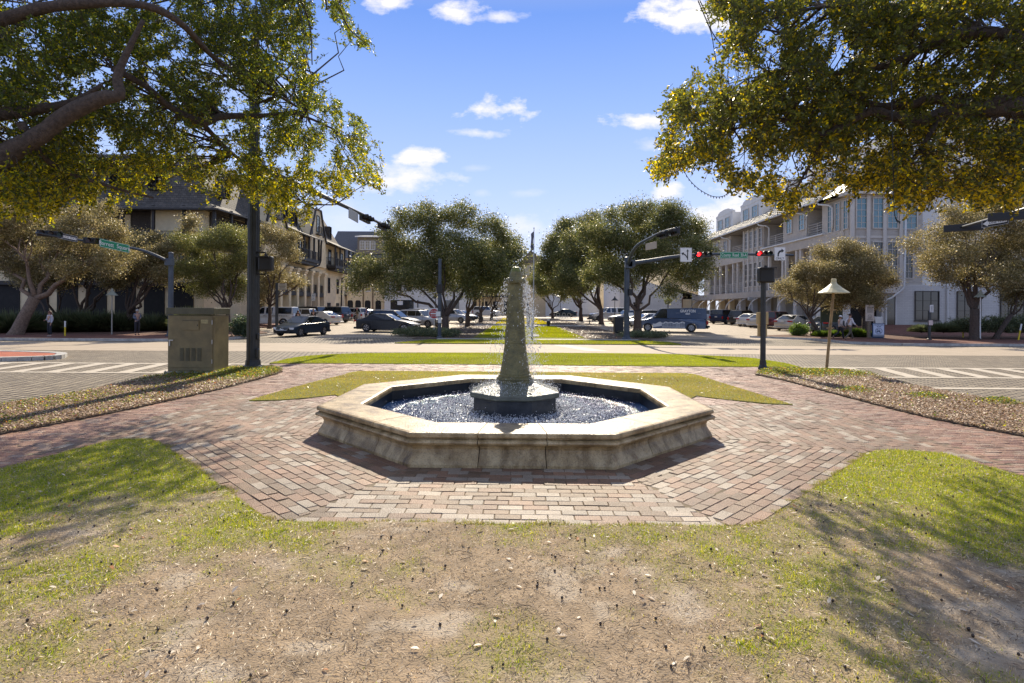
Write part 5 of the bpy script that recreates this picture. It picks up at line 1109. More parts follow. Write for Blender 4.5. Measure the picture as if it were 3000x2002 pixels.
for px, lb in ((1635,'left hoop bike rack at the far end of the lawn'),(1652,'middle hoop bike rack at the far end of the lawn'),(1667,'right hoop bike rack at the far end of the lawn')):
    q = Vector((*gb(px, 94)[:2], gz(94))); t = thing('bike_rack', q, lb, 'bike rack', 'far hoop bike racks'); mb = MB(); mb.tube([(-.25,0,0),(-.25,0,.7),(-.15,0,.85),(.15,0,.85),(.25,0,.7),(.25,0,0)], .035, 6); mb.build('tube', steelM, t)
# square furniture
q = Vector((*gb(1563, 66)[:2], gz(66))); t = thing('flagpole', q, 'tall flagpole with a limp striped flag behind the fountain pillar', 'flagpole')
mb = MB(); mb.tube([(0,0,0),(0,0,11.3)], [.09,.04], 8); mb.sph((0,0,11.35), .08); mb.build('pole', M('pale_pole', (.55,.55,.53), rough=.4), t)
fm = M('striped_flag', (.15,.03,.05), rough=.8); mb = MB()
vs = []; NF = 10
for i in range(NF+1):
    z = 11.0-i*.22
    for j in range(7): vs.append((-.06-.05*j+.03*math.sin(i*.8+j), .09*math.sin(j*1.9+i*.25), z-.06*j))
mb.add(vs, [(i*7+j, i*7+j+1, (i+1)*7+j+1, (i+1)*7+j) for i in range(NF) for j in range(6)]); mb.build('flag', fm, t)
nt = fm.node_tree; wv = nt.nodes.new('ShaderNodeTexWave'); wv.inputs['Scale'].default_value = 3.2; wv.wave_profile = 'SAW'; tc = nt.nodes.new('ShaderNodeTexCoord'); cr = nt.nodes.new('ShaderNodeValToRGB'); cr.color_ramp.interpolation = 'CONSTANT'; cr.color_ramp.elements[0].color = (.03,.035,.10,1); cr.color_ramp.elements[1].color = (.35,.33,.33,1); cr.color_ramp.elements[1].position = .55
nt.links.new(tc.outputs['Object'], wv.inputs[0]); nt.links.new(wv.outputs[0], cr.inputs[0]); nt.links.new(cr.outputs[0], nt.nodes['Principled BSDF'].inputs[0])
q = Vector((*gb(1559, 36.9)[:2], .03)); t = thing('marker_column', q, 'short silver post on a black foot behind the falling water', 'post'); mb = MB(); mb.tube([(0,0,.2),(.02,0,1.1),(.05,0,1.95)], [.07,.08,.07], 8); mb.build('shaft', steelM, t); mb = MB(); mb.tube([(0,0,0),(0,0,.22)], .06, 8); mb.build('foot', blackM, t)
q = Vector((*gb(1557, 56)[:2], gz(56))); t = thing('flag_base', q, 'low dark planter ring on the lawn beside the silver post', 'planter'); mb = MB(); mb.lathe([(.6,0),(.65,.1),(.6,.16),(.4,.16)], 16); mb.lathe([(.16,.1),(.2,1.2),(.1,1.3)], 10, (-.3,0,0)); mb.build('ring', darkpole, t)
q = Vector((*gb(1607, 58)[:2], gz(58))); t = thing('bollard_light', q, 'short bollard with a bright white cap on the square lawn', 'bollard'); mb = MB(); mb.lathe([(.14,0),(.13,.15),(.20,.3),(.20,.55),(.12,.6)], 10); mb.build('body', darkpole, t); mb = MB(); mb.lathe([(.13,.6),(.13,.75),(.1,.8)], 10); mb.build('cap', whiteM, t)
q = Vector((*gb(1562, 38.5)[:2], .03)); t = thing('ground_plaque', q, 'flat pale plaque in the grass at the foot of the silver post', 'plaque'); mb = MB(); mb.obox((-.35,-.2,.05),(.75,0,0),(0,.35,.12),(0,-.01,.03)); mb.build('slab', kerbM, t)
q = Vector((*gb(1812, 45)[:2], gz(45))); t = thing('litter_bin', q, 'square dark litter bin under the right oak', 'bin'); mb = MB(); mb.box(-.35,.35,-.35,.35,.05,1.25); mb.build('body', blackM, t, bevel=.03); mb = MB(); mb.box(-.38,.38,-.38,.38,1.25,1.33); mb.build('lid', darkpole, t, bevel=.02)
for px, Y, lb in ((1722,80,'dark park bench left of the litter bin, farther off'),(1745,66,'dark park bench nearer the litter bin'),(1395,62,'dark park bench under the left row of oaks')):
    q = Vector((*gb(px, Y)[:2], gz(Y))); t = thing('park_bench', q, lb, 'bench', 'dark park benches in the square')
    mb = MB(); [mb.box(-.8,.8,-.2+i*.1,-.12+i*.1,.43,.46) for i in range(5)]; mb.build('seat', darkpole, t); mb = MB(); [mb.box(-.8,.8,.28,.31,.55+i*.1,.62+i*.1) for i in range(4)]; mb.build('backrest', darkpole, t)
    for x in (-.7,.7): mb = MB(); mb.box(x-.03,x+.03,-.2,-.15,0,.44); mb.box(x-.03,x+.03,.25,.3,0,.92); mb.build('leg', darkpole, t)
q = Vector((*gb(1702, 96)[:2], gz(96))); t = thing('bollard', q, 'yellowish bollard before the long white wall', 'bollard'); mb = MB(); mb.lathe([(.2,0),(.2,1.0),(.12,1.1)], 10); mb.build('body', M('dull_yellow', (.5,.42,.2)), t)
q = Vector((*gb(1957, 80)[:2], gz(80))); t = thing('street_lantern', q, 'black street lantern with a hanging basket above the blue van', 'street lamp'); mb = MB(); mb.tube([(0,0,0),(0,0,4.1)], [.1,.05], 8); mb.build('post', blackM, t); mb = MB(); mb.lathe([(.1,4.05),(.25,4.45),(.28,4.5),(.1,4.75),(.02,4.95)], 8); mb.build('lantern', blackM, t)
L_, S_, c_ = foliage([(0,0,2.9,.55)], 900, .14, .1, DRK); sprigs('flower_basket', L_[:,0], L_[:,1], L_[:,2], S_, c_, t, farleafM)
# ------------------------------------------------------------------ vehicles
CAR = dict(
 sedan=dict(L=4.75, W=1.82, H=1.45, wr=.33, gb=(-.40,.24), gt=(-.19,.05), hood=.80, cowl=.93, trunk=1.02, belt=.93, wb=(-.29,.31), nose=.60),
 luxe=dict(L=5.2, W=1.9, H=1.49, wr=.36, gb=(-.39,.20), gt=(-.19,.02), hood=.84, cowl=.97, trunk=1.05, belt=.97, wb=(-.29,.32), nose=.62),
 suv=dict(L=4.75, W=1.88, H=1.72, wr=.37, gb=(-.475,.22), gt=(-.40,.06), hood=.98, cowl=1.09, trunk=1.10, belt=1.08, wb=(-.29,.31), nose=.78),
 bigsuv=dict(L=5.3, W=2.0, H=1.92, wr=.41, gb=(-.48,.22), gt=(-.43,.08), hood=1.12, cowl=1.22, trunk=1.22, belt=1.20, wb=(-.30,.31), nose=.95),
 van=dict(L=6.1, W=2.03, H=2.13, wr=.39, gb=(-.485,.27), gt=(-.475,.15), hood=1.10, cowl=1.25, trunk=1.2, belt=1.18, wb=(-.27,.335), nose=.95),
 minivan=dict(L=5.1, W=1.98, H=1.75, wr=.35, gb=(-.47,.30), gt=(-.41,.10), hood=.95, cowl=1.08, trunk=1.06, belt=1.04, wb=(-.28,.32), nose=.72),
 pickup=dict(L=5.8, W=2.0, H=1.95, wr=.41, gb=(-.48,.20), gt=(-.44,.07), hood=1.15, cowl=1.22, trunk=1.22, belt=1.20, wb=(-.31,.32), nose=.95))
_pm = {}
def paint(col, metal=.35, rough=.3):
    k = tuple(col)
    if k not in _pm: _pm[k] = M('car_paint', col, rough=rough, metal=0 if sum(col) < .12 else metal, coat=.12 if sum(col) < .12 else .8, var=.04, scale=2, spec=.35 if sum(col) < .12 else .5)
    return _pm[k]
trimM = M('dark_car_trim', (.015,.015,.016), rough=.5); plateM = M('licence_plate', (.55,.55,.55), rough=.4); tyreM = rubberM; rimM = M('alloy_rim', (.42,.42,.43), rough=.3, metal=.7); hoodlineM = trimM
def car(kind, px, py, fwd, col, label, name='parked_car', cat='car', Y=None, group='cars parked and driving around the square', sc=1.0, rim=None, side=None, zoff=0):
    p = CAR[kind]; L, W, H, wr = p['L'], p['W'], p['H'], p['wr']; q = G(px, py) if Y is None else GX(px+TH*(py-1001), Y)
    a = math.atan2(fwd[1], fwd[0]); t = thing(name, (q.x, q.y, gz(q.y)+.0+zoff-.02), label, cat, group, a); t.scale = (sc, sc, sc)
    pm = paint(col); gc = .22 if kind in ('sedan','luxe') else .3
    # lower body: side profile with wheel arches, lofted across the width
    pts = [(-L/2+.10, gc)]
    for wx in (p['wb'][0]*L, p['wb'][1]*L):
        ra = wr+.055; zc = wr
        a0 = math.asin(max(-1, min(1, (gc-zc)/ra))); n = 9
        for i in range(n+1):
            an = math.pi-a0-(math.pi-2*a0)*i/n; pts.append((wx+ra*math.cos(an), zc+ra*math.sin(an)))
    pts += [(L/2-.14, gc), (L/2-.03, gc+.14), (L/2, .48), (L/2-.03, p['nose']), (L/2-.18, p['nose']+.09), (L*.36, p['hood']), (L*(p['gb'][1]+.03), p['cowl']-.02), (p['gb'][1]*L, p['cowl']),
            (0, p['belt']), (p['gb'][0]*L*.98, p['trunk']), (-L/2+.10, p['trunk']-.02), (-L/2+.02, p['trunk']-.12), (-L/2-.0, .62), (-L/2+.03, gc+.12)]
    layers = [(-1, 0), (-.985, .35), (-.93, .8), (-.6, 1), (0, 1), (.6, 1), (.93, .8), (.985, .35), (1, 0)]
    vs = []; m = len(pts)
    for s, e in layers:
        for x, z in pts:
            u = abs(x)/(L/2); tz = .045*(1-e) if z > .55 else -.0*(1-e)
            tx = (abs(s)**3)*.22*max(0, (u-.80)/.2)**1.3
            y = s*W/2*(1-.045*max(0, (z-.55)/(H*.4)))*(1-.05*max(0, (u-.8)/.2)) + 0
            if gc+.05 < z < .95 and abs(s) == 1: y *= 1.0
            vs.append((x-math.copysign(tx, x), y, z-tz))
    fs = []
    for j in range(len(layers)-1):
        for i in range(m): i2 = (i+1) % m; fs.append((j*m+i, (j+1)*m+i, (j+1)*m+i2, j*m+i2))
    fs.append(tuple(range(m))); fs.append(tuple((len(layers)-1)*m+i for i in range(m))[::-1])
    b = MB(); b.add(vs, fs); body = b.build('body', pm, t, smooth=True)
    md = body.modifiers.new('e', 'EDGE_SPLIT'); md.split_angle = R(38)
    # greenhouse
    zb, zt = p['belt']-.03, H; wbm, wtm = W/2*.925, W/2*(.86 if kind == 'van' else .74); b0, b1 = p['gb'][0]*L, p['gb'][1]*L; t0, t1 = p['gt'][0]*L, p['gt'][1]*L
    def gv(x, s, z): return (x, s*z, 0)
    zbr, zbf = p['trunk']-.03, p['cowl']-.03
    vs = [(b0,-wbm,zbr),(b1,-wbm,zbf),(b1,wbm,zbf),(b0,wbm,zbr),(t0,-wtm,zt-.035),(t1,-wtm,zt-.045),(t1,wtm,zt-.045),(t0,wtm,zt-.035),((t0),0,zt-.01),((t1),0,zt-.02),((t0+t1)/2,-wtm,zt-.015),((t0+t1)/2,wtm,zt-.015),((t0+t1)/2,0,zt)]
    fs = [(0,1,5,10,4),(2,3,7,11,6),(1,2,6,9,5),(3,0,4,8,7),(4,10,12,8),(10,5,9,12),(8,12,11,7),(12,9,6,11)]
    b = MB(); b.add(vs, fs); b.build('roof', pm, t, smooth=False, bevel=.05)
    def sp(x, z, s, o=.008):
        f = (z-zb)/(zt-.04-zb); return (x, s*((wbm+(wtm-wbm)*f)+o), z)
    def xr(z): f = (z-zbr)/(zt-.035-zbr); return b0+(t0-b0)*f
    def xf(z): f = (z-zbf)/(zt-.045-zbf); return b1+(t1-b1)*f
    zl, zh = p['belt']+.045, zt-.11
    xm = .0*L if kind != 'van' else L*.065
    segs = []
    if kind == 'van': segs = [(xm, None)]
    elif kind == 'pickup': segs = [(.02*L, None), (-.12*L, -.01*L), (-.44*L, -.17*L)]
    elif kind in ('sedan', 'luxe'): segs = [(0.0, None), (None, -.03*1)]
    else: segs = [(0.0, None), (-.21*L, -.04), (None, -.21*L-.06)]
    for s in (-1, 1):
        win = MB()
        for lo, hi in segs:
            l0 = (xr(zl)+.12 if lo is None else lo); l1 = (xr(zh)+.07 if lo is None else lo); h0 = (xf(zl)-.13 if hi is None else hi); h1 = (xf(zh)-.09 if hi is None else hi)
            q4 = [sp(l0, zl, s), sp(h0, zl, s), sp(h1, zh, s), sp(l1, zh, s)]; win.add(q4, [(0,1,2,3) if s < 0 else (3,2,1,0)])
        win.build('side_window', carglassM, t)
    def endglass(front):
        xx0, xx1 = (b1, t1) if front else (b0, t0); z0 = zbf if front else zbr; z1 = zt-.045 if front else zt-.035
        r = []
        for f, s in ((.10,-1),(.10,1),(.90,1),(.90,-1)):
            x = xx0+(xx1-xx0)*f+(.014 if front else -.014); z = z0+(z1-z0)*f+.008; y = s*((wbm+(wtm-wbm)*f)-.085); r.append((x, y, z))
        g = MB(); g.add(r, [(0,1,2,3) if front else (3,2,1,0)]); return g
    endglass(True).build('windscreen', carglassM, t)
    if kind != 'van': endglass(False).build('rear_window', carglassM, t)
    # wheels
    tm = MB(); tw = .22; prf = [(wr*.60,-tw/2),(wr*.93,-tw/2),(wr,-tw*.36),(wr,tw*.36),(wr*.93,tw/2),(wr*.60,tw/2)]; n = 20
    vs = []; fs = []
    for r, y in prf:
        for k in range(n): an = 2*math.pi*k/n; vs.append((r*math.cos(an), y, r*math.sin(an)))
    for i in range(len(prf)-1):
        for k in range(n): k2 = (k+1) % n; fs.append((i*n+k, i*n+k2, (i+1)*n+k2, (i+1)*n+k))
    tm.add(vs, fs)
    rm = MB()
    for sgn in (1, -1):
        rm.add([(wr*.62*math.cos(2*math.pi*k/n), sgn*(tw/2-.05), wr*.62*math.sin(2*math.pi*k/n)) for k in range(n)], [tuple(range(n))])
    sm = MB()
    for sgn in (1, -1):
        for k in range(5 if kind != 'van' else 8):
            an = 2*math.pi*k/(5 if kind != 'van' else 8)
            for da in (-.13, .13): sm.bar((wr*.1*math.cos(an), sgn*(tw/2-.03), wr*.1*math.sin(an)), (wr*.6*math.cos(an+da), sgn*(tw/2-.02), wr*.6*math.sin(an+da)), .045, .03)
        vs = []
        for rr_ in (wr*.60, wr*.54): vs += [(rr_*math.cos(2*math.pi*k/n), sgn*(tw/2-.01), rr_*math.sin(2*math.pi*k/n)) for k in range(n)]
        sm.add(vs, [(k, (k+1) % n, n+(k+1) % n, n+k) for k in range(n)])
    first = None
    for wx in (p['wb'][0]*L, p['wb'][1]*L):
        for s in (-1, 1):
            if first is None:
                w = tm.build('wheel', tyreM, t); d = rm.build('wheel_well', trimM, w); r_ = sm.build('rim', rim or rimM, w); first = (w, d, r_)
            else:
                w = first[0].copy(); link(w, t); w.parent = t
                for c_ in first[1:]: cc_ = c_.copy(); link(cc_, w)
            w.location = (wx, s*(W/2-tw/2-.005), wr)
    # lights, grille, plates, mirrors
    zh_ = p['nose']+.0; zt_ = p['trunk']-.22
    for s in (-1, 1):
        h = MB(); x = L/2-.12; h.obox((x-.22, s*W*.47, zh_-.09), (.26,-s*.07,-.01), (0,-s*.30,0), (0,0,.13)); h.build('headlight', headM, t, bevel=.02)
        h = MB()
        if kind in ('suv','bigsuv','van','minivan','pickup'): h.box(-L/2-.012, -L/2+.16, s*W*.485-(.14 if s > 0 else 0), s*W*.485+(.14 if s < 0 else 0), zt_-.30, zt_+.02)
        else: h.obox((-L/2+.20, s*W*.475, zt_), (-.2,-s*.06,0), (0,-s*.34,0), (0,0,.12))
        h.build('taillight', redlensM, t, bevel=.015)
        h = MB(); h.box(b1-.32, b1-.16, s*(W/2+.02)-(0 if s > 0 else .17), s*(W/2+.02)+(.17 if s > 0 else 0), p['belt']+.02, p['belt']+.17); h.build('mirror', trimM if kind == 'van' else pm, t, bevel=.04)
    h = MB(); h.box(L/2-.10, L/2+.012, -W*.27, W*.27, p['nose']-.20, p['nose']-.03); h.box(L/2-.12, L/2+.006, -W*.33, W*.33, gc+.06, gc+.22); h.build('grille', trimM, t, bevel=.015)
    h = MB(); h.box(L/2, L/2+.02, -.15, .15, .42, .55) ; h.box(-L/2-.016, -L/2+.05, -.16, .16, .78 if kind in ('sedan','luxe') else .88, .91 if kind in ('sedan','luxe') else 1.01); h.build('licence_plate', plateM, t)
    h = MB(); h.box(-L/2-.03, -L/2+.25, -W*.44, W*.44, gc+.02, gc+.17); 
    if kind in ('van','pickup','bigsuv'): h.box(-L/2-.14, -L/2+.1, -W*.45, W*.45, .42, .58)
    h.build('rear_bumper', trimM if kind == 'van' else pm, t, bevel=.03)
    g = MB()
    for s in (-1, 1):
        yy = s*(W/2*.985+.004)
        for xx in ([L*.19, -.02*L, -.2*L] if kind != 'van' else [L*.20, .045*L]): g.box(xx-.006, xx+.006, min(yy, yy+s*.003)-.003, max(yy, yy+s*.003)+.003, gc+.12, p['belt']-.08)
        for xx in ([-.01*L+.12, -.19*L+.12] if kind != 'van' else [.07*L]): g.box(xx-.09, xx+.09, yy-.02, yy+.02, p['belt']-.17, p['belt']-.135)
    g.build('door_seams', trimM, t)
    if kind in ('suv', 'bigsuv'):
        g = MB()
        for s in (-1, 1): g.tube([(t0+.15, s*wtm*.93, zt-.01), (t0+.3, s*wtm*.93, zt+.045), (t1-.3, s*wtm*.93, zt+.04), (t1-.1, s*wtm*.93, zt-.02)], .016, 5)
        g.build('roof_rails', chromeM if sum(col) < .6 else trimM, t)
    return t
WH = (.62,.61,.58); BK = (.012,.012,.014); SLV = (.40,.39,.37); NAVY = (.015,.022,.05)
c = car('sedan', 888, 985, (-.26,-.965), (.012,.022,.035), 'dark blue-green saloon driving towards the camera on the left street', 'saloon_car', Y=39.8, sc=.97)
h = MB(); Lh = 4.75/2; h.tube([(Lh+.02,.62,.66),(Lh+.035,.42,.46),(Lh+.04,-.42,.46),(Lh+.02,-.62,.66)], .03, 6); h.tube([(Lh+.035+.0,.09*math.cos(a),.60+.07*math.sin(a)) for a in np.linspace(0,6.283,13)], .014, 5); h.build('chrome_grille_trim', chromeM, c)
car('pickup', 790, 955, (-1,.03), WH, 'white crew-cab pickup with a topper, parked behind the tall dark pole', 'pickup_truck', 'pickup truck', Y=55)
h = MB()
for i in range(6): h.box(.35-.0,.85,-1.03,-1.015,.62+i*.1,.65+i*.1)
h.box(-2.3,-.6,-1.03,-1.015,1.06,1.10)
h.box(.35,.85,1.015,1.03,.62,.65)
q = [o for o in COL.objects if o.get('category') == 'pickup truck'][0]
h2 = MB()
for i in range(6): h2.box(.45,.85,1.012,1.022,.55+i*.1,.575+i*.1)
for i in range(9): h2.box(-2.2+i*.17,-2.1+i*.17,1.008,1.02,1.02,1.07)
h2.build('lettering', trimM, q)
c = car('suv', 868, 940, (-.97,.15), WH, 'white SUV half hidden behind the white pickup', 'parked_suv', Y=61)
car('bigsuv', 893, 935, (-.95,.3), BK, 'black boxy off-roader behind the white SUV on the left', 'parked_suv', Y=66)
car('sedan', 942, 942, (-.90,.42), WH, 'white saloon seen from its rear corner behind the driving dark saloon', 'saloon_car', Y=60)
car('bigsuv', 966, 940, (-.93,.36), (.05,.055,.065), 'large dark grey SUV behind the white saloon on the left', 'parked_suv', Y=67)
car('suv', 1032, 932, (-.9,.42), WH, 'white SUV behind the two men crossing the left car park', 'parked_suv', Y=76)
car('sedan', 1070, 932, (-.9,.42), (.16,.19,.24), 'blue-grey car behind the man in the blue shirt', 'saloon_car', Y=82)
car('luxe', 1137, 972, (.985,-.13), BK, 'black luxury saloon seen from the side at the left of the square', 'saloon_car', Y=46)
car('suv', 1155, 962, (.97,-.2), (.014,.014,.016), 'black estate parked just behind the black luxury saloon', 'parked_suv', Y=50.5)
car('suv', 1232, 958, (.90,-.42), (.45,.43,.40), 'pale silver SUV left of the do not enter sign', 'parked_suv', Y=55)
car('suv', 1246, 948, (.9,-.4), (.03,.032,.036), 'dark SUV behind the pale silver SUV', 'parked_suv', Y=62)
car('minivan', 1262, 935, (.92,-.35), WH, 'white van showing above the dark SUV roofs', 'parked_van', 'van', Y=74)
car('suv', 1330, 945, (.9,-.4), SLV, 'silver car behind the first oak trunks of the left row', 'parked_suv', Y=68)
car('sedan', 1352, 938, (.9,-.4), (.3,.3,.29), 'grey car farther back between the left oak trunks', 'saloon_car', Y=78)
car('bigsuv', 1428, 927, (.96,-.25), WH, 'white SUV facing right between the left trunks, at the far end', 'parked_suv', Y=104)
car('luxe', 1650, 928, (-.99,.05), (.012,.025,.03), 'dark saloon in front of the long white wall', 'saloon_car', Y=104)
car('pickup', 1785, 938, (-.97,-.2), WH, 'white pickup behind the slim trunks right of the lawn', 'pickup_truck', 'pickup truck', Y=80)
car('suv', 1838, 945, (-.96,-.2), SLV, 'silver SUV just left of the right signal pole', 'parked_suv', Y=70)
car('suv', 1882, 948, (-.95,-.25), (.03,.03,.03), 'dark SUV right behind the right signal pole', 'parked_suv', Y=66)
car('sedan', 1897, 950, (-.95,-.25), WH, 'white saloon whose roof shows above the bonnet of the van', 'saloon_car', Y=60)
c = car('van', 1967, 972, (-.972,.235), (.035,.062,.12), 'blue delivery van with white lettering and a painted dune scene', 'delivery_van', 'van', Y=48.9, sc=.98, rim=M('white_steel_rim', (.5,.5,.5), rough=.4, metal=.3))
# lettering sits on the van's left side, the one that faces the camera: local +y
LW = 2.03/2*.985
def vtext(s, size, x, z, sx=1.0, bold=0):
    f = (z-1.15)/(2.09-1.15); y = (2.03/2*.925+(2.03/2*.86-2.03/2*.925)*f)+.014; o = text(s, size, signwM, c, (0,0,0), (-1,0,0), (0,-.07,1), world=False, sx=sx, bold=bold); o.location = (x, y, z); return o
vtext('GRAYTON', .33, -1.35, 1.84, .82, .012); vtext('BEER', .20, -1.35, 1.60, .9, .008)
def vy(z): return 2.03/2*(1-.045*max(0, (z-.55)/(2.13*.4)))+.012
mb = MB(); random.seed(4)
up = [(1.62-i*.13, .86+.05*math.sin(i*1.7)+random.uniform(-.03,.03) if 2 < i < 22 else .72) for i in range(26)]
for i in range(25):
    xa, za = up[i]; xb, zb_ = up[i+1]
    lo = .50 if i > 5 else .42+.02*i
    if xb < -1.15: break
    if i < 6: mb.add([(xa, vy(lo), lo),(xb, vy(lo), lo),(xb, vy(zb_), zb_),(xa, vy(za), za)], [(0,1,2,3)])
    else:
        zt1 = min(za, zb_); mb.add([(xa, vy(zt1-.06), zt1-.06),(xb, vy(zt1-.06), zt1-.06),(xb, vy(zb_), zb_),(xa, vy(za), za)], [(0,1,2,3)])
        mb.add([(xa, vy(.4), .40),(xb, vy(.4), .40),(xb, vy(.45), .45),(xa, vy(.45), .45)], [(0,1,2,3)])
        for k in range(3):
            xx = xa-.02-k*.04; w = random.uniform(.008,.022); zq = random.uniform(.45,.6); mb.add([(xx, vy(zq)+.0, .45),(xx-w, vy(zq), .45),(xx-w, vy(zt1), zt1-.05),(xx, vy(zt1), zt1-.05)], [(0,1,2,3)])
mb.build('dune_graphic', signwM, c)
mb = MB()
for x, z, w in ((-.35,1.66,.35),(-2.2,1.66,.25),(-.6,1.08,.3),(-1.3,1.08,.35),(-2.1,1.08,.6),(-1.2,.95,.55)): mb.add([(x, vy(z) if z < 1.2 else 2.03/2*.895+.012, z),(x-w, vy(z) if z < 1.2 else 2.03/2*.895+.012, z),(x-w, vy(z) if z < 1.2 else 2.03/2*.893+.012, z+.025),(x, vy(z) if z < 1.2 else 2.03/2*.893+.012, z+.025)], [(0,1,2,3)])
mb.build('fine_print', M('faded_white', (.3,.33,.38)), c)
random.seed(8)
car('suv', 2086, 940, (.72,.69), (.42,.42,.41), 'silver off-roader, farthest in the right-hand row', 'parked_suv', Y=78)
car('bigsuv', 2126, 943, (.74,.67), NAVY, 'navy SUV second farthest in the right-hand row', 'parked_suv', Y=71, sc=.94)
car('bigsuv', 2182, 943, (.76,.65), (.045,.042,.036), 'dark bronze SUV between the navy SUV and the white saloon', 'parked_suv', Y=67, sc=.92)
car('sedan', 2205, 946, (.74,.67), WH, 'white saloon with dark rear window in the right-hand row', 'saloon_car', Y=63)
car('sedan', 2238, 948, (.74,.67), (.55,.54,.5), 'white car half hidden behind the crossing post', 'saloon_car', Y=59.5)
car('minivan', 2278, 955, (.76,.65), (.10,.008,.012), 'dark red minivan just right of the crossing post', 'parked_minivan', 'minivan', Y=58.5)
car('sedan', 2330, 963, (.80,.60), (.44,.42,.38), 'silver saloon nearest in the right-hand row beside the bushes', 'saloon_car', Y=53, sc=1.03)
car('sedan', 2432, 958, (.80,.60), (.03,.045,.055), 'dark car behind the hoop bike racks', 'saloon_car', Y=49.5)
# ------------------------------------------------------------------ people
def skin(name, V, E, Rr, mat, parent, root=0, sub=1, smooth=True):
    me = bpy.data.meshes.new(name); me.from_pydata([tuple(v) for v in V], E, []); me.materials.append(mat); o = bpy.data.objects.new(name, me); link(o, parent)
    md = o.modifiers.new('skin', 'SKIN'); md.use_smooth_shade = smooth
    sv = me.skin_vertices[0].data if me.skin_vertices else None
    if sv is None:
        bm_ = None
    for i, r in enumerate(Rr):
        sv[i].radius = r if hasattr(r, '__len__') else (r, r)
        sv[i].use_root = (i == root)
    s = o.modifiers.new('sub', 'SUBSURF'); s.levels = sub; s.render_levels = sub; return o
skinM = M('skin', (.42,.24,.16), rough=.5); hairM_ = M('brown_hair', (.09,.035,.02), rough=.6)
def person(loc, rz, label, top, legs, pose, h=1.75, hat=None, hair=None, long_top=.0, shoes=(.03,.02,.02), hairlong=False, plaid=False):
    t = thing('person', loc, label, 'person', 'people around the square', rz); k = h/1.75; t.scale = (k, k, k)
    # local: facing +x, z up
    J = dict(pel=(0,0,.93), waist=(.0,0,1.07), chest=(.01,0,1.30), neck=(0,0,1.48), head0=(.015,0,1.56), head1=(.025,0,1.66), crown=(.01,0,1.73),
             ls=(0,.17,1.42), rs=(0,-.17,1.42), le=(-.03,.23,1.14), re=(-.03,-.23,1.14), lw=(.06,.24,.90), rw=(.06,-.24,.90), lh=(0,.095,.90), rh=(0,-.095,.90), lk=(.02,.10,.50), rk=(.02,-.10,.50), la=(-.02,.10,.09), ra=(-.02,-.10,.09), lt=(.12,.11,.04), rt=(.12,-.11,.04))
    J.update(pose); J = {a: Vector(b) for a, b in J.items()}
    names = ['pel','waist','chest','neck','head0','head1','crown','ls','le','lw','rs','re','rw','lh','lk','la','lt','rh','rk','ra','rt']
    ix = {n_: i for i, n_ in enumerate(names)}; V = [J[n_] for n_ in names]
    Rr = [(.13,.10),(.12,.09),(.15,.10),(.055,.055),(.075,.085),(.08,.095),(.045,.05),.055,.042,.027,.055,.042,.027,.08,.055,.037,.03,.08,.055,.037,.03]
    E = [(0,1),(1,2),(2,3),(3,4),(4,5),(5,6),(2,7),(7,8),(8,9),(2,10),(10,11),(11,12),(0,13),(13,14),(14,15),(15,16),(0,17),(17,18),(18,19),(19,20)]
    # hands: palm and five separate fingers
    for w, e in (('lw','le'),('rw','re')):
        d = (J[w]-J[e]).normalized(); sd_ = d.cross(Vector((1,0,0))).normalized() if abs(d.x) < .9 else Vector((0,1,0)); fw = sd_.cross(d).normalized()
        pal = J[w]+d*.055; V.append(pal); Rr.append((.026,.018)); ip = len(V)-1; E.append((ix[w], ip))
        for j, (o_, l_) in enumerate(((-.024,.075),(-.008,.085),(.008,.08),(.024,.065))):
            a_ = pal+d*.035+fw*o_; b_ = a_+d*l_*.5; c__ = b_+d*l_*.4-sd_*.02*(1 if w == 'lw' else -1)
            for v_, r_ in ((a_,.009),(b_,.008),(c__,.006)): V.append(v_); Rr.append(r_)
            n_ = len(V); E += [(ip, n_-3), (n_-3, n_-2), (n_-2, n_-1)]
        a_ = pal+fw*.035; b_ = a_+d*.035+fw*.012; V += [a_, b_]; Rr += [.011, .008]; n_ = len(V); E += [(ip, n_-2), (n_-2, n_-1)]
    skin('body', V, E, Rr, skinM, t, 0, 1)
    hc = (J['head0']+J['head1'])/2
    f = MB(); f.sph(hc+Vector((.095,0,-.0)), .014, 6, 4); f.sph(hc+Vector((-.0,.085,0)), .02, 6, 4, (.8,.5,1.2)); f.sph(hc+Vector((-.0,-.085,0)), .02, 6, 4, (.8,.5,1.2)); f.build('nose_and_ears', skinM, t, smooth=True)
    f = MB(); [f.sph(hc+Vector((.083, s*.03, .022)), .009, 6, 4) for s in (-1,1)]; f.build('eyes', blackM, t); f = MB(); f.sph(hc+Vector((.086,0,-.045)), .02, 6, 4, (.3,1,.25)); f.build('mouth', M('lips', (.3,.09,.07)), t)
    tm_ = M('top_cloth', top, rough=.9, var=.15, scale=20)
    if plaid:
        nt = tm_.node_tree; ck = nt.nodes.new('ShaderNodeTexChecker'); ck.inputs['Scale'].default_value = 22; ck.inputs['Color1'].default_value = (.03,.05,.10,1); ck.inputs['Color2'].default_value = (.22,.24,.28,1)
        tcx = nt.nodes.new('ShaderNodeTexCoord'); nt.links.new(tcx.outputs['Object'], ck.inputs[0]); nt.links.new(ck.outputs[0], nt.nodes['Principled BSDF'].inputs['Base Color'])
    TV = [J['chest'], J['waist'], J['pel']+Vector((0,0,.02-long_top)), J['neck']-Vector((0,0,.03)), J['ls'], J['le'], J['lw']-(J['lw']-J['le'])*.08, J['rs'], J['re'], J['rw']-(J['rw']-J['re'])*.08]
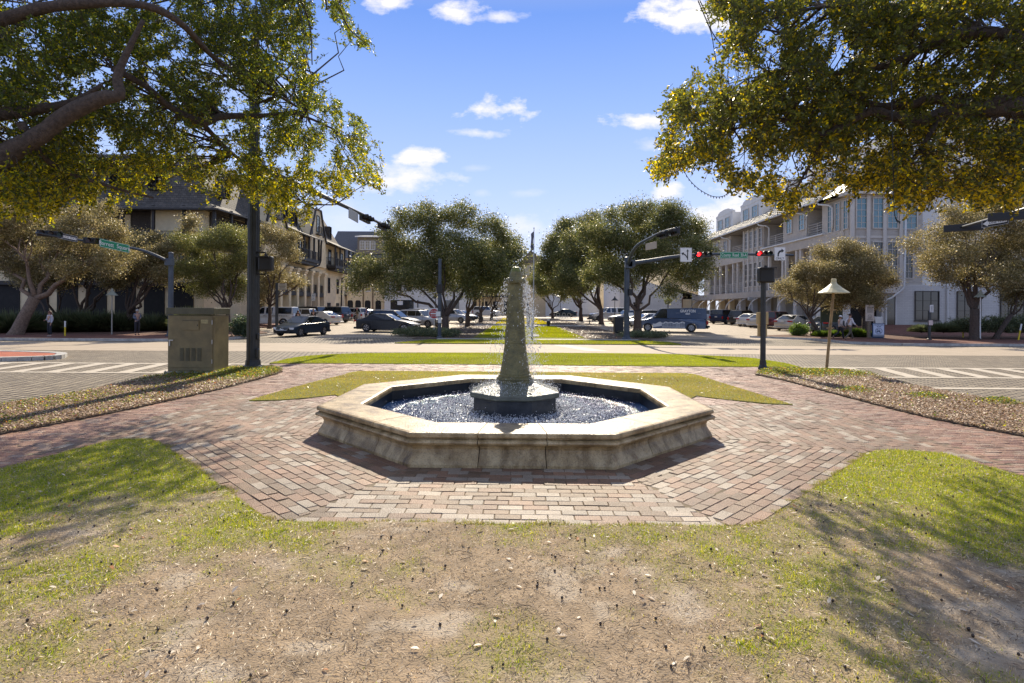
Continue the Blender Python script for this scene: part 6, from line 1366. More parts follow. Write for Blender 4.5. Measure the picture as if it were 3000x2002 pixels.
    skin('top', TV, [(0,1),(1,2),(0,3),(0,4),(4,5),(5,6),(0,7),(7,8),(8,9)], [(.175,.125),(.155,.12),(.165,.13),.075,.075,.06,.045,.075,.06,.045], tm_, t, 0, 1)
    lm_ = M('trouser_cloth', legs, rough=.9, var=.15, scale=20)
    skin('trousers', [J['pel'], J['lh'], J['lk'], J['la']+Vector((0,0,.02)), J['rh'], J['rk'], J['ra']+Vector((0,0,.02)), J['pel']+Vector((0,0,.1))], [(0,1),(1,2),(2,3),(0,4),(4,5),(5,6),(0,7)], [(.145,.115),.10,.075,.058,.10,.075,.058,(.13,.105)], lm_, t, 0, 1)
    for a_, b_ in (('la','lt'),('ra','rt')): skin('shoe', [J[a_]-Vector((.03,0,.03)), J[b_]], [(0,1)], [.05,.045], M('shoe_leather', shoes, rough=.6), t, 0, 1)
    if hair:
        hm = M('hair', hair, rough=.6); f = MB(); f.sph(hc+Vector((-.02,0,.035)), .105, 10, 8, (1,.93,1.08))
        if hairlong: f.sph(hc+Vector((-.06,0,-.1)), .11, 10, 8, (.7,1.0,1.6))
        f.build('hair', hm, t, smooth=True)
    if hat:
        hm = M('cap_cloth', hat, rough=.8); f = MB(); f.sph(hc+Vector((-.005,0,.07)), .108, 12, 8, (1.05,.95,.75)); f.obox(hc+Vector((.06,-.07,.055)), (.14,0,-.02), (0,.14,0), (0,0,.012)); f.build('cap', hm, t, smooth=True)
    return t
walk = dict(lk=(.16,.10,.52), la=(.30,.10,.10), lt=(.44,.11,.07), rk=(-.06,-.10,.50), ra=(-.38,-.10,.17), rt=(-.30,-.10,.05), lh=(.02,.095,.90), rh=(0,-.095,.90), le=(-.14,.23,1.16), lw=(-.10,.24,.93), re=(.08,-.22,1.16), rw=(.26,-.2,1.02))
walk2 = dict(rk=(.12,-.10,.50), ra=(.20,-.10,.09), rt=(.33,-.10,.05), lk=(-.08,.10,.52), la=(-.45,.10,.30), lt=(-.42,.10,.17), re=(-.1,-.23,1.16), rw=(.05,-.22,1.0), le=(.05,.22,1.16), lw=(.25,.17,1.05))
stand = {}
hold = dict(le=(.0,.22,1.15), lw=(.20,.10,1.14), re=(.0,-.22,1.15), rw=(.20,-.08,1.10))
def gp(px, py, dz=0): q = G(px, py); return (q.x, q.y, q.z+dz)
person(gp(146,991,.09), R(-110), 'long-haired woman in a pale grey hooded jacket and dark trousers waiting at the left kerb', (.42,.42,.46), (.02,.022,.028), dict(rw=(.18,-.16,1.12), re=(.02,-.23,1.15)), 1.60, hair=(.13,.05,.03), hairlong=True, long_top=.06, shoes=(.35,.33,.32))
person(gp(402,986,.09), R(-30), 'man in a blue plaid shirt standing in the shade left of the cabinet', (.05,.07,.12), (.025,.025,.03), hold, 1.73, hair=(.35,.33,.30), long_top=.08, plaid=True)
person(gp(2490,999), R(5), 'man in a white shirt, olive trousers and dark cap striding to the right', (.62,.60,.62), (.10,.085,.06), walk, 1.80, hat=(.05,.025,.02))
person(gp(2462,998), R(5), 'woman with a white cap and black leggings walking beside the man in the white shirt', (.45,.40,.38), (.02,.02,.022), walk2, 1.68, hat=(.7,.7,.72), hair=(.2,.12,.06), long_top=.02)
person((*gb(1017,68)[:2], gz(68)), R(-100), 'man in an open white jacket over dark clothes in the left car park', (.55,.55,.57), (.02,.022,.035), dict(la=(.05,.1,.09)), 1.75, hair=(.25,.24,.22))
person((*gb(1046,67)[:2], gz(67)), R(200), 'man in an olive jacket and red cap striding through the left car park', (.10,.09,.055), (.16,.14,.11), walk, 1.76, hat=(.25,.06,.05))
person((*gb(1073,72)[:2], gz(72)), R(100), 'person in a blue shirt behind the black estate', (.03,.06,.20), (.03,.03,.04), stand, 1.75, hair=(.08,.05,.03))
person((*gb(873,52)[:2], gz(52)), R(-60), 'dark-haired person in black just behind the driving dark saloon', (.02,.015,.015), (.02,.02,.02), stand, 1.62, hair=(.03,.02,.015), hairlong=True)
person((*gb(918,58)[:2], gz(58)), R(-60), 'second person in black beside the white saloon on the left', (.02,.02,.02), (.02,.02,.02), stand, 1.7, hair=(.05,.03,.02))
# ------------------------------------------------------------------ buildings
def window(root, o, ux, n, w, h, nx=2, nz=3, fm=None, gm=None, fr=.06, depth=.08, sill=False, name='window'):
    """o = lower left corner on the wall plane, ux along the wall, n outward"""
    o = Vector(o); ux = Vector(ux).normalized(); n = Vector(n).normalized(); uz = Vector((0,0,1)); fm = fm or whiteM; gm = gm or glassM
    f = MB(); p = o+n*.01
    f.obox(p, ux*fr, n*depth, uz*h); f.obox(p+ux*(w-fr), ux*fr, n*depth, uz*h); f.obox(p+ux*fr, ux*(w-2*fr), n*depth, uz*fr); f.obox(p+ux*fr+uz*(h-fr), ux*(w-2*fr), n*depth, uz*fr)
    b = fr*.45
    for i in range(1, nx): f.obox(p+ux*(w*i/nx-b/2)+uz*fr+n*.006, ux*b, n*depth*.5, uz*(h-2*fr))
    for i in range(1, nz): f.obox(p+ux*fr+uz*(h*i/nz-b/2)+n*.010, ux*(w-2*fr), n*depth*.5, uz*b)
    if sill: f.obox(p-ux*.06-uz*.07, ux*(w+.12), n*(depth+.07), uz*.07)
    r = f.build(name, fm, root, world=True)
    g = MB(); g.add([p+ux*fr*.5+uz*fr*.5+n*.018, p+ux*(w-fr*.5)+uz*fr*.5+n*.018, p+ux*(w-fr*.5)+uz*(h-fr*.5)+n*.018, p+ux*fr*.5+uz*(h-fr*.5)+n*.018], [(0,1,2,3)])
    me_o = g.build('pane', gm, r); w_ = wloc(root); me_o.data.transform(Matrix.Translation(-w_)); return r
def railing(root, a, b, z0, z1, mat, horiz=True, name='railing', step=.9, r=.03):
    a, b = Vector(a), Vector(b); L = (b-a).length; d = (b-a).normalized(); m = MB(); uz = Vector((0,0,1)); n = max(1, int(L/step))
    if horiz:
        for i in range(n+1): m.bar(a+d*(L*i/n)+uz*z0, a+d*(L*i/n)+uz*z1, r*1.6)
        for k in range(5): z = z0+(z1-z0)*(k+1)/5; m.bar(a+uz*z, b+uz*z, r*1.1)
    else:
        m.bar(a+uz*z1, b+uz*z1, r*1.8); m.bar(a+uz*(z0+.08), b+uz*(z0+.08), r*1.5); nn = max(2, int(L/.14))
        for i in range(nn+1): m.bar(a+d*(L*i/nn)+uz*z0, a+d*(L*i/nn)+uz*z1, r*(1.8 if i % 8 == 0 else .8))
    return m.build(name, mat, root, world=True)
def sidemat(name, col, pitch=.2, vert=False, var=.08):
    m = M(name, col, rough=.65, var=var, scale=1.5); nt = m.node_tree; N = nt.nodes; tc = N.new('ShaderNodeTexCoord'); sp = N.new('ShaderNodeSeparateXYZ'); nt.links.new(tc.outputs['Object'], sp.inputs[0])
    a = N.new('ShaderNodeMath'); a.operation = 'DIVIDE'; a.inputs[1].default_value = pitch; nt.links.new(sp.outputs[2], a.inputs[0]); f = N.new('ShaderNodeMath'); f.operation = 'FRACT'; nt.links.new(a.outputs[0], f.inputs[0])
    bp = N.new('ShaderNodeBump'); bp.inputs['Distance'].default_value = .05; bp.inputs['Strength'].default_value = .9; nt.links.new(f.outputs[0], bp.inputs['Height']); nt.links.new(bp.outputs[0], N['Principled BSDF'].inputs['Normal']); return m
def shinglemat(name, c1, c2):
    m = brickmat(name, c1, c2, tuple(.35*q for q in c1), .38, .22, 0, rough=.75, msz=.02, bump=1.0, noisev=.35); return m
greyS = sidemat('grey_siding', (.52,.47,.41)); greyT = M('grey_trim', (.60,.545,.475), rough=.6, var=.05, scale=3); greyD = M('deep_grey_soffit', (.22,.195,.17), rough=.7)
wstuc = M('white_stucco', (.70,.68,.645), rough=.8, var=.06, scale=2, bump=.2, bscale=60); wbrick = brickmat('white_painted_brick', (.64,.62,.585), (.60,.58,.545), (.5,.48,.45), .4, .13, 0, bump=.4, noisev=.06)
metR = M('metal_roof', (.42,.41,.38), rough=.45, metal=.4, var=.1, scale=1); cream = M('cream_stucco', (.74,.60,.38), rough=.8, var=.10, scale=1.2, bump=.2, bscale=50); cream2 = M('tan_stucco', (.55,.43,.27), rough=.8, var=.08, scale=1.2)
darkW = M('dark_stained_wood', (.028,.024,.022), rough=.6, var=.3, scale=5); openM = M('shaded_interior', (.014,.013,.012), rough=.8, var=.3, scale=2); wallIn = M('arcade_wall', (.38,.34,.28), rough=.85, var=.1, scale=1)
bluegl = M('sky_tinted_glass', (.05,.17,.21), rough=.04, spec=1.0, coat=.4); slate = M('grey_slate_roof', (.10,.10,.105), rough=.7, var=.2, scale=4, bump=.4); shing = shinglemat('wood_shingle_roof', (.115,.10,.085), (.075,.068,.06)); shing2 = shinglemat('brown_shingle_roof', (.16,.125,.09), (.11,.085,.06))  # bluegl: blue base colour paints in the sky's reflection
# shingle rows must follow height: use generated-from-position mapping (x+y, z)
for m in (shing, shing2):
    nt = m.node_tree; br = [n for n in nt.nodes if n.type == 'TEX_BRICK'][0]; tc = [n for n in nt.nodes if n.type == 'TEX_COORD'][0]
    sp = nt.nodes.new('ShaderNodeSeparateXYZ'); cb = nt.nodes.new('ShaderNodeCombineXYZ'); ad = nt.nodes.new('ShaderNodeMath'); nt.links.new(tc.outputs['Object'], sp.inputs[0]); nt.links.new(sp.outputs[0], ad.inputs[0]); nt.links.new(sp.outputs[1], ad.inputs[1]); nt.links.new(ad.outputs[0], cb.inputs[0]); nt.links.new(sp.outputs[2], cb.inputs[1]); nt.links.new(cb.outputs[0], br.inputs[0])
nt = wbrick.node_tree; br = [n for n in nt.nodes if n.type == 'TEX_BRICK'][0]; tc = [n for n in nt.nodes if n.type == 'TEX_COORD'][0]
sp = nt.nodes.new('ShaderNodeSeparateXYZ'); cb = nt.nodes.new('ShaderNodeCombineXYZ'); ad = nt.nodes.new('ShaderNodeMath'); nt.links.new(tc.outputs['Object'], sp.inputs[0]); nt.links.new(sp.outputs[0], ad.inputs[0]); nt.links.new(sp.outputs[1], ad.inputs[1]); nt.links.new(ad.outputs[0], cb.inputs[0]); nt.links.new(sp.outputs[2], cb.inputs[1]); nt.links.new(cb.outputs[0], br.inputs[0])
# ---------------- right: grey three-storey building
XR = 25.6
gbd = thing('grey_building', (XR, 42, 0), 'light grey clapboard three-storey building with balconies along the right street', 'building')
def yR(px, X=XR): return X*F/(px-1500)
NX = (-1,0,0); UY = (0,-1,0)
m = MB(); m.box(28.6, 42, 43.2, 77, 0, 3.9); m.build('arcade_wall', wallIn, gbd, world=True)
m = MB(); m.box(27.9, 42, 46, 76.6, 4.0, 10.9); m.build('recessed_wall', greyS, gbd, world=True)
def slab(z0, z1, x, mat, nm, ya=42.9, yb=76.8): m = MB(); m.box(x, 29, ya, yb, z0, z1); return m.build(nm, mat, gbd, world=True)
slab(3.35, 4.02, 25.25, greyS, 'balcony_floor'); slab(7.45, 8.25, 25.55, greyS, 'fascia'); slab(8.25, 8.36, 25.38, whiteM, 'white_ledge', 45.6, 57); slab(10.75, 10.98, 25.1, greyD, 'eave_soffit')
def solid(pa, pb, z0, z1, nm='bay'):
    y1, y0 = yR(pa), yR(pb); m = MB(); m.box(XR, 28, y0, y1, z0, z1); m.build(nm, greyS, gbd, world=True); return y0, y1
# window bays
for pa, pb in ((2180, 2236), (2062, 2076)):
    y0, y1 = solid(pa, pb, 4.02, 10.75)
    if pa == 2180:
        n = 4; w = (y1-y0)/n
        for i in range(n):
            for z0, z1 in ((4.5, 7.1), (8.6, 10.5)): window(gbd, (XR-.01, y1-i*w-.18, z0), UY, NX, w-.36, z1-z0, 2, 4, greyT, glassM, .07)
            m = MB(); m.box(XR-.14, XR-.005, y1-i*w-.11, y1-i*w+.11, 4.05, 10.74); m.build('pilaster', greyT, gbd, world=True)
y0, y1 = solid(2293, 2365, 8.4, 10.75)
for px in (2304, 2340): yy = yR(px); window(gbd, (XR-.01, yy, 9.1), UY, NX, 1.05, 1.45, 2, 3, greyT, bluegl, .07)
y0, y1 = solid(2085, 2140, 8.3, 10.75); window(gbd, (XR-.01, yR(2095), 9.0), UY, NX, 1.2, 1.4, 2, 3, greyT, glassM, .07); window(gbd, (XR-.01, yR(2120), 9.0), UY, NX, 1.2, 1.4, 2, 3, greyT, glassM, .07)
# posts and railings of the balconies
for px in (2076, 2092, 2107, 2125, 2145, 2158, 2250, 2290, 2300, 2330, 2342, 2372, 2405):
    yy = yR(px); m = MB(); m.box(XR+.02, XR+.26, yy-.13, yy+.13, 4.02, 7.45); m.build('post', greyT, gbd, world=True)
for pa, pb in ((2076, 2180), (2236, 2420)): railing(gbd, (XR+.1, yR(pa), 0), (XR+.1, yR(pb), 0), 4.1, 5.1, greyT, True, step=1.3)
for pa, pb in ((2144, 2180), (2245, 2293), (2365, 2416)):
    railing(gbd, (XR+.1, yR(pa), 0), (XR+.1, yR(pb), 0), 8.35, 9.35, greyT, True, step=1.2); m = MB(); m.box(27.84, 27.88, yR(pb)+.5, yR(pb)+1.7, 8.4, 10.5); m.build('balcony_door', openM, gbd, world=True)
for px in (2100, 2150, 2262, 2275, 2315, 2352, 2390): yy = yR(px, 27.9); window(gbd, (27.88, yy+.6, 4.15), UY, NX, 1.3, 2.6, 2, 4, greyT, glassM, .08, name='balcony_window')
for px in (2135, 2345, 2395):
    m = MB()
    for i in range(14): m.box(XR+.5, XR+1.6, yR(px)-.05, yR(px)-.01, 4.4+i*.2, 4.5+i*.2)
    m.build('louvre_screen', whiteM, gbd, world=True)
# ground arcade posts, braces
for i, yy in enumerate(np.linspace(45, 76, 11)):
    m = MB(); m.box(26.0, 26.6, yy-.3, yy+.3, 0, 3.35); m.build('arcade_post', wstuc if yy < 64 else cream, gbd, world=True, bevel=.03)
    m = MB(); m.tube([(26.0+1.4*math.cos(a)-.2, yy, 1.95+1.4*math.sin(a)) for a in np.linspace(math.pi/2, math.pi*.98, 7)][::-1], .07, 6); m.build('brace', greyT, gbd, world=True)
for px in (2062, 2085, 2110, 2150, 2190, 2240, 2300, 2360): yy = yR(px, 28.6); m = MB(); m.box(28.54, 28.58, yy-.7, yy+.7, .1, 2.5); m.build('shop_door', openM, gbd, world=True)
# roof with standing seams, dormers with stepped white parapets
m = MB(); ya, yb = 45.2, 77.2
m.add([(24.85,ya,10.98),(24.85,yb,10.98),(29.2,yb,13.6),(29.2,ya,13.6),(24.85,ya,10.86),(24.85,yb,10.86),(29.2,yb,13.4),(29.2,ya,13.4),(42,ya,13.6),(42,yb,13.6)], [(0,1,2,3)[::-1],(0,1,5,4),(1,2,6,5),(3,0,4,7),(3,2,9,8)[::-1]])
for i in range(80):
    yy = ya+(yb-ya)*i/79; m.bar((24.85,yy,11.0),(29.2,yy,13.62),.03,.05)
m.build('metal_roof', metR, gbd, world=True)
m = MB(); m.box(24.68, 24.86, ya, yb, 10.84, 10.97); m.build('gutter', whiteM, gbd, world=True)
for j, (yc, wd) in enumerate(((48.2, 5.4), (56.0, 5.4), (64.0, 5.6), (72.0, 5.6))):
    x = 27.4; m = MB(); m.box(x, 33, yc-wd/2, yc+wd/2, 12.0, 14.3)
    # curved parapet crown
    cr = [(yc-wd/2*c_, 14.3+h_) for c_, h_ in ((1,0),(1,.25),(.8,.28),(.72,.5),(.5,.68),(0,.75),(-.5,.68),(-.72,.5),(-.8,.28),(-1,.25),(-1,0))]
    n = len(cr); vs = [(x-.05, a, b) for a, b in cr]+[(x+.3, a, b) for a, b in cr]; m.add(vs, [tuple(range(n)), tuple(range(n, 2*n))[::-1]]+[(i, n+i, n+(i+1) % n, (i+1) % n) for i in range(n)])
    d = m.build('dormer', wstuc, gbd, world=True)
    for dy in (-1.2, 1.2): window(gbd, (x-.03, yc+dy+.75, 12.55), UY, NX, 1.5, 1.35, 3, 2, greyT, bluegl, .07, name='dormer_window')
    m = MB(); m.box(x+1, 33, yc+wd/2, yc+wd/2+2.4, 12.4, 13.6); m.build('parapet', wstuc, gbd, world=True)
    railing(gbd, (x+1.2, yc+wd/2, 0), (x+1.2, yc+wd/2+2.2, 0), 13.6, 14.4, darkW, False, step=1)
for px in (2130, 2240, 2345, 2440 - 22):
    yy = yR(px); m = MB(); m.tube([(24.8,yy,10.85),(24.85,yy-.3,10.6),(25.3,yy-.9,10.45),(25.5,yy-1.1,10.2),(25.5,yy-1.1,8.5)], .07, 6); m.build('downpipe', whiteM, gbd, world=True, smooth=True)
# corner bay: side with three windows and the angled front with three
cb_ = [(XR,46),(XR,42.35),(25.95,42.0),(29.35,42.0),(29.35,46)]
m = MB(); m.prism(cb_, 4.0, 10.8); m.build('corner_bay', greyS, gbd, world=True)
for bb in (0,1,2):
  m = MB()
  if bb == 0: m.prism([(XR-.12,46),(XR-.12,42.3),(25.9,41.88),(29.45,41.88),(29.45,46)], 3.35, 4.05); 
  if bb == 1: m.prism([(XR-.5,46.2),(XR-.5,42.1),(25.75,41.5),(29.8,41.5),(29.8,46.2)], 10.76, 10.96); 
  if bb == 2: m.prism([(XR-.06,46),(XR-.06,42.33),(25.93,41.94),(29.4,41.94),(29.4,46)], 7.5, 7.65)
  m.build('bay_band', greyT, gbd, world=True)
for px in (2424, 2446, 2470):
    yy = yR(px)
    for z0, z1 in ((4.6, 7.1), (8.25, 10.5)): window(gbd, (XR-.01, yy-.05, z0), UY, NX, .62, z1-z0, 2, 5, greyT, bluegl if z0 > 8 else glassM, .06)
for px in (2502, 2551, 2593):
    xx = (px-1500)/F*42
    for z0, z1 in ((4.2, 7.25), (8.2, 10.55)): window(gbd, (xx+.06, 41.99, z0), (1,0,0), (0,-1,0), .86, z1-z0, 2, 5, greyT, bluegl if z0 > 8 else glassM, .07)
for px in (2494, 2540, 2588, 2636):
    xx = (px-1500)/F*42; m = MB(); m.box(xx-.13, xx+.13, 41.86, 41.99, 4.06, 10.75); m.build('pilaster', greyT, gbd, world=True)
m = MB(); m.add([(XR-.55,46.5,10.98),(XR-.55,42.1,10.98),(25.7,41.45,10.98),(29.9,41.45,10.98),(29.9,46.5,10.98),(28.3,44.5,13.3),(28.8,46.5,13.4)], [(0,6,5,1),(1,5,2),(2,5,3),(3,5,4),(4,5,6)])
m.build('bay_roof', metR, gbd, world=True)
m = MB(); m.box(29.36, 31.7, 43.0, 50, 4.0, 11.6); m.build('link_wall', greyS, gbd, world=True)
window(gbd, (29.9, 42.99, 8.3), (1,0,0), (0,-1,0), 1.35, 2.0, 3, 4, greyT, bluegl, .07); window(gbd, (29.8, 42.99, 4.5), (1,0,0), (0,-1,0), 1.15, 2.9, 3, 5, greyT, glassM, .07)
m = MB(); m.box(29.36, 31.8, 42.85, 42.99, 7.5, 7.7); m.box(29.36, 31.8, 42.85, 42.99, 3.85, 4.05); m.build('link_bands', greyT, gbd, world=True)
m = MB(); m.tube([(29.5,41.7,10.9),(29.5,41.85,4.2),(29.4,41.8,3.7),(28.6,41.9,3.0),(26.9,42.0,2.3)], .07, 6); m.build('corner_downpipe', whiteM, gbd, world=True, smooth=True)
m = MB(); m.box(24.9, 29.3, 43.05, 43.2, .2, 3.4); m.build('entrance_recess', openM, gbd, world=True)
m = MB(); m.box(25.0, 25.6, 42.1, 42.7, 0, 3.35); m.box(23.9, 24.4, 43.2, 43.7, 0, 3.35); m.build('corner_pillars', wstuc, gbd, world=True)
# ---------------- right: white building
wb_ = thing('white_building', (32, 43.4, 0), 'tall white building with painted brick ground floor and big shop windows at the right', 'building')
m = MB(); m.box(31.75, 64, 43.3, 60, 4.05, 16.8); m.build('upper_wall', wstuc, wb_, world=True)
m = MB()
m.box(28.2, 64, 42.45, 60, 0, 3.98); m.build('ground_floor', wbrick, wb_, world=True)
m = MB(); m.box(31.7, 64.1, 43.2, 43.29, 3.9, 4.06); m.box(31.6, 64.1, 43.1, 60.1, 16.8, 17.05); m.build('string_course', wstuc, wb_, world=True)
for xa, xb in ((30.7,32.55),(33.9,35.75),(37.2,39.1),(40.6,42.6)): window(wb_, (xa, 42.44, 1.3), (1,0,0), (0,-1,0), xb-xa, 2.25, 3, 3, M('dark_window_frame', (.06,.05,.04), rough=.5), glassM, .06, sill=True, name='shop_window')
window(wb_, (28.45, 42.44, .75), (1,0,0), (0,-1,0), .85, 2.6, 1, 1, wstuc, glassM, .1, sill=True)
for xa in (36.5, 40.0, 43.5):
    for z in (5.2, 8.6, 12.4): window(wb_, (xa, 43.29, z), (1,0,0), (0,-1,0), 1.3, 2.0, 3, 3, greyT, bluegl, .07)
m = MB(); m.tube([(33.15,42.35,.6),(33.15,42.35,4.0)], .07, 6); m.tube([(34.6,43.2,4.1),(34.6,43.2,16.8)], .08, 6); m.build('downpipe', whiteM, wb_, world=True)
# ---------------- left: cream and dark building with mansard roofs
XL = -26.5
cbd = thing('cream_building', (XL, 50, 0), 'cream and dark-timbered building with steep shingle mansards on the left street', 'building')
def yL(px, X=XL): return X*F/(px-1500)
PX = (1,0,0); UYp = (0,1,0)
m = MB(); m.box(-64, -27.8, 50.0, 62, 0, 7.4); m.build('front_wall', cream, cbd, world=True); m = MB(); m.box(-64, -27.6, 50.9, 62, 7.4, 10.7); m.build('gallery_wall', M('shaded_timber_wall', (.05,.038,.03), rough=.7, var=.3), cbd, world=True)  # gallery wall's dark brown carries the shade of the open bays
m = MB(); m.box(XL-6, XL-.02, 62, 88, 0, 11.1); m.box(XL-6, XL-1.2, 50.02, 62, 0, 11.1); m.build('side_wall', cream, cbd, world=True)
# front ground floor: dark openings between cream piers, upper dark timber gallery
for i in range(13):
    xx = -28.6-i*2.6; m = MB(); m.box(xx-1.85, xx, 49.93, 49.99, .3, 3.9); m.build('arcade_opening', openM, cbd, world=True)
    if i % 2 == 0: window(cbd, (xx-1.3, 49.92, 4.6), (1,0,0), (0,-1,0), 1.1, 2.2, 2, 4, darkW, glassM, .07)
m = MB(); m.box(-64, -26.2, 49.6, 50.2, 3.9, 4.25); m.box(-64, -26.0, 49.0, 51, 7.35, 7.7); m.build('timber_bands', darkW, cbd, world=True)
for i in range(14):
    xx = -26.4-i*2.7; m = MB(); m.box(xx-.11, xx+.11, 49.15, 49.37, 7.7, 11.0); m.build('gallery_post', darkW, cbd, world=True)
for i in range(9):
    xx = -27.7-i*3.6; m = MB(); m.box(xx-1.0, xx, 50.80, 50.89, 7.72, 10.4); m.build('gallery_panel', cream, cbd, world=True)
railing(cbd, (-64, 49.2, 0), (-26.3, 49.2, 0), 7.75, 8.7, darkW, False)
railing(cbd, (-26.3, 49.2, 0), (-26.3, 58, 0), 7.75, 8.7, darkW, False)
for yy in (52, 55, 58): m = MB(); m.box(-26.41, -26.19, yy-.11, yy+.11, 7.7, 11.0); m.build('gallery_post', darkW, cbd, world=True)
m = MB(); m.box(-27.68, -27.62, 51.2, 56.5, 7.75, 10.6); m.box(-27.85,-27.75, 51,60,.2,3.9); m.build('side_gallery_opening', openM, cbd, world=True)
# mansard of the front block
m = MB(); e = [(-64,48.7,10.65),(-25.9,48.7,10.65),(-25.9,60.2,10.9),(-64,60.2,10.65)]; k_ = [(-64,50.0,11.4),(-27.3,50.0,11.4),(-27.3,60.2,11.6),(-64,60.2,11.4)]; t_ = [(-64,52.2,16.3),(-29.6,52.2,16.3),(-29.6,60.2,16.3),(-64,60.2,16.3)]
m.add(e+k_+t_, [(0,1,5,4),(1,2,6,5),(4,5,9,8),(5,6,10,9),(8,9,10,11),(0,3,2,1)]); m.build('corner_mansard', shing, cbd, world=True)
m = MB(); m.box(-64, -25.8, 48.58, 48.7, 10.52, 10.66); m.obox((-25.9,48.7,10.53),(.12,0,0),(0,11.4,.25),(0,0,.14)); m.build('gutter', darkW, cbd, world=True)
for xx in (-36.5, -33.0): window(cbd, (xx, 50.9, 12.6), (1,0,0), (0,-1,0), 1.1, 1.9, 2, 4, darkW, glassM, .08, name='dormer_window', depth=.7)
window(cbd, (-27.85, 52.0, 12.3), UYp, PX, 1.1, 2.0, 2, 4, darkW, bluegl, .08, name='dormer_window', depth=.9)
# side: gables
def gable(pa, pb, peak, nm):
    y0, y1 = yL(pa), yL(pb); ym = (y0+y1)/2; w = y1-y0; prof_ = [(y0, 7.6), (y1, 7.6), (y1-.06*w, 11.2), (y1-.24*w, 13.4), (ym+.14*w, peak), (ym-.14*w, peak), (y0+.24*w, 13.4), (y0+.06*w, 11.2)]
    m = MB(); n = len(prof_); vs = [(XL+.35, a, b) for a, b in prof_]+[(XL-5, a, b) for a, b in prof_]; m.add(vs, [tuple(range(n)), tuple(range(n, 2*n))[::-1]]+[(i, n+i, n+(i+1) % n, (i+1) % n) for i in range(n)]); m.build(nm, cream, cbd, world=True)
    r_ = MB(); hi = [(y1-.06*w, 11.2), (y1-.24*w, 13.4), (ym+.14*w, peak), (ym-.14*w, peak), (y0+.24*w, 13.4), (y0+.06*w, 11.2)]
    for a, b in zip(hi[:-1], hi[1:]): r_.bar((XL+.45, *a), (XL+.45, *b), .22, .18)
    r_.build('gable_board', darkW, cbd, world=True)
    window(cbd, (XL+.36, ym-.55, 12.2), UYp, PX, 1.1, 2.2, 2, 4, darkW, bluegl, .07, name='french_window'); railing(cbd, (XL+.75, ym-.8, 0), (XL+.75, ym+.8, 0), 11.9, 12.9, darkW, False); m = MB(); m.box(XL+.36, XL+.8, ym-.85, ym+.85, 11.8, 11.92); m.build('small_balcony', darkW, cbd, world=True)
    for s in (-1, 1): m = MB(); m.box(XL+.355, XL+.42, ym+s*w*.3-.22, ym+s*w*.3+.22, 11.7, 13.0); m.build('shutter', darkW, cbd, world=True)
gable(764, 832, 16.1, 'gable_wall'); gable(893, 948, 15.2, 'gable_wall')
def mans(pa, pb, top, mat, nm, dorm=0, capend=False):
    y0, y1 = yL(pa), yL(pb); m = MB(); z0 = 11.1
    A = [(XL+.7,y0,z0),(XL+.7,y1,z0)]; B_ = [(XL-.4,y0,11.9),(XL-.4,y1-(1.0 if capend else 0),11.9)]; C_ = [(XL-2.2,y0,top),(XL-2.2,y1-(2.8 if capend else 0),top)]; D_ = [(XL-6,y0,top),(XL-6,y1-(2.8 if capend else 0),top)]
    vs = A+B_+C_+D_+[(XL-6,y1,z0),(XL-6,y1-1,11.9)]; m.add(vs, [(0,2,3,1),(2,4,5,3),(4,6,7,5),(1,3,9,8),(3,5,7,9),(0,1,8)]); m.build(nm, mat, cbd, world=True)
    for i in range(dorm): yy = y0+(y1-y0)*(i+.6)/(dorm+.2)-.5; window(cbd, (XL-1.3, yy, 12.2), UYp, PX, 1.0, 1.9, 2, 4, darkW, bluegl, .07, name='dormer_window', depth=.8)
mans(832, 893, 15.4, shing, 'mansard_roof', 2); mans(948, 1003, 15.6, shing2, 'brown_mansard_roof', 1, True)
# big timber balconies under the gables
for pa, pb in ((838, 936), (952, 1036)):
    y0, y1 = yL(pa), yL(pb, XL+1.5); m = MB(); m.box(XL, XL+1.5, y0, y1, 7.75, 8.1); m.box(XL+.2, XL+1.3, y0+.4, y1-.4, 7.4, 7.75); m.build('timber_balcony', darkW, cbd, world=True)
    railing(cbd, (XL+1.45, y0, 0), (XL+1.45, y1, 0), 8.1, 9.15, darkW, False); railing(cbd, (XL, y0, 0), (XL+1.45, y0, 0), 8.1, 9.15, darkW, False)
    for i in range(5): yy = y0+.1+(y1-y0-.2)*i/4; m = MB(); m.box(XL+1.3, XL+1.5, yy-.1, yy+.1, 8.1, 10.95); m.build('balcony_post', darkW, cbd, world=True)
    m = MB(); m.add([(XL+1.9,y0-.3,10.8),(XL+1.9,y1+.3,10.8),(XL,y1+.3,11.6),(XL,y0-.3,11.6),(XL+1.9,y0-.3,10.68),(XL+1.9,y1+.3,10.68)], [(0,3,2,1),(0,1,5,4)]); m.build('balcony_roof', shing, cbd, world=True)
    for i in range(3): yy = y0+1.2+(y1-y0)*i/3.2; window(cbd, (XL+.01, yy, 8.3), UYp, PX, 1.2, 2.2, 2, 4, darkW, glassM, .08, name='french_window')
    m = MB(); m.tube([(XL+1.8,y1-.2,10.7),(XL+1.6,y1+.2,10.2),(XL+1.55,y1+.2,8.2),(XL+1.4,y1+.1,7.6),(XL+.4,y1-2.5,6.6),(XL+.3,y1-2.6,.2)], .12, 8); m.build('dark_downpipe', darkW, cbd, world=True, smooth=True)
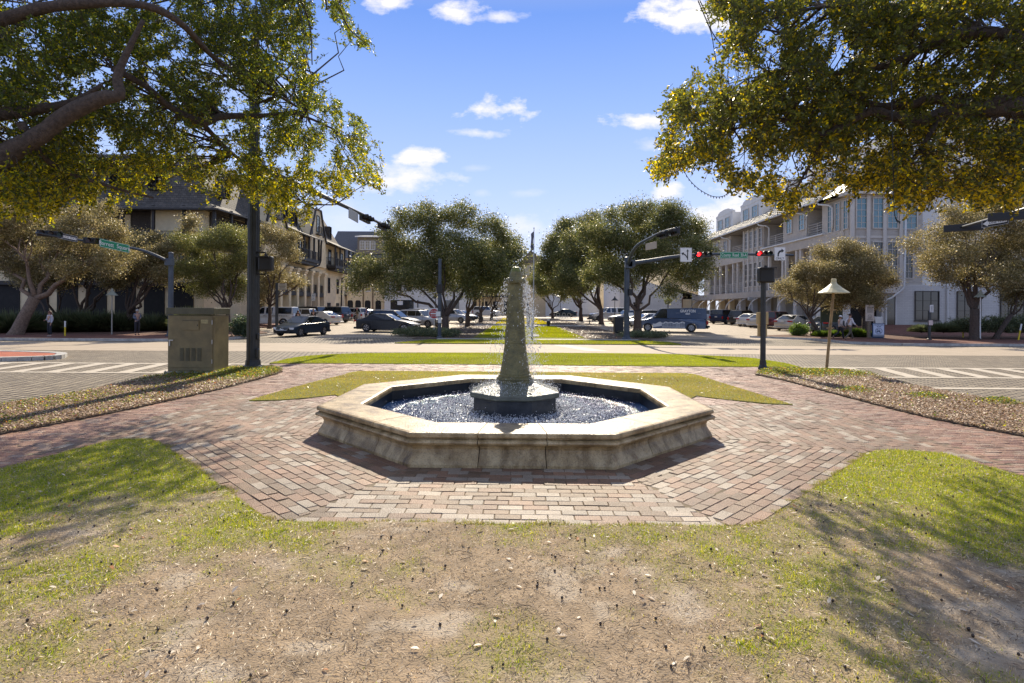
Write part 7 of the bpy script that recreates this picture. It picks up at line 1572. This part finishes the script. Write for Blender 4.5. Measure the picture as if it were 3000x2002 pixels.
# two-storey columns, balconettes and openings between them
cols_ = [62.2, 64.6, 67.0, 69.4, 71.8, 74.2, 76.6]
for i, yy in enumerate([59.8]+cols_):
    m = MB(); m.box(XL+.02, XL+.75, yy-.3, yy+.3, 0, 6.3); m.box(XL+.01, XL+.85, yy-.4, yy+.4, 6.3, 6.55); m.box(XL+.01, XL+.95, yy-.5, yy+.5, 6.55, 6.8); m.build('column', cream, cbd, world=True, bevel=.02)
    if i < len(cols_):
        yc = yy+1.2; m = MB(); m.box(XL+.005, XL+.05, yc-.75, yc+.75, .1, 3.4); m.build('shop_opening', openM, cbd, world=True)
        window(cbd, (XL+.005, yc-.5, 4.1), UYp, PX, 1.0, 2.3, 2, 4, darkW, glassM, .08, name='french_window'); railing(cbd, (XL+.6, yc-.8, 0), (XL+.6, yc+.8, 0), 4.0, 5.05, darkW, False)
        m = MB(); m.box(XL+.01, XL+.65, yc-.85, yc+.85, 3.5, 4.0); m.build('balconette', darkW, cbd, world=True); m = MB(); m.obox((XL+.01, yc-.7, 6.55), (.35,0,-.1), (0,1.4,0), (0,0,.45)); m.build('awning', darkW, cbd, world=True)
for yy in (80, 84): window(cbd, (XL+.005, yy, 4.2), UYp, PX, .8, 2.2, 2, 4, darkW, glassM, .08); m = MB(); m.box(XL+.005, XL+.05, yy-.2, yy+1.2, .1, 2.8); m.build('shop_opening', openM, cbd, world=True)
# ---------------- far end buildings
def block(name, label, x0, x1, y, z1, mat, roof=None, rz=0, depth=14, base=None):
    b = gz(y)-.05 if base is None else base; t = thing(name, ((x0+x1)/2, y, b), label, 'building'); m = MB(); m.box(x0, x1, y, y+depth, b, z1); m.build('wall', mat, t, world=True)
    if roof: m = MB(); m.add([(x0-.4,y-.5,z1),(x1+.4,y-.5,z1),(x1+.4,y+depth+.5,z1),(x0-.4,y+depth+.5,z1),(x0-.4,y+depth*.5,z1+rz),(x1+.4,y+depth*.5,z1+rz)], [(0,1,5,4),(2,3,4,5),(0,4,3),(1,2,5),(0,3,2,1)]); m.build('roof', roof, t, world=True)
    return t, b
def wx(px, Y): return (px-1500)/F*Y
Yc = 103; t, b = block('cream_arcade_building', 'cream arcade building with arched openings and a grey dormered roof beyond the left street', wx(960,Yc), wx(1124,Yc), Yc, 11.3, cream, slate, 6.0)
for i, px in enumerate((1026, 1049, 1077, 1108)):
    m = MB(); c0 = wx(px,Yc); w = 1.05; m.add([(c0-w/2, Yc-.02, b+.1),(c0+w/2, Yc-.02, b+.1),(c0+w/2, Yc-.02, 3.1)]+[(c0+w/2-.3+.3*math.cos(a), Yc-.02, 3.1+.45*math.sin(a)) for a in np.linspace(0,1.57,5)]+[(c0-w/2+.3-.3*math.sin(a), Yc-.02, 3.1+.45*math.cos(a)) for a in np.linspace(0,1.57,5)]+[(c0-w/2, Yc-.02, 3.1)], [tuple(range(14))]); m.build('arched_opening', openM, t, world=True)
    for z in (5.2, 8.6): window(t, (c0-.5, Yc-.01, z), (1,0,0), (0,-1,0), 1.1, 1.8, 2, 3, whiteM, glassM, .08, sill=True)
for px in (1014, 1064, 1092): m = MB(); m.box(wx(px,Yc)-.09, wx(px,Yc)+.09, Yc-.15, Yc-.01, b, 11.0); m.build('downpipe', M('copper_pipe', (.15,.09,.05)), t, world=True)
m = MB(); m.box(wx(1045,Yc), wx(1118,Yc), Yc+.3, Yc+7, 12.2, 15.4); d = m.build('dormer', M('dormer_brown', (.2,.17,.13), rough=.8), t, world=True)
m = MB(); m.obox((wx(1040,Yc), Yc-.4, 15.2), (wx(1122,Yc)-wx(1040,Yc),0,0), (0,7,1.0), (0,0,.2)); m.build('dormer_roof', whiteM, t, world=True)
for px in (1052, 1068, 1083): window(t, (wx(px,Yc), Yc+.28, 12.9), (1,0,0), (0,-1,0), .9, 1.7, 2, 3, whiteM, M('curtained_glass', (.3,.27,.2), rough=.2), .08, name='dormer_window')
m = MB(); m.box(wx(1000,Yc), wx(1016,Yc), Yc-.9, Yc, 4.3, 4.45); m.box(wx(1001,Yc), wx(1015,Yc), Yc-.95, Yc-.9, 4.45, 5.3); m.build('small_balcony', darkW, t, world=True)
Yw = 100; t, b = block('white_shop_building', 'white shop building with dark plate windows seen under the left oak', wx(1126,Yw), wx(1368,Yw), Yw, 8.2, wstuc, slate, 3)
for pa, pb in ((1144,1212),(1222,1226),(1300,1345)): m = MB(); m.box(wx(pa,Yw), wx(pb,Yw), Yw-.03, Yw-.005, b+.3, 3.6); m.build('shop_window', glassM, t, world=True)
for px in (1160, 1190, 1250, 1320): window(t, (wx(px,Yw), Yw-.01, 5.2), (1,0,0), (0,-1,0), 1.0, 1.8, 2, 3, darkW, glassM, .08)
m = MB(); m.box(wx(1167,Yw), wx(1183,Yw), Yw-.9, Yw-.85, 2.7, 3.4); m.build('hanging_sign', signwM, t, world=True)
Ym = 122; t, b = block('tan_balcony_building', 'tan building with dark balconies behind the white SUV at the far end', wx(1366,Ym), wx(1602,Ym), Ym, 9.5, cream2, slate, 0)
for i, px in enumerate((1380, 1412, 1444, 1476, 1508, 1540, 1572)):
    m = MB(); m.box(wx(px,Ym), wx(px+16,Ym), Ym-.03, Ym-.005, b+.2, 3.8); m.build('shop_opening', openM, t, world=True); window(t, (wx(px+2,Ym), Ym-.01, 5.6), (1,0,0), (0,-1,0), 1.1, 2.0, 2, 3, darkW, glassM, .08)
m = MB(); m.box(wx(1375,Ym), wx(1600,Ym), Ym-1.5, Ym, 4.7, 5.0); m.build('balcony', darkW, t, world=True); railing(t, (wx(1375,Ym), Ym-1.45, 0), (wx(1600,Ym), Ym-1.45, 0), 5.0, 6.1, darkW, False)
m = MB(); 
for px in (1380, 1420, 1460, 1500, 1540, 1580): m.box(wx(px,Ym)-.12, wx(px,Ym)+.12, Ym-1.5, Ym-1.25, b, 9.3)
m.build('balcony_posts', cream2, t, world=True)
Yh = 135; t, b = block('gabled_house', 'tan gabled house rising behind the flagpole', wx(1528,Yh), wx(1600,Yh), Yh, 13.5, cream, None)
m = MB(); m.add([(wx(1520,Yh),Yh-.6,13.3),(wx(1553,Yh),Yh-.6,16.4),(wx(1608,Yh),Yh-.6,13.3),(wx(1520,Yh),Yh+12,13.3),(wx(1553,Yh),Yh+12,16.4),(wx(1608,Yh),Yh+12,13.3)], [(0,1,2),(0,3,4,1),(1,4,5,2),(3,5,4),(0,2,5,3)]); m.build('roof', M('brown_tile_roof', (.14,.11,.085), rough=.8, var=.3, scale=6), t, world=True)
window(t, (wx(1552,Yh), Yh-.01, 10.2), (1,0,0), (0,-1,0), 1.6, 2.2, 2, 3, darkW, glassM, .1)
Yl = 112; t, b = block('long_white_wall', 'long white wall with small black lettering at the end of the lawn', wx(1598,Yl), wx(1755,Yl), Yl, 5.7, wstuc, None, base=.6)
m = MB()
for x_, z_, ws in ((wx(1679,Yl), 4.0, (.5,.35,.3,.5,.2,.35,.45)), (wx(1683,Yl), 3.45, (.3,.45,.5,.25,.4,.2))):
    for w_ in ws: m.box(x_, x_+w_*.72, Yl-.04, Yl-.005, z_, z_+.22); x_ += w_+.06
m.build('wall_lettering', M('faded_black', (.12,.11,.12)), t, world=True)
m = MB(); m.box(wx(1755,Yl), wx(1770,Yl), Yl-.4, Yl+5, .6, 8); m.build('tan_pier', cream, t, world=True)
m = MB(); m.box(wx(1598,Yl)-3.2, wx(1598,Yl)-.01, Yl-.3, Yl+4, .6, 8); m.build('link_block', cream2, t, world=True)
Yg = 92; t = thing('low_white_house', (wx(1900,Yg), Yg, .5), 'white gabled hall with a dark lean-to roof behind the blue van', 'building')
m = MB(); pr = [(wx(1815,Yg),.4),(wx(2000,Yg),.4),(wx(2000,Yg),4.7),(wx(1870,Yg),7.3),(wx(1815,Yg),7.3)]; n = 5
m.add([(a, Yg, z) for a, z in pr]+[(a, Yg+16, z) for a, z in pr], [tuple(range(5)), tuple(range(5,10))[::-1]]+[(i, 5+i, 5+(i+1) % 5, (i+1) % 5) for i in range(5)]); m.build('gable_wall', wstuc, t, world=True)
m = MB(); m.obox((wx(1956,Yg), Yg-.5, 5.75), (wx(2070,Yg)-wx(1956,Yg),0,-1.95), (0,14,0), (0,0,.3)); m.build('lean_to_roof', shing, t, world=True)
m = MB(); m.box(wx(2000,Yg), wx(2062,Yg), Yg+.3, Yg+12, .4, 3.9); m.build('lean_to_wall', cream, t, world=True)
m = MB(); m.box(wx(1958,Yg), wx(2020,Yg), Yg+4, Yg+16, 4, 10.2); m.build('upper_storey', cream, t, world=True)
for px in (1970, 1985, 2003): m = MB(); m.box(wx(px,Yg)-.25, wx(px,Yg)+.25, Yg+3.93, Yg+3.99, 6.8, 9.2); m.build('shutter', cream2, t, world=True)
m = MB(); m.box(wx(1857,Yg), wx(1873,Yg), Yg-.04, Yg-.005, .5, 3.0); m.build('doorway', openM, t, world=True); m = MB(); m.box(wx(1855,Yg), wx(1880,Yg), Yg-.6, Yg, 3.05, 3.3); m.build('door_hood', darkW, t, world=True)
m = MB(); m.tube([(wx(2010,Yg),Yg+.1,4.4),(wx(2002,Yg),Yg+.15,4.2),(wx(1998,Yg),Yg-.1,3.9),(wx(1998,Yg),Yg-.1,.5)], .08, 6); m.build('copper_downpipe', M('copper_pipe', (.2,.1,.05)), t, world=True)
Yt = 118; t, b = block('far_tan_block', 'narrow tan block with white trim between the hall and the grey building', wx(2018,Yt), wx(2046,Yt), Yt, 9.2, cream, None)
for px in (2022, 2029, 2036): window(t, (wx(px,Yt), Yt-.01, 6.0), (1,0,0), (0,-1,0), .45, 2.6, 1, 3, whiteM, glassM, .06)

# the right-hand pair stands farther back and larger than the plan above: full-size storeys are 1.2 times the plan's
gbd.location = (30.72, 50.4, -.38); gbd.scale = (1.2, 1.2, 1.2); wb_.location = (38.4, 52.08, -.38); wb_.scale = (1.2, 1.2, 1.2)
